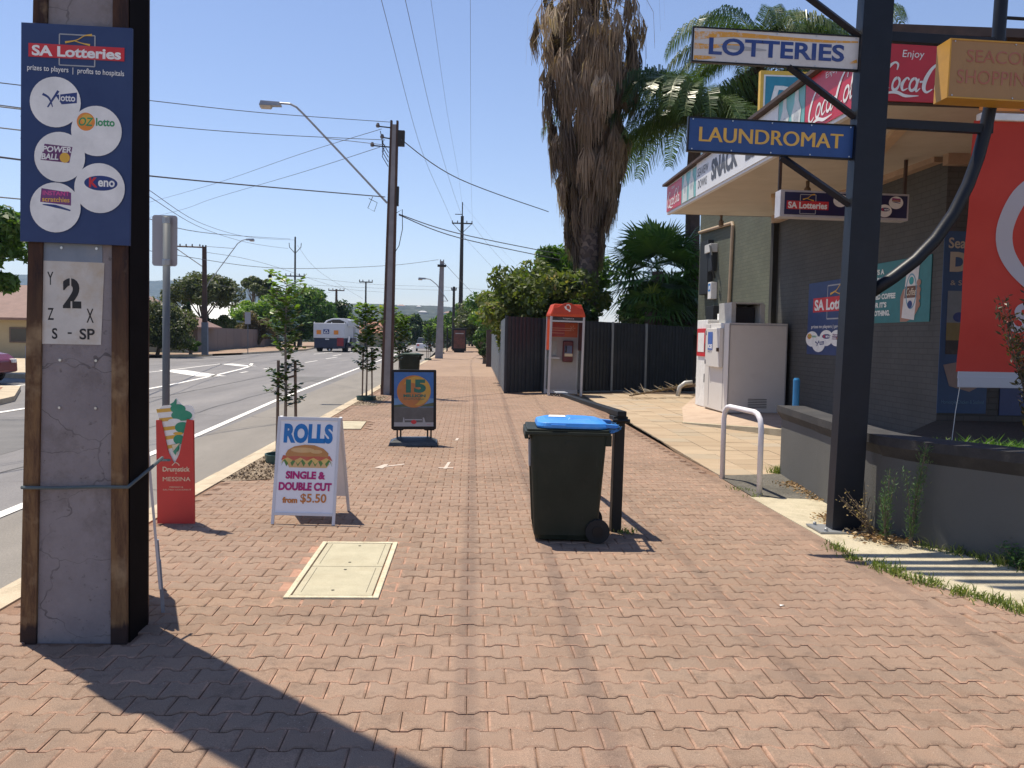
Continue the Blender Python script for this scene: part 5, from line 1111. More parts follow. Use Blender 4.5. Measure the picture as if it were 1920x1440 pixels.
# young street trees with stakes
def street_tree(label, x, y, h, seed, n_=150, tub='tub'):
    rg = np.random.default_rng(seed); t = thing('street_tree', label, 'tree', (x, y, 0), (0, 0, 0), 'young staked trees along the kerb'); slim = .8 if y < 12 else 1
    pts = [(0, 0, -.05), (.015, 0, h*.4), (.0, .01, h*.7), (.02, 0, h*.97)]
    mb = MB(); mb.tube(pts, [.024, .018, .012, .004], 8); Ps = []; V = []
    nb = 50
    for i in range(nb):
        z = h*(.30+.69*i/nb); a = i*2.4+rg.uniform(-.4, .4); L_ = slim*(.13+.17*rg.random())*(1.15 if z > h*.72 else 1)*(.7+.5*(1-abs(z/h-.6)))
        if rg.random() < .3 and z < h*.6: continue
        d = Vector((cos(a), sin(a), .45)); e_ = Vector((0, 0, z))+d*L_; mb.tube([(0, 0, z), Vector((0, 0, z))+d*L_*.5+Vector((0, 0, -.01)), e_], [.007, .005, .003], 4)
        for k in range(22):
            q = Vector((0, 0, z))+d*L_*(.1+.95*k/21)+Vector(rg.normal(size=3)*.018); side = Vector((-d.y, d.x, 0))*(1 if k % 2 else -1)
            dr = (side*1.0+d*.7+Vector((0, 0, rg.uniform(-.5, .25)))).normalized(); nr = dr.cross(Vector((rg.normal()*.4, rg.normal()*.4, 1))).normalized(); s_ = rg.uniform(.03, .046)*(1.7 if y > 18 else 1)
            A = q; Ps.append([A, A+dr*s_+nr*s_*.8, A+dr*s_*1.9, A+dr*s_-nr*s_*.8]); V.append(min(1, max(0, (z/h-.45)*1.2+rg.normal()*.15)))
    mb.build('trunk', BARKG, t, smooth=True); quad_mesh('foliage', np.array([[tuple(c) for c in q] for q in Ps]), np.array(V), L_STREET, t)
    sx_ = (-.10, .14)
    for s_ in sx_: MB().tube([(s_, .03, -.05), (s_*.85, .03, h*.55)], .019, 7).build('stake', mat('stake', (.16, .11, .08), .8, bmp=.3), t)
    MB().tube([(-.10, .03, h*.47), (-.05, -.03, h*.46), (0, -.035, h*.46), (.06, -.03, h*.46), (.13, .03, h*.47)], .014, 6).build('tie', mat('tie', (.12, .08, .06), .8), t)
    mb = MB(); mb.lathe([(.22, -.02), (.24, .10), (.225, .10), (.20, .03)], n=18); mb.build('watering_ring', mat('ring_green', (.02, .07, .06), .5), t)
    return t
L_STREET = leaf_mat('leaf_street', (.035, .07, .018), (.16, .27, .035), (.34, .34, .07), .3, .35)
street_tree('young staked street tree behind the rolls sandwich board', -2.28, 10.65, 2.28, 5)
street_tree('young staked street tree just before the second power pole', -2.50, 20.8, 2.3, 6)
street_tree('small street tree behind the second power pole', -2.42, 25.5, 2.4, 8)
street_tree('small street tree beside the kerbside wheelie bin', -2.30, 29.0, 2.2, 9)
street_tree('small street tree in front of the distant grey lamp pole', -2.72, 55.5, 2.2, 10)
street_tree('farthest small street tree beside the bus shelter panel', -2.5, 76, 3.0, 12)

# dead-skirted fan palm
def fan_palm_skirt():
    rg = np.random.default_rng(4); t = thing('fan_palm', 'tall fan palm with a long shaggy skirt of dead brown fronds', 'palm tree', (4.12, 30, 0), (0, radians(-.6), 0))
    mb = MB(); zs = np.linspace(-.2, 14.5, 70); mb.tube([(.04*sin(z*.6), 0, z) for z in zs], [.36-.010*z+.03*(i % 2) for i, z in enumerate(zs)], 16); 
    tr_ = mb.build('trunk', mat('palm_trunk', (.10, .07, .06), .9, var=.3, scale=5, bmp=.8, bscale=20), t)
    Ps = []
    for i in range(230):     # old leaf bases crossing in diamonds
        z = .4+i*.029; a = i*2.39996; r = .355-.010*z; c = Vector((cos(a), sin(a), 0)); s_ = Vector((-c.y, c.x, 0)); q = c*r+Vector((.04*sin(z*.6), 0, z))
        Ps.append([q-s_*.15+Vector((0, 0, -.02)), q+s_*.15+Vector((0, 0, -.02)), q+s_*.05+c*.06+Vector((0, 0, .17)), q-s_*.05+c*.06+Vector((0, 0, .17))])
    quad_mesh('leaf_bases', np.array([[tuple(c) for c in q] for q in Ps]), rg.random(230), leaf_mat('leaf_base', (.10, .07, .055), (.24, .18, .15), None, 0, .9), t)
    zr = [(3.4, .5), (4.2, .7), (5.2, .85), (6.2, 1.0), (7.5, 1.3), (9, 1.8), (10.2, 2.0), (11.4, 2.2), (12.3, 2.25), (13.2, 1.9), (14.6, 1.7)]
    def rad(z): return np.interp(z, [a for a, _ in zr], [b_ for _, b_ in zr])
    Q = []; V = []
    bunch = []
    for i in range(190):
        a = rg.uniform(0, 2*pi); lo = 7.0 if sin(a) < -.2 else 5.3
        bunch.append((a, rg.uniform(lo, 15.2), rg.uniform(.55, 1.12), rg.normal(.42, .22)))
    for i in range(1500):
        a, zt, rr_, bv = bunch[int(rg.integers(0, len(bunch)))]
        a += rg.normal()*.10; zt += rg.normal()*.16
        if zt > 11.6 and rg.random() < .5: continue
        R0 = rad(max(3.4, zt-.9))*rr_*rg.uniform(.9, 1.05); c = Vector((cos(a), sin(a), 0)); base = c*.3+Vector((0, 0, zt+.5)); hub = c*R0*.82+Vector((0, 0, zt-rg.uniform(0, .3)))
        side = Vector((-c.y, c.x, 0)); vv = bv+rg.normal()*.08
        Q.append([base-side*.02, base+side*.02, hub+side*.014, hub-side*.014]); V.append(vv)
        Ll = rg.uniform(.8, 1.5)*(1.1 if zt < 12 else .9); nb = 14
        for k in range(nb):
            f_ = (k-(nb-1)/2)/(nb/2); w_ = .022*rg.uniform(.6, 1.5); sp = .30*rg.uniform(.6, 1.2)
            p0 = hub; p1 = hub+side*f_*sp*.7+c*rg.uniform(-.02, .16)+Vector((0, 0, -Ll*.42*(1-.25*abs(f_)))); p2 = hub+side*f_*sp*.95+c*rg.uniform(-.15, .12)+Vector((0, 0, -Ll*(1-.3*abs(f_))*rg.uniform(.8, 1.1)))
            tw = (side*cos(k)+c*sin(k)*.5).normalized()
            Q.append([p0-tw*w_*.3, p0+tw*w_*.3, p1+tw*w_, p1-tw*w_]); Q.append([p1-tw*w_, p1+tw*w_, p2+tw*w_*.25, p2-tw*w_*.25]); V += [vv+rg.normal()*.1]*2
    quad_mesh('dead_skirt', np.array([[tuple(c) for c in q] for q in Q]), np.clip(np.array(V), 0, 1), leaf_mat('dead_frond', (.085, .060, .044), (.33, .235, .165), (.52, .41, .31), .22, .8), t)
    # loose hanging stalks
    Q = []
    for i in range(60):
        z = rg.uniform(11, 13.8); a = rg.uniform(0, 2*pi); R0 = rg.uniform(1.5, 2.5); c = Vector((cos(a), sin(a), 0)); s_ = Vector((-c.y, c.x, 0))*.012; P_ = [c*.3+Vector((0, 0, z+.8)), c*R0*.8+Vector((0, 0, z+.9)), c*R0+Vector((0, 0, z+.2)), c*R0*1.03+Vector((0, 0, z-rg.uniform(.5, 1.6)))]
        for j in range(3): Q.append([P_[j]-s_, P_[j]+s_, P_[j+1]+s_, P_[j+1]-s_])
    quad_mesh('loose_stalks', np.array([[tuple(c) for c in q] for q in Q]), rg.random(len(Q)), MATS['dead_frond'], t)
fan_palm_skirt()
def fan_leaf(Q, V, rg, base, d, Lp, Lb, n_=22, vv=.5, droop=.25):
    d = d.normalized(); side = d.cross(Vector((0, 0, 1))).normalized(); upv = side.cross(d).normalized(); hub = base+d*Lp+Vector((0, 0, -.06*Lp*Lp)); sw_ = side*.014
    Q.append([base-sw_, base+sw_, hub+sw_*.7, hub-sw_*.7]); V.append(vv)
    for k in range(n_):
        a = (k/(n_-1)-.5)*pi*1.35; dd = (d*cos(a)+side*sin(a)+upv*(.12*cos(a*2))).normalized(); q = dd.cross(upv).normalized()*Lb*.042; L_ = Lb*(1-.18*abs(sin(a)))*rg.uniform(.9, 1.08)
        m1 = hub+dd*L_*.6; e_ = hub+dd*L_+Vector((0, 0, -droop*L_*rg.uniform(.5, 1.2)))
        Q.append([hub-q*.3, hub+q*.3, m1+q, m1-q]); Q.append([m1-q, m1+q, e_+q*.15, e_-q*.15]); V += [min(1, max(0, vv+rg.normal()*.12))]*2
def fan_palm(label, x, y, h, nf_, R, seed, lm, lo=-.5):
    rg = np.random.default_rng(seed); t = thing('fan_palm', label, 'palm tree', (x, y, 0)); MB().tube([(0, 0, -.2), (.03, 0, h*.5), (0, 0, h)], [.28, .22, .18], 12).build('trunk', mat('palm_trunk', (1, 1, 1)), t)
    for i in range(nf_):
        a = i*2.39996; el = lo+(1.35-lo)*((i+.5)/nf_); d = Vector((cos(a)*cos(el), sin(a)*cos(el), sin(el))); Q = []; V = []
        fan_leaf(Q, V, rg, Vector((0, 0, h)), d, R*rg.uniform(.45, .65), R*rg.uniform(.5, .62), 24, rg.normal(.45, .15)+.2*sin(el)); quad_mesh('frond', np.array([[tuple(c) for c in q] for q in Q]), np.array(V), lm, t)
    return t
L_PALM = leaf_mat('palm_green', (.025, .075, .02), (.09, .18, .035), (.20, .29, .06), .25, .4)
fan_palm('bushy green fan palm between the skirted palm and the shop', 6.3, 28.8, 3.9, 44, 2.1, 3, L_PALM, -.9)
fan_palm('lower dark green fan palm just behind the charcoal fence', 6.9, 29.6, 2.6, 26, 1.7, 13, L_PALM, -.6)
fan_palm('dark fan palm close behind the charcoal fence post', 5.9, 27.9, 2.5, 20, 1.2, 14, L_PALM, -.4)
# feather palms
def feather_palm(label, x, y, h, n_f, L0, seed, tr=.27, targets=None, lm=None):
    rg = np.random.default_rng(seed); t = thing('feather_palm', label, 'palm tree', (x, y, 0), (0, radians(.5), 0))
    MB().tube([(0, 0, -.2), (.05, 0, h*.4), (-.04, 0, h*.8), (0, 0, h)], [tr*1.15, tr, tr*.85, tr*.7], 14).build('trunk', mat('palm_trunk_red', (.085, .055, .045), .9, var=.3, scale=4, bmp=.8, bscale=15), t)
    for i in range(n_f):
        if targets and i < len(targets): a, el, L_ = targets[i]
        else: a = i*2.39996; el = -.25+1.45*((i*7) % n_f)/n_f; L_ = L0*rg.uniform(.85, 1.1)
        c = Vector((cos(a), sin(a), 0)); P_ = []; n_ = 26; p_ = Vector((0, 0, h)); e = el
        for k in range(n_+1):
            P_.append(p_.copy()); p_ = p_+(c*cos(e)+Vector((0, 0, sin(e))))*(L_/n_); e -= (el+(1.25 if not (targets and i < len(targets)) else .95))/n_*(.8+.5*k/n_)
        Q = []; V = []; vv = rg.normal(.42, .14); side = Vector((-c.y, c.x, 0)); 
        for k in range(n_): r_ = .028*(1-k/n_)+.006; Q.append([P_[k]-side*r_, P_[k]+side*r_, P_[k+1]+side*r_*.9, P_[k+1]-side*r_*.9]); V.append(.95)
        for k in range(3, n_*4):
            f_ = k/(n_*4); i0 = min(int(f_*n_), n_-1); q = P_[i0].lerp(P_[i0+1], f_*n_-i0); tg = (P_[i0+1]-P_[i0]).normalized(); Ll = L_*.26*(sin(pi*min(1, .18+f_*.78))**.6)*rg.uniform(.8, 1.1)
            for s_ in (-1, 1):
                d = (side*s_*.75+tg*.45+Vector((0, 0, rg.uniform(-.1, .35)))).normalized(); m1 = q+d*Ll*.4; e_ = m1+(d*.45+Vector((0, 0, -1.05+rg.uniform(-.1, .3)))).normalized()*Ll*.62; w_ = tg*.021
                Q.append([q-w_*.5, q+w_*.5, m1+w_, m1-w_]); Q.append([m1-w_, m1+w_, e_+w_*.2, e_-w_*.2]); vq = min(1, max(0, vv+rg.normal()*.13)); V += [vq, vq]
        quad_mesh('frond', np.array([[tuple(z_) for z_ in q] for q in Q]), np.array(V), lm or L_FTH, t)
    return t
L_FTH = leaf_mat('feather_green', (.02, .05, .015), (.085, .135, .03), (.28, .30, .10), .3, .35)
feather_palm('feather palm with long drooping fronds reaching left across the skirted palm', 7.7, 30, 9.6, 30, 4.3, 21, .27, [(pi-.1, .55, 6.0), (pi+.15, .2, 4.9), (pi-.3, 1.0, 4.2), (pi+.5, .1, 3.6), (pi-.05, -.1, 3.4), (pi+1.0, .3, 3.6), (-1.4, .2, 3.8)])
feather_palm('tall feather palm rising behind the lotteries sign', 10.3, 31.5, 12.4, 22, 4.0, 22, .28)
feather_palm('feather palm behind the tower post with only its frond tips showing', 14.2, 32, 12.6, 16, 3.6, 23)
blob('brown dead palm skirt below the tall feather palm', 'palm skirt', 'palm_skirt', 10.0, 31.3, 8.6, 1.0, 1.0, 3.2, 5000, .16, leaf_mat('dead_frond2', (.05, .035, .02), (.20, .13, .06)), 33, None, 14, None, -.2, .25)
# shrubs and trees behind the fences, right
blob('yellow green flowering shrub behind the fence left of the phone booth', 'shrub', 'shrub', 2.4, 29, 0, 2.1, 1.8, 4.25, 9000, .10, L_YEL, 41, .5, 46)
blob('dark green tree rising behind the yellow green shrub', 'tree', 'garden_tree', 3.7, 33, 0, 2.0, 2.0, 5.7, 9000, .11, L_MID, 42, 1.2, 40)
blob('upright dark shrub at the corner of the side fence', 'shrub', 'shrub', 1.9, 36, 0, 1.0, 1.2, 4.1, 4500, .10, L_MID, 43, .5, 22)
blob('glossy green shrub behind the fence between booth and skirted palm', 'shrub', 'shrub', 3.1, 28.0, 0, .9, 1.0, 3.7, 5000, .10, L_DK, 44, .5, 26)
blob('dark green shrub deep behind the fence by the shop', 'shrub', 'shrub', 8.0, 33, 0, 3.0, 1.5, 4.2, 8000, .14, L_DK, 45, .5, 40)
blob('leafy green tree overhanging the grey side fence', 'tree', 'garden_tree', 2.6, 48, 0, 2.4, 3.0, 4.8, 8000, .13, L_YEL, 46, 1.4, 40)
blob('green tree behind the brown gate post', 'tree', 'garden_tree', 2.3, 62, 0, 2.8, 3.2, 4.9, 8000, .15, L_MID, 47, 1.4, 40)
blob('olive green tree over the far end of the footpath', 'tree', 'garden_tree', 1.9, 88, 0, 3.4, 3.6, 5.4, 8000, .2, L_OLV, 48, 1.5, 40)
blob('dark tree shading the far end of the footpath', 'tree', 'garden_tree', 1.2, 118, 0, 4.2, 4.2, 6.2, 8000, .24, L_MID, 49, 1.4, 40)
blob('yellow tinged tree beyond the bus shelter panel', 'tree', 'garden_tree', -.2, 140, -.3, 3.6, 3.6, 7.0, 7000, .26, L_YEL, 50, 1.5, 36)
blob('rounded green tree left of the far lamp pole', 'tree', 'garden_tree', -4.6, 150, -1, 3.2, 3, 6.0, 6000, .24, L_BRT, 51, 1.2, 30)
blob('small round bush beside the grey side fence', 'shrub', 'shrub', .85, 50, 0, .42, .5, 1.25, 2500, .05, L_DK, 52, .1, 14)
blob('low hedge bush at the far brown fence', 'shrub', 'shrub', .9, 72, 0, .8, 1.4, 2.4, 3000, .1, L_MID, 53, .2, 18)
# left side
blob('big leafy tree at the left edge above the red car', 'tree', 'street_tree_large', -16.9, 29.5, 0, 2.1, 2.3, 6.1, 11000, .13, L_MID, 61, 2.6, 46, trunk_r=.2)
blob('large rounded olive bush on the far side of the road', 'shrub', 'shrub', -20.0, 55.5, 0, 2.5, 2.0, 3.15, 13000, .10, L_OLV, 62, .2, 46)
blob('small green bush at the foot of the grey lamp post', 'shrub', 'shrub', -18.6, 57.8, 0, .7, .6, 1.1, 2500, .07, L_MID, 63, .1, 14)
blob('umbrella shaped gum tree behind the brown roofed house', 'tree', 'gum_tree', -25.2, 82, 0, 3.9, 3.2, 6.9, 12000, .14, L_OLV, 64, 3.6, 50, shape='dome', trunk_r=.2)
blob('broad dark green tree beyond the brown wall', 'tree', 'garden_tree', -19.6, 99, 0, 4.4, 3.5, 6.6, 15000, .2, L_MID, 65, 1.2, 56, trunk_r=.25)
blob('bright green tree left of the broad dark tree', 'tree', 'garden_tree', -24.4, 97, 0, 3.2, 2.6, 5.4, 8000, .18, L_BRT, 66, .8, 40)
blob('dark tree right of the broad tree behind the street sweeper', 'tree', 'garden_tree', -17.6, 108, 0, 3.2, 2.6, 6.6, 9000, .2, L_DK, 67, .8, 40)
blob('brownish shrub above the end of the brown wall', 'shrub', 'shrub', -22.6, 90, 0, 1.9, 1.2, 3.6, 5000, .13, L_BRN, 68, .3, 26)
blob('flowering pale green shrub behind the brown wall', 'shrub', 'shrub', -24.2, 84, 0, 1.6, 1.2, 3.3, 5000, .12, L_YEL, 69, .3, 26)
blob('dark leafy tree rising left of the tall cypress', 'tree', 'gum_tree', -24.6, 104, 0, 1.8, 1.6, 7.6, 5000, .16, L_OLV, 70, 3.8, 22)
blob('thin pale gum tree leaning left beside the cypress', 'tree', 'gum_tree', -26.3, 105, 0, 1.7, 1.0, 8.2, 2600, .14, L_OLV, 71, 6.4, 12)
for i, (x, y, h, lb) in enumerate(((-23.6, 102, 8.6, 'tall pointed cypress above the broad dark tree'), (-24.3, 72, 3.5, 'cypress right beside the grey lamp post'), (-23.6, 73, 3.9, 'second cypress right of the grey lamp post'), (-25.6, 78, 4.2, 'cypress in front of the white roof'), (-28.4, 80, 4.3, 'leftmost cypress beside the white roof'), (-22.8, 75, 3.2, 'smallest cypress behind the brown wall'))):
    blob(lb, 'tree', 'cypress_tree', x, y, 0, .62, .62, h, 3500, .11, L_CYP, 80+i, .3, 26, shape='cone')
for i, (x, y, h, r, m_, lb) in enumerate(((-13.8, 125, 3.6, 2.2, L_BRN, 'russet tree beyond the street sweeper'), (-17.5, 122, 4.4, 2.6, L_OLV, 'olive tree just right of the street sweeper'), (-11.5, 138, 4.6, 2.4, L_MID, 'green tree beyond the russet tree'), (-9.4, 150, 5.2, 2.6, L_DK, 'dark tree at the bend of the far road'), (-6.8, 160, 4.8, 2.4, L_MID, 'green tree right of the far bend'), (-13.5, 165, 5.6, 3.0, L_OLV, 'olive tree far beyond the bend'), (-20.6, 128, 4.2, 2.6, L_MID, 'green tree hidden behind the street sweeper cab'))):
    blob(lb, 'tree', 'garden_tree', x, y, -.5, r, r, h+.5, 4500, .19, m_, 100+i, .8, 26)
for i, (x, y, h, lb) in enumerate(((-4.1, 170, 9.6, 'dark cypress left of the far lamp pole'), (-2.6, 172, 9.0, 'slim dark cypress by the far lamp pole'))):
    blob(lb, 'tree', 'cypress_tree', x, y, -1.5, .8, .8, h, 3000, .16, L_CYP, 120+i, .3, 24, shape='cone')
# far wood in the valley: mass of crowns nobody could count
rg = np.random.default_rng(5); NC = 1500; cy = rg.uniform(175, 900, NC)**1.0; cx = rg.uniform(-.62, .5, NC)*cy
zb = -.35-9*sm(120, 420, cy)+60*(1-.55*sm(-60, 170, cx))*sm(700, 1500, cy)
Cn = np.stack([cx, cy, zb+rg.uniform(1.5, 4.0, NC)], 1); Q, v = leaves(70000, Cn, rg.uniform(1.6, 3.6, NC), .75, rg, .3, .9, .7)
quad_mesh('far_wood', Q, v, leaf_mat('far_leaf', (.02, .035, .018), (.06, .085, .04), (.13, .13, .07), .1, .8), kind='stuff')
mb = MB()
for i in range(260):
    y = rg.uniform(260, 1350); x = rg.uniform(-.55, .4)*y; z = float(-.35-9*sm(120, 420, y)+60*(1-.55*sm(-60, 170, x))*sm(700, 1500, y)); w = rg.uniform(6, 14); d = rg.uniform(6, 9)
    mb.box(x, x+w, y, y+d, z-2, z+3, int(rg.integers(0, 2))); mb.hexa([(x-.5, y-.5, z+3), (x+w+.5, y-.5, z+3), (x+w+.5, y+d+.5, z+3), (x-.5, y+d+.5, z+3)], [(x+w*.3, y+d*.4, z+5), (x+w*.7, y+d*.4, z+5), (x+w*.7, y+d*.6, z+5), (x+w*.3, y+d*.6, z+5)], 2+int(rg.integers(0, 2)))
mb.build('far_suburb', [mat('far_wall', (.45, .40, .34)), mat('far_wall2', (.6, .57, .52)), mat('far_roof', (.25, .12, .08)), mat('far_roof2', (.35, .35, .36))], kind='stuff')

# planter shrub and weeds
def sprig_plant(label, nm, cat, x, y, z0, h, spread, n_, size, lm, seed, aspect=.28, upright=.8, stems=6, lean=(0, 0)):
    rg = np.random.default_rng(seed); t = thing(nm, label, cat, (x, y, z0)); mb = MB(); Q = []; V = []
    for s_ in range(stems):
        a = rg.uniform(0, 2*pi); tip = Vector((cos(a)*spread*rg.uniform(.3, 1)+lean[0], sin(a)*spread*rg.uniform(.3, 1)+lean[1], h*rg.uniform(.6, 1))); mid = Vector((tip.x*.35, tip.y*.35, tip.z*.5)); mb.tube([(0, 0, -.03), mid, tip], [.008, .005, .002], 4)
        for k in range(n_):
            f_ = rg.uniform(.12, 1); q = (mid*(2*f_) if f_ < .5 else mid.lerp(tip, 2*f_-1)); d = Vector((rg.normal(), rg.normal(), upright*1.2)).normalized(); sd_ = d.cross(Vector((rg.normal(), rg.normal(), rg.normal()))).normalized(); sz = size*rg.uniform(.6, 1.3)
            q = q+Vector((rg.normal(), rg.normal(), rg.normal()))*.02; Q.append([q, q+d*sz+sd_*sz*aspect, q+d*sz*2, q+d*sz-sd_*sz*aspect]); V.append(min(1, max(0, rg.normal(.45, .22))))
    mb.build('stem', BARK, t, kind='stuff'); quad_mesh('leaves', np.array([[tuple(c) for c in q] for q in Q]), np.array(V), lm, t); return t
L_SHR = leaf_mat('shrub_bronze', (.018, .022, .010), (.085, .07, .03), (.42, .20, .16), .3, .4)
sprig_plant('bronze leaved shrub with pinkish tips in the planter at right edge', 'planter_shrub', 'shrub', 4.52, 6.55, .70, 1.42, .42, 110, .026, L_SHR, 7, .3, .7, 26)
L_GRS = leaf_mat('grass_blade', (.06, .10, .02), (.22, .27, .06), (.50, .42, .20), .3, .6)
L_STRAW = leaf_mat('straw', (.20, .15, .07), (.42, .32, .17), (.10, .12, .04), .3, .8)
def tufts(nm, kind, spots, n_per, h, lm, seed, spread=.05, w=.004):
    rg = np.random.default_rng(seed); Q = []; V = []
    for (x, y, z, s_) in spots:
        for k in range(int(n_per*s_)):
            a = rg.uniform(0, 2*pi); r = abs(rg.normal())*spread; b0 = Vector((x+cos(a)*r, y+sin(a)*r, z)); d = Vector((rg.normal()*.5, rg.normal()*.5, 1)).normalized(); L_ = h*s_*rg.uniform(.4, 1.2); sd_ = Vector((rg.normal(), rg.normal(), 0)).normalized()*w
            m1 = b0+d*L_*.6; e_ = m1+(d+Vector((rg.normal()*.6, rg.normal()*.6, -.3)))*L_*.4; Q.append([b0-sd_, b0+sd_, m1+sd_*.8, m1-sd_*.8]); Q.append([m1-sd_*.8, m1+sd_*.8, e_, e_]); V += [min(1, max(0, rg.normal(.45, .25)))]*2
    return quad_mesh(nm, np.array([[tuple(c) for c in q] for q in Q]), np.array(V), lm, kind=kind)
rg = np.random.default_rng(77)
edge_ = [(2.90, 5.95), (3.35, 4.9)]
sp = []
for k in range(46):
    f_ = rg.random(); x, y = 2.9+.5*f_+rg.normal()*.04, 5.98-1.15*f_+rg.normal()*.05; sp.append((x, y, 0, rg.uniform(.4, 1.2)))
for k in range(14): sp.append((2.88+rg.normal()*.03, rg.uniform(6.0, 6.6), 0, rg.uniform(.3, .9)))
tufts('verge_grass', 'stuff', sp, 26, .075, L_GRS, 5)
sp = [(3.5+.02*k+rg.normal()*.05, 6.9-.045*k, 0, rg.uniform(.4, 1.3)) for k in range(26)]+[(3.78+rg.normal()*.04, 10.2-.1*rg.random(), 0, 1.2) for k in range(8)]+[(1.32+rg.normal()*.05, 6.95+rg.normal()*.03, 0, .5) for k in range(6)]
sp += [(2.95+rg.normal()*.05, 8.5+rg.uniform(0, .6), 0, .4) for k in range(12)]
tufts('wall_weeds', 'stuff', sp, 24, .10, L_GRS, 6)
tufts('planter_groundcover', 'stuff', [(x_, y_, .60, rg.uniform(.7, 1.5)) for x_, y_ in ((rg.uniform(3.85, 5.0), rg.uniform(5.7, 7.4)) for k in range(330)) if inpoly(x_-.12, y_-.1, inn)], 22, .16, leaf_mat('ground_green', (.03, .09, .015), (.12, .24, .03), (.25, .33, .05)), 8, .06, .009)
# dry litter against the planter foot
rg = np.random.default_rng(9); n_ = 1700; f_ = rg.random(n_); P = np.stack([3.36+rg.normal(0, .09, n_)-.1*(f_-.5), 6.55+1.0*f_+rg.normal(0, .06, n_), rg.uniform(.006, .05, n_)], 1)
n2 = 500; P2 = np.stack([3.62+rg.normal(0, .08, n2), 8.3+rg.random(n2)*1.2, rg.uniform(.006, .03, n2)], 1); P = np.concatenate([P, P2]); n_ = len(P)
a = unit(rg.normal(size=(n_, 3))*np.array([1, 1, .3])); b_ = unit(np.cross(a, rg.normal(size=(n_, 3)))); s_ = rg.uniform(.008, .026, n_)[:, None]
quad_mesh('dry_leaf_litter', np.stack([P-a*s_, P+b_*s_*.4, P+a*s_, P-b_*s_*.4], 1), rg.random(n_), leaf_mat('dry_leaf', (.14, .075, .035), (.40, .26, .13), (.52, .42, .27), .1, .9), kind='stuff')
sprig_plant('dry straw coloured weed leaning against the tower post', 'dry_weed', 'weed', 3.34, 6.78, 0, .42, .10, 26, .010, L_STRAW, 31, .5, .3, 6, (-.22, 0))
sprig_plant('pale dry weed between the tower post and planter', 'dry_weed', 'weed', 3.42, 7.15, 0, .46, .08, 22, .008, L_STRAW, 32, .4, .3, 4)
L_FLB = leaf_mat('fleabane', (.03, .075, .03), (.10, .19, .06), (.32, .26, .13), .3, .6)
sprig_plant('tall green weed growing against the planter wall', 'tall_weed', 'weed', 3.50, 6.50, 0, .86, .10, 230, .018, L_FLB, 33, .14, .9, 5, (.02, 0))
sprig_plant('shorter green weed beside the tall one at the planter foot', 'tall_weed', 'weed', 3.36, 6.62, 0, .62, .12, 160, .018, L_FLB, 34, .14, .9, 5, (-.06, 0))
sprig_plant('small leafy weed at the planter foot near the right edge', 'tall_weed', 'weed', 3.95, 5.85, 0, .16, .16, 60, .016, L_FLB, 35, .4, .3, 8)
sprig_plant('thin sapling with pink flowers low in the planter', 'planter_shrub', 'shrub', 4.42, 6.35, .74, .35, .12, 40, .02, leaf_mat('pink_flower', (.03, .06, .015), (.10, .12, .04), (.62, .12, .12), .3), 36, .5, .5, 7)
# tree bed gravel
rg = np.random.default_rng(15); n_ = 2600; P = np.stack([rg.uniform(-2.62, -2.12, n_), np.where(rg.random(n_) < .7, rg.uniform(9.3, 12.3, n_), rg.uniform(19.4, 22.2, n_)), rg.uniform(.0, .012, n_)], 1)
a = unit(rg.normal(size=(n_, 3))*np.array([1, 1, .4])); b_ = unit(np.cross(a, rg.normal(size=(n_, 3)))); s_ = rg.uniform(.006, .02, n_)[:, None]
quad_mesh('bed_mulch', np.stack([P-a*s_, P+b_*s_*.7, P+a*s_, P-b_*s_*.7], 1), rg.random(n_), leaf_mat('mulch', (.12, .085, .055), (.30, .23, .15), (.45, .38, .28), 0, .9), kind='stuff')
# dead fronds and pipe lying by the right fence
t = thing('dead_frond', 'fallen brown palm frond lying by the charcoal fence', 'palm frond', (5.3, 23.2, 0)); Q = []; V = []
mb = MB(); mb.tube([(-1.0, -.5, .08), (0, 0, .22), (1.1, .5, .35)], [.02, .03, .05], 6); mb.build('stalk', MATS['fitting_dark'], t)
for k in range(60):
    f_ = k/60; q = Vector((-1+2*f_, -.5+1*f_, .1+.2*f_)); d = Vector((rg.normal()*.4-.3, (-1 if k % 2 else 1), rg.uniform(-.2, .5))).normalized()*rg.uniform(.3, .6); w_ = Vector((.012, 0, .006)); Q.append([q-w_, q+w_, q+d+w_*.2, q+d-w_*.2]); V.append(rg.random())
quad_mesh('leaflets', np.array([[tuple(c) for c in q] for q in Q]), np.array(V), MATS['dead_frond2'], t)
t = thing('drain_elbow', 'short white plastic pipe elbow at the foot of the fence', 'pipe', (5.75, 23.3, 0)); MB().tube([(0, 0, .05), (.05, 0, .3), (.2, 0, .42), (.4, 0, .44)], .06, 10).build('tube', mat('pvc', (.5, .5, .48), .4), t, smooth=True)

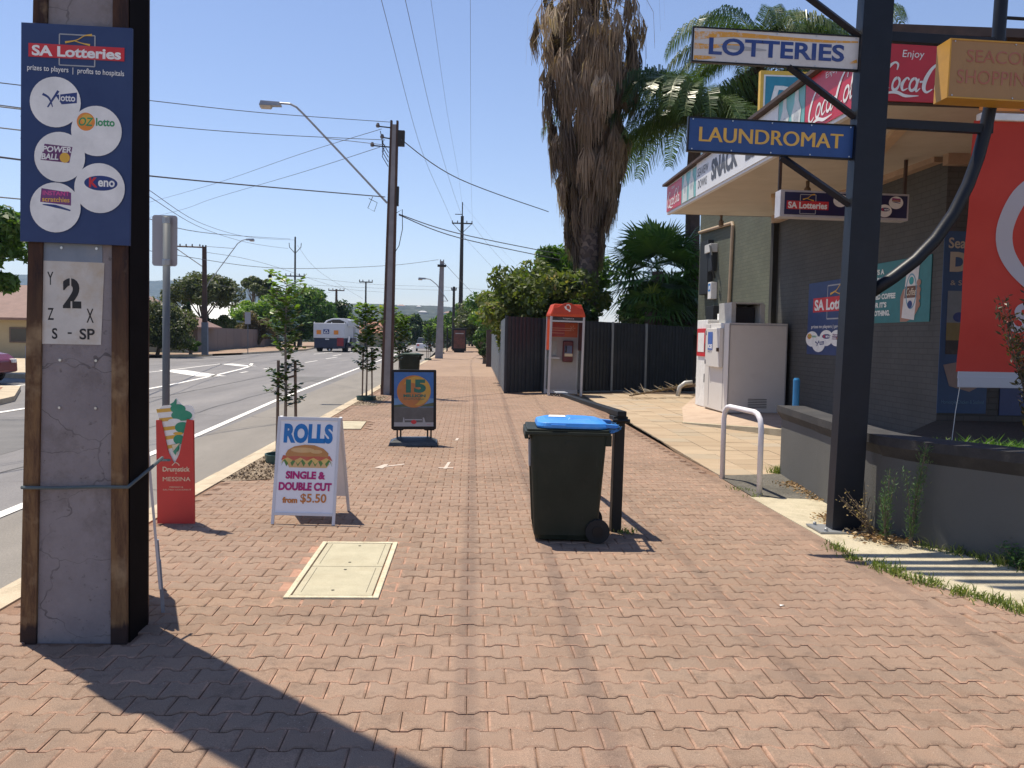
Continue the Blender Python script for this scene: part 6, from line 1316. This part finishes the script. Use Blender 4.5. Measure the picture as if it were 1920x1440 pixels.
# ================================================================ DISTANT POLES, HOUSES, VEHICLES
WIRES=[
 [(-2.95,24.00,11.98),(-3.33,31.00,13.37),(-3.60,60.00,14.41),(-2.67,85.00,14.38),(-2.27,101.00,14.77)],
 [(-2.23,24.00,12.00),(-2.49,31.00,13.40),(-2.70,60.00,15.89),(-2.05,80.00,15.60),(-1.36,101.00,15.91)],
 [(-1.44,24.00,12.04),(-1.59,31.00,13.44),(-1.79,60.00,16.64),(-1.43,80.00,16.83),(-1.25,101.00,17.21)],
 [(-0.19,24.00,12.09),(-0.20,31.00,13.49),(-0.18,60.00,14.51),(-0.11,80.00,14.43),(0.03,101.00,14.71)],
 [(-2.27,101.00,14.77),(-0.36,120.00,14.58),(6.19,150.00,11.04)],
 [(0.03,101.00,14.71),(3.13,125.00,14.05),(10.10,160.00,11.25)],
 [(-1.25,101.00,17.21),(3.10,125.00,15.59),(10.57,160.00,12.75)],
 [(-2.13,22.70,7.12),(-4.48,19.00,6.33),(-5.96,16.00,5.75),(-6.90,13.00,5.15),(-6.79,12.00,4.91)],
 [(-2.31,22.70,6.66),(-4.48,19.00,5.88),(-5.97,16.00,5.32),(-6.91,13.00,4.83),(-6.79,12.00,4.62)],
 [(-2.30,22.70,6.53),(-3.56,21.00,6.28)],
 [(-2.40,22.70,6.94),(-5.99,30.00,7.70),(-12.42,42.00,8.63),(-20.91,56.00,9.61)],
 [(-2.44,22.70,6.47),(-5.98,30.00,7.07),(-12.42,42.00,7.95),(-16.88,50.00,8.38),(-25.73,62.00,8.80)],
 [(-2.29,22.70,5.19),(-4.36,18.50,4.67),(-5.64,15.00,4.23),(-6.38,12.00,3.89),(-6.52,11.50,3.83)],
 [(-1.89,22.70,6.68),(-0.40,24.00,5.95),(2.56,29.00,5.84)],
 [(-1.92,22.70,4.75),(-0.39,25.00,4.56),(3.09,30.00,4.52)],
 [(-1.92,22.70,4.73),(-0.39,25.00,4.44),(3.09,30.00,4.33)],
 [(-2.29,59.50,6.82),(-4.98,56.00,6.10),(-8.73,50.00,5.33),(-11.38,46.00,5.04),(-13.51,40.00,5.04),(-15.65,33.00,5.09)],
 [(-11.20,30.00,6.47),(-15.38,50.00,7.70),(-19.01,75.00,9.71),(-20.39,100.00,12.23)],
 [(-11.20,30.00,6.25),(-15.38,50.00,7.45),(-19.01,75.00,9.21),(-21.11,100.00,11.24)],
 [(-9.33,25.00,4.79),(-11.83,40.00,6.05),(-18.74,90.00,11.27)],
 [(-20.03,100.00,11.63),(-20.07,115.00,9.70),(-18.81,150.00,7.72)],
 [(-17.72,58.50,6.86),(-17.65,75.00,7.46),(-17.25,115.00,7.64),(-14.12,140.00,8.42)],
 [(-17.79,58.50,7.25),(-13.58,50.00,6.35)],
 [(-20.13,100.00,8.09),(-13.03,115.00,8.23),(-4.31,130.00,8.93),(4.93,140.00,9.09)],
 [(-20.37,100.00,7.17),(-13.02,115.00,7.74),(-2.48,120.00,7.88)],
 [(-9.56,18.00,6.04),(-10.04,20.00,6.26),(-11.19,30.00,7.37)],
 [(-9.57,18.00,5.62),(-10.05,20.00,5.78),(-11.19,30.00,6.83)],
 [(-9.59,18.00,4.23),(-10.07,20.00,4.36),(-13.34,30.00,5.33)],
 [(-20.29,130.00,8.02),(-22.85,115.00,6.11),(-22.26,90.00,5.70),(-18.10,60.00,4.92)],
 [(-2.00,59.50,6.71),(0.84,80.00,5.09),(4.82,100.00,4.18)],
]

POLEG = mat('pole_grey', (.25, .24, .25), .8, var=.15, scale=3); POLEB = mat('pole_brown', (.07, .04, .03), .8, var=.3, scale=2, dirt=(.14, .07, .04), dirt_amt=.5); WOODD = mat('pole_dark', (.03, .028, .027), .8)
INS = mat('insulator', (.12, .11, .11), .4); LAMPG = mat('lamp_grey', (.30, .31, .33), .4, .3)
def stobie(label, x, y, h, wb, wt, lean=0., core=POLEG, side=POLEB, group='power poles along the street'):
    t = thing('power_pole', label, 'pole', (x, y, -.02), (0, radians(lean), 0), group)
    for s_ in (-1, 1):
        mb = MB(); a, b_ = wb/2*.55, wb/2; c, d = wt/2*.5, wt/2
        mb.hexa([(s_*a, -.09, 0), (s_*b_, -.09, 0), (s_*b_, .09, 0), (s_*a, .09, 0)], [(s_*c, -.07, h), (s_*d, -.07, h), (s_*d, .07, h), (s_*c, .07, h)]); mb.build('steel_channel', side, t)
    mb = MB(); a, c = wb/2*.56, wt/2*.52; mb.hexa([(-a, -.08, 0), (a, -.08, 0), (a, .08, 0), (-a, .08, 0)], [(-c, -.06, h-.1), (c, -.06, h-.1), (c, .06, h-.1), (-c, .06, h-.1)]); mb.build('concrete_core', core, t); return t
def lamp_head(t, x, z, s_=-1):
    mb = MB(); mb.hexa([(x+s_*.0, -.10, z-.05), (x+s_*.55, -.12, z-.06), (x+s_*.55, .12, z-.06), (x, .10, z-.05)], [(x+s_*.03, -.07, z+.05), (x+s_*.52, -.09, z+.06), (x+s_*.52, .09, z+.06), (x+s_*.03, .07, z+.05)]); mb.build('lamp_head', LAMPG, t)
    mb = MB(); mb.hexa([(x+s_*.28, -.09, z-.12), (x+s_*.53, -.09, z-.12), (x+s_*.53, .09, z-.12), (x+s_*.28, .09, z-.12)], [(x+s_*.25, -.11, z-.061), (x+s_*.54, -.11, z-.061), (x+s_*.54, .11, z-.061), (x+s_*.25, .11, z-.061)]); mb.build('lamp_glass', mat('lamp_amber', (.5, .42, .32), .3), t)
t = stobie('rusty stobie pole with a long street lamp arm beside the jackpot sign', -2.20, 22.8, 7.2, .31, .21, 1.0, group=None)
MB().tube([(-.12, -.12, 5.05), (-1.2, -.12, 6.12), (-2.30, -.12, 7.2), (-2.52, -.12, 7.40), (-2.68, -.12, 7.47), (-2.95, -.12, 7.48)], .028, 7).build('lamp_arm', LAMPG, t); lamp_head(t, -2.93, 7.48)
MB().box(.1, .28, -.1, .05, 6.55, 6.95).build('fuse_box', WOODD, t, bevel=.01)
MB().box(.1, .17, -.08, .05, 5.0, 5.5).build('junction_box', WOODD, t)
for z, w_ in ((7.0, .42), (6.5, .55), (6.72, .3)): MB().tube([(-.1, -.1, z), (-w_, -.1, z+.02)], .018, 5).build('bracket', WOODD, t)
for x, z in ((-.42, 7.04), (-.55, 6.54), (-.3, 6.76)): MB().lathe([(.04, z-.05), (.055, z), (.03, z+.06)], (x, -.1, 0), n=8).build('insulator', INS, t)
for i in range(4):
    zz_ = 6.9-.12*i; MB().tube([(-.35+.04*i, -.1, zz_), (-.28, -.14, zz_-.3), (-.12, -.12, zz_-.55)], .010, 4).build('jumper_cable', WOODD, t)
MB().tube([(.12, -.1, 4.8), (.28, -.12, 4.9), (.30, -.12, 4.4), (.22, -.12, 3.95), (.1, -.1, 3.75)], .010, 4).build('jumper_cable', WOODD, t)
MB().tube([(-.5, -.1, 5.2), (-.62, -.1, 4.9), (-.45, -.1, 4.82), (-.38, -.1, 5.05), (-.6, -.1, 5.15)], .008, 4).build('jumper_cable', WOODD, t)
MB().lathe([(.02, 5.8), (.02, 5.82)], n=6).build('step_bolt', SCREW, t)
t = stobie('distant stobie pole with a short street lamp on the kerb beyond the small tree', -2.16, 59.5, 6.85, .55, .28, 1.0, POLEG, POLEG, None)
MB().tube([(0, -.1, 4.0), (.5, -.1, 4.0), (-.3, -.1, 5.1), (-.75, -.1, 5.45), (-1.1, -.1, 5.5)], .035, 6).build('lamp_arm', LAMPG, t); lamp_head(t, -1.05, 5.5)
MB().box(-.3, .3, -.15, .15, 6.35, 6.5).build('cross_arm', WOODD, t)
t = stobie('grey footed stobie pole with a cross arm and lamp across the road', -17.85, 58.5, 7.35, .34, .26, -.3, POLEB, POLEB, None)
MB().box(-.20, .20, -.12, .12, 0, 2.2).build('painted_base', mat('base_grey', (.17, .19, .23), .7), t)
MB().tube([(.05, 0, 7.2), (-2.1, 0, 7.25)], .05, 4).build('cross_arm', POLEB, t); MB().tube([(-.1, 0, 5.9), (-2.0, 0, 7.2)], .03, 4).build('brace', POLEG, t)
for x in (-1.9, -1.6, -1.2, -.8, -.3): MB().lathe([(.04, 7.27), (.05, 7.36), (.02, 7.42)], (x, 0, 0), n=6).build('insulator', INS, t)
MB().tube([(.1, 0, 4.5), (.35, 0, 4.95), (2.2, 0, 7.5), (2.5, 0, 7.72), (2.75, 0, 7.78)], .03, 6).build('lamp_arm', LAMPG, t); lamp_head(t, 2.75, 7.78, 1)
def thin_pole(label, x, y, h, w, z_arm, arm, lean=0, extra=None, y0=0, m_=WOODD):
    t = thing('power_pole', label, 'pole', (x, y, -1), (0, radians(lean), 0), None)
    MB().tube([(0, 0, 0), (0, 0, h+1)], [w, w*.6], 8).build('shaft', m_, t)
    MB().box(-arm, arm, -.06, .06, z_arm+1-.07, z_arm+1+.07).build('cross_arm', m_, t)
    for x_ in (-arm*.95, -arm*.45, arm*.45, arm*.95): MB().lathe([(.05, z_arm+1.07), (.07, z_arm+1.2), (.03, z_arm+1.32)], (x_, 0, 0), n=6).build('insulator', INS, t)
    return t
t = thin_pole('very tall dark transmission pole rising behind the bus shelter panel', -1.22, 101, 15.6, .30, 14.75, 1.2, .15); MB().tube([(0, 0, 16.6), (0, 0, 18.2)], .07, 6).build('spike', WOODD, t); MB().tube([(0, 0, 14.6), (1.1, 0, 15.7)], .03, 4).build('brace', WOODD, t); MB().tube([(0, 0, 14.6), (-1.1, 0, 15.7)], .03, 4).build('brace', WOODD, t); MB().box(-.85, 0, -.05, .05, 16.75, 16.83).build('upper_arm', WOODD, t)
thin_pole('dark pole between the grey lamp pole and the tall transmission pole', -2.0, 100, 7.3, .22, 6.9, .3)
thin_pole('slender pole far down the road behind the transmission pole', .3, 130, 5.6, .2, 5.4, .3)
t = thin_pole('tall slim pole with forked insulators behind the young street tree', -20.3, 100, 12.6, .15, 8.1, 1.1); MB().tube([(0, 0, 11.7), (-.65, 0, 12.4), (-.7, 0, 12.9)], .04, 5).build('fork', WOODD, t); MB().tube([(0, 0, 11.7), (.65, 0, 12.4), (.7, 0, 12.9)], .04, 5).build('fork', WOODD, t)
thin_pole('wooden pole with a cross arm behind the street sweeper', -19.45, 125, 8.0, .26, 7.8, 1.15, m_=POLEB)
thin_pole('slim pole with a small cross arm between sweeper and rusty stobie pole', -13.4, 110, 8.25, .16, 8.2, .85)
names = [('high wire running back from the left arm of the transmission pole', 0), ('high wire running back from the upper arm of the transmission pole', 0), ('high wire running back from the tip of the transmission pole', 0), ('high straight wire running back from the right arm of the transmission pole', 0),
 ('wire leaving the left arm of the transmission pole to the right', 1), ('wire leaving the right arm of the transmission pole to the right', 1), ('wire leaving the tip of the transmission pole to the right', 1),
 ('top wire running left from the head of the rusty stobie pole', 2), ('second wire running left from the head of the rusty stobie pole', 2), ('short pale stay wire from the stobie head to its lamp arm', 2),
 ('upper thin wire slanting down across the road from the rusty stobie pole', 2), ('lower thin wire slanting down across the road from the rusty stobie pole', 2), ('thick cable running left just under the lamp arm bracket', 3),
 ('dark service cable from the stobie pole to the skirted palm', 3), ('upper of two service cables from the stobie pole towards the shrubs', 3), ('lower of two service cables from the stobie pole towards the shrubs', 3),
 ('sagging cable from the distant grey lamp pole across the road', 3), ('upper wire from the forked pole towards the left', 1), ('lower wire from the forked pole towards the left', 1), ('long thin wire from the forked pole passing over the gum tree', 1),
 ('wire descending right from the top of the forked pole', 1), ('thick wire running right from the grey footed pole', 3), ('short wire from the head of the grey footed pole', 1), ('upper line from the forked pole arm across the hills', 1), ('lower line from the forked pole arm across the hills', 1),
 ('highest faint wire behind the lotteries board', 1), ('second faint wire behind the lotteries board', 1), ('low faint wire at the left edge above the large tree', 1), ('wire over the trees from the wooden pole to the grey footed pole', 1), ('faint wire descending right from the grey lamp pole', 1)]
WR = {0: .0115, 1: .014, 2: .008, 3: .014}; WM = mat('wire', (.10, .10, .11), .6); WM2 = mat('wire_pale', (.22, .21, .2), .6)
for wi in (7, 8, 12): a, b_ = Vector(WIRES[wi][-3]), Vector(WIRES[wi][-2]); WIRES[wi][-1] = tuple(b_+(b_-a)*1.6)
for wi in (17, 18, 19, 25, 26, 27): a, b_ = Vector(WIRES[wi][0]), Vector(WIRES[wi][1]); WIRES[wi].insert(0, tuple(a+(a-b_)*.35) if wi < 25 else (a.x-14, a.y-3, a.z+.4))
for (lb, k), P_ in zip(names, WIRES):
    out = []; n_ = len(P_)
    for i in range(n_-1):
        p0, p1, p2, p3 = (Vector(P_[j]) for j in (max(i-1, 0), i, i+1, min(i+2, n_-1)))
        for j in range(8):
            a = j/8; out.append(.5*(2*p1+(p2-p0)*a+(2*p0-5*p1+4*p2-p3)*a*a+(3*p1-p0-3*p2+p3)*a**3))
    out.append(Vector(P_[-1]))
    if k == 0:   # carry on overhead, behind the viewer
        d = (out[0]-out[4]).normalized(); x0 = out[0].x; q = out[0]
        for s_ in range(1, 9): out.insert(0, Vector((x0+(-3.02-x0 if 'left' in lb else (-2.45-x0 if 'upper' in lb else 0))*min(1, s_/3), 24-s_*5.5, 12.0-.15*s_+.02*s_*s_)))
    o = MB().tube(out, (.007 if 'tip of' in lb or 'straight' in lb else WR[k]), 5).build('overhead_wire', WM2 if 'pale' in lb else WM, label=lb, cat='wire', group='overhead wires')

# houses on the left
HW = mat('house_cream', (.40, .33, .21), .8, var=.05); RT = mat('roof_tile_brown', (.20, .125, .105), .8, var=.15, scale=2, bmp=.5, bscale=6); FAS = mat('fascia_brown', (.10, .07, .06), .6); GLZ = mat('window_dark', (.03, .035, .04), .1)
def hip_house(label, x0, x1, y0, y1, ze, zr, ov=.6, hip=1.0):
    t = thing('house', label, 'house', (x0, y0, 0)); w, d = x1-x0, y1-y0
    MB().box(0, w, 0, d, 0, ze).build('wall', HW, t)
    r = MB(); a = d/2*hip; r.add([(-ov, -ov, ze), (w+ov, -ov, ze), (w+ov, d+ov, ze), (-ov, d+ov, ze), (a-ov, d/2, zr), (w-a+ov, d/2, zr), (-ov, -ov, ze-.12), (w+ov, -ov, ze-.12), (w+ov, d+ov, ze-.12), (-ov, d+ov, ze-.12)], [(0, 1, 5, 4), (1, 2, 5), (2, 3, 4, 5), (3, 0, 4), (6, 7, 1, 0), (7, 8, 2, 1), (8, 9, 3, 2), (9, 6, 0, 3), (9, 8, 7, 6)]); r.build('roof', RT, t)
    for i, xw in enumerate((w-2.6, w-6.5)):
        if xw > 1:
            f_ = MB().box(xw, xw+1.6, -.05, -.003, .8, ze-.5).build('window', FAS, t); MB().box(xw+.08, xw+1.52, -.06, -.051, .88, ze-.58).build('pane', GLZ, f_)
    MB().box(w*.5, w*.5+.9, -.04, -.003, 0, 2.0).build('door', FAS, t); return t
hip_house('cream brick house with a brown roof seen left of the rusty power pole', -38, -21.5, 46, 54, 2.1, 4.0)
hip_house('brown roofed house behind the large olive bush', -37, -20.9, 62.5, 70, 1.9, 4.3, .7, 1.2)
t = thing('house', 'house with a pale metal roof behind the gum tree', 'house', (-33, 95, 0)); MB().box(0, 9, 0, 8, 0, 2.6).build('wall', HW, t); MB().add([(-.6, -.6, 2.6), (9.6, -.6, 2.6), (9.6, 8.6, 2.6), (-.6, 8.6, 2.6), (1.0, 4, 4.9), (6.5, 4, 4.9)], [(0, 1, 5, 4), (1, 2, 5), (2, 3, 4, 5), (3, 0, 4)]).build('roof', mat('roof_pale', (.50, .52, .53), .5, var=.05), t)
t = thing('house', 'low house with a russet roof beyond the street sweeper', 'house', (-16.5, 118, 0)); MB().box(0, 6, 0, 6, -.5, 1.8).build('wall', HW, t); MB().add([(-.6, -.6, 1.8), (6.6, -.6, 1.8), (6.6, 6.6, 1.8), (-.6, 6.6, 1.8), (2.5, 3, 3.3), (3.8, 3, 3.3)], [(0, 1, 5, 4), (1, 2, 5), (2, 3, 4, 5), (3, 0, 4)]).build('roof', mat('roof_russet', (.30, .13, .08), .8), t)
# brown boundary wall
t = thing('boundary_wall', 'long low brown wall along the far footpath', 'wall', (-20.6, 66, 0)); WL = mat('wall_brown', (.155, .125, .115), .85, var=.07, scale=1, bmp=.2)
A = Vector((0, 0, 0)); B = Vector((-2.2, 37, 0)); d = (B-A)/12
for i in range(12):
    a = A+d*i; b_ = A+d*(i+.985); MB().hexa([(a.x, a.y, 0), (b_.x, b_.y, 0), (b_.x-.2, b_.y, 0), (a.x-.2, a.y, 0)], [(a.x, a.y, 1.86), (b_.x, b_.y, 1.86), (b_.x-.2, b_.y, 1.86), (a.x-.2, a.y, 1.86)]).build('panel', WL, t)
MB().hexa([(0, -.3, 0), (0, 0, 0), (-6, -2, 0), (-6, -2.3, 0)], [(0, -.3, 1.86), (0, 0, 1.86), (-6, -2, 1.86), (-6, -2.3, 1.86)]).build('return_panel', WL, t)
# small sign over there
t = thing('parking_sign', 'small white parking sign on a thin post before the brown wall', 'sign', (-15.9, 62, 0)); MB().tube([(0, 0, 0), (0, 0, 3.0)], .03, 6).build('post', POSTG, t); MB().box(-.2, .2, -.05, -.03, 2.15, 3.0).build('plate', SBACK, t)
t = thing('marker_post', 'short grey post on the brick corner island at the left edge', 'post', (-10.75, 19.6, 0)); MB().lathe([(.075, 0), (.075, .90), (.06, .94)], n=12).build('shaft', mat('post_bluegrey', (.20, .23, .26), .5), t); MB().box(-.14, .14, -.14, .14, .0, .02).build('foot', GALV, t)
t = thing('letterbox_panel', 'pale low gate panel beside the red car', 'gate', (-13.9, 28.4, 0)); MB().box(-.5, .5, 0, .1, 0, 1.0).build('panel', mat('panel_pale', (.45, .43, .42), .6), t)
# red hatchback
t = thing('parked_car', 'dark red hatchback nosing in at the left edge behind the power pole', 'car', (-15.9, 26.2, -.1))
CR = mat('car_red', (.15, .008, .02), .22, .2, var=.03); TYR = MATS['tyre']
prof = [(-2.0, .35), (-1.95, .75), (-1.75, 1.0), (-1.3, 1.42), (.2, 1.46), (.95, 1.02), (1.75, .88), (2.0, .7), (2.02, .35), (1.7, .28), (-1.7, .28)]
mb = MB(); n_ = len(prof); rings = [[(x*(1 if abs(y) < .6 else .985), y, z if z < 1.1 or abs(y) < .6 else z-.03) for x, z in prof] for y in (-.82, -.6, .6, .82)]
rings = [[(x, y*(1 if z < 1.1 else .86), z) for x, y, z in r_] for r_ in rings]
mb.add([q for r_ in rings for q in r_], [(i*n_+k, i*n_+(k+1) % n_, (i+1)*n_+(k+1) % n_, (i+1)*n_+k) for i in range(3) for k in range(n_)]+[tuple(range(n_))[::-1], tuple(3*n_+k for k in range(n_))]); mb.build('body', CR, t, bevel=.05)
MB().prism([(-1.25, 1.02), (-1.05, 1.34), (-.05, 1.36), (.7, 1.02)], 'y', -.835, -.70).build('side_window', GLZ, t)
mb = MB(); mb.add([(.28, -.62, 1.43), (.28, .62, 1.43), (.98, .66, 1.06), (.98, -.66, 1.06)], [(0, 1, 2, 3)]); mb.build('windscreen', GLZ, t)
for x in (-1.3, 1.3):
    for y in (-.84, .66): w = MB().lathe([(.30, y), (.32, y+.03), (.32, y+.15), (.30, y+.18)], (x, 0, .32), 'y', 20).build('wheel', TYR, t); MB().lathe([(.18, y-.01), (.2, y+.02)], (x, 0, .32), 'y', 12).build('rim', LAMPG, w)
for y in (-.6, .45): MB().box(1.90, 2.03, y, y+.22, .62, .74).build('headlight', WHT, t, bevel=.02)
MB().box(.75, .95, -.95, -.83, 1.0, 1.12).build('mirror', CR, t, bevel=.02)
def far_car(label, x, y, rz, c):
    t = thing('parked_car', label, 'car', (x, y, -.12), (0, 0, rz)); mb = MB(); mb.hexa([(-.85, -2.1, .3), (.85, -2.1, .3), (.85, 2.1, .3), (-.85, 2.1, .3)], [(-.83, -2.05, .85), (.83, -2.05, .85), (.83, 2.0, .8), (-.83, 2.0, .8)]); mb.build('body', c, t, bevel=.08)
    MB().hexa([(-.78, -1.6, .85), (.78, -1.6, .85), (.78, 1.0, .82), (-.78, 1.0, .82)], [(-.62, -1.1, 1.42), (.62, -1.1, 1.42), (.62, .4, 1.42), (-.62, .4, 1.42)]).build('cabin', GLZ, t, bevel=.05); MB().box(-.6, .6, -1.05, .35, 1.422, 1.45).build('roof', c, t, bevel=.01)
    for x_ in (-.86, .68):
        for y_ in (-1.3, 1.3): MB().lathe([(.31, x_), (.31, x_+.18)], (0, y_, .31), 'x', 14).build('wheel', TYR, t)
    for x_ in (-.75, .5): MB().box(x_, x_+.25, -2.13, -2.08, .6, .75).build('tail_light', RED, t)
WCAR = mat('car_white', (.72, .73, .75), .25, var=.02)
far_car('white car parked at the kerb beyond the distant lamp pole', -4.95, 92, radians(3), WCAR)
far_car('silver car far down the road near the bend', -13.6, 133, radians(8), mat('car_silver', (.4, .42, .45), .3, .4)); far_car('white car farthest away at the bend of the road', -17.2, 140, radians(60), WCAR)
# street sweeper seen from behind
t = thing('street_sweeper', 'white and navy street sweeper truck driving away on the far lane', 'truck', (-12.9, 80, -.12), (0, 0, radians(-3)))
TW = mat('truck_white', (.60, .61, .64), .35, var=.04, dirt=(.45, .44, .42), dirt_amt=.4, dscale=1); TN = mat('truck_navy', (.015, .025, .06), .4)
MB().box(-1.65, 1.25, 0, 4.2, 1.28, 2.66).build('hopper', TW, t, bevel=.04); MB().box(-1.6, 1.2, .08, 4.2, .35, 1.26).build('lower_body', TN, t, bevel=.04)
mb = MB(); mb.prism([(-.95, 2.66), (-.75, 2.92), (-.2, 3.12), (.6, 3.16), (1.25, 3.12), (1.36, 2.95), (1.36, 2.4), (1.27, 2.4), (1.27, 2.66)], 'y', 1.2, 4.6); mb.build('rear_dome', TW, t, bevel=.03)
MB().prism([(-.75, 2.68), (-.55, 2.86), (-.1, 3.0), (.55, 3.02), (.95, 2.86), (1.2, 2.68)], 'y', 1.17, 1.196).build('dome_opening', WOODD, t)
MB().box(-1.25, 1.45, 4.9, 6.5, .45, 2.9).build('cab', TW, t, bevel=.1); MB().box(1.27, 1.62, 1.5, 4.0, .5, 1.3).build('side_locker', TN, t)
MB().box(.55, 1.15, -.03, .07, .55, 1.32).build('red_panel', mat('truck_red', (.25, .02, .03), .5), t)
for x in (-1.35, .25): MB().box(x-.0, x+.42, -.03, -.002, 1.62, 2.0).build('warning_plate', ORNG, t)
lg = MB().box(-.72, -.18, -.03, -.002, 1.66, 2.08).build('logo_plate', NAVY, t)
p = Print(plane_y(-.031, .01)); p.curve([(-.64, 1.74), (-.5, 1.98), (-.38, 1.98), (-.26, 1.74)], .06, WHT); p.rect(-.6, 1.72, -.3, 1.78, WHT); p.build('emblem', lg)
MB().box(-.55, -.2, -.02, .07, 1.12, 1.22).build('number_plate', WHT, t); MB().tube([(1.55, .3, .9), (1.62, .3, 1.45)], .09, 8).build('side_mirror', WHT, t)
for x in (-1.5, .9):
    for y in (1.0, 5.3): MB().lathe([(.42, x), (.44, x+.04), (.44, x+.4), (.42, x+.44)], (0, y, .44), 'x', 20).build('wheel', TYR, t)
MB().tube([(-.15, -.05, .1), (-.1, -.05, .28)], .07, 8).build('hose_nozzle', WHT, t)
for x in (-1.6, 1.2, .0): MB().box(x-.04, x+.04, .1, .2, 2.665, 2.76).build('beacon', WHT, t)
# bus shelter advertising panel
t = thing('advertising_panel', 'black advertising panel with a dark red poster on the distant footpath', 'sign', (-1.05, 82, 0)); MB().box(-.66, .66, -.12, .12, .15, 2.3).build('case', BP, t, bevel=.03); MB().box(-.5, .5, -.06, .06, 0, .15).build('foot', BP, t); MB().box(-.54, .54, -.13, -.121, .4, 2.12).build('poster', mat('poster_dark_red', (.10, .03, .025), .3, var=.5, scale=3), t)
p = Print(plane_y(-.131, .01)); p.rect(-.38, 1.78, .4, 1.86, GREYP); p.build('lettering', t)
t = thing('bus_shelter', 'dark framed bus shelter beside the black advertising panel', 'shelter', (-1.2, 84, 0)); MB().box(-1.2, .9, 0, 2.6, 2.3, 2.38).build('roof', WOODD, t)
for x in (-1.1,):
    for y in (.1, 2.5): MB().box(x-.04, x+.04, y-.04, y+.04, 0, 2.3).build('post', WOODD, t)
MB().box(-1.1, -1.06, .15, 2.45, .3, 2.1).build('glass_panel', gl, t)
# tree shelter boards, litter
t = thing('litter', 'white paper scrap lying on the pavers in front of the bin', 'litter', (1.9, 5.0, .003)); MB().add([(0, 0, 0), (.03, .005, .006), (.035, .02, .0), (.005, .022, .004)], [(0, 1, 2, 3)]).build('scrap', WHT, t)
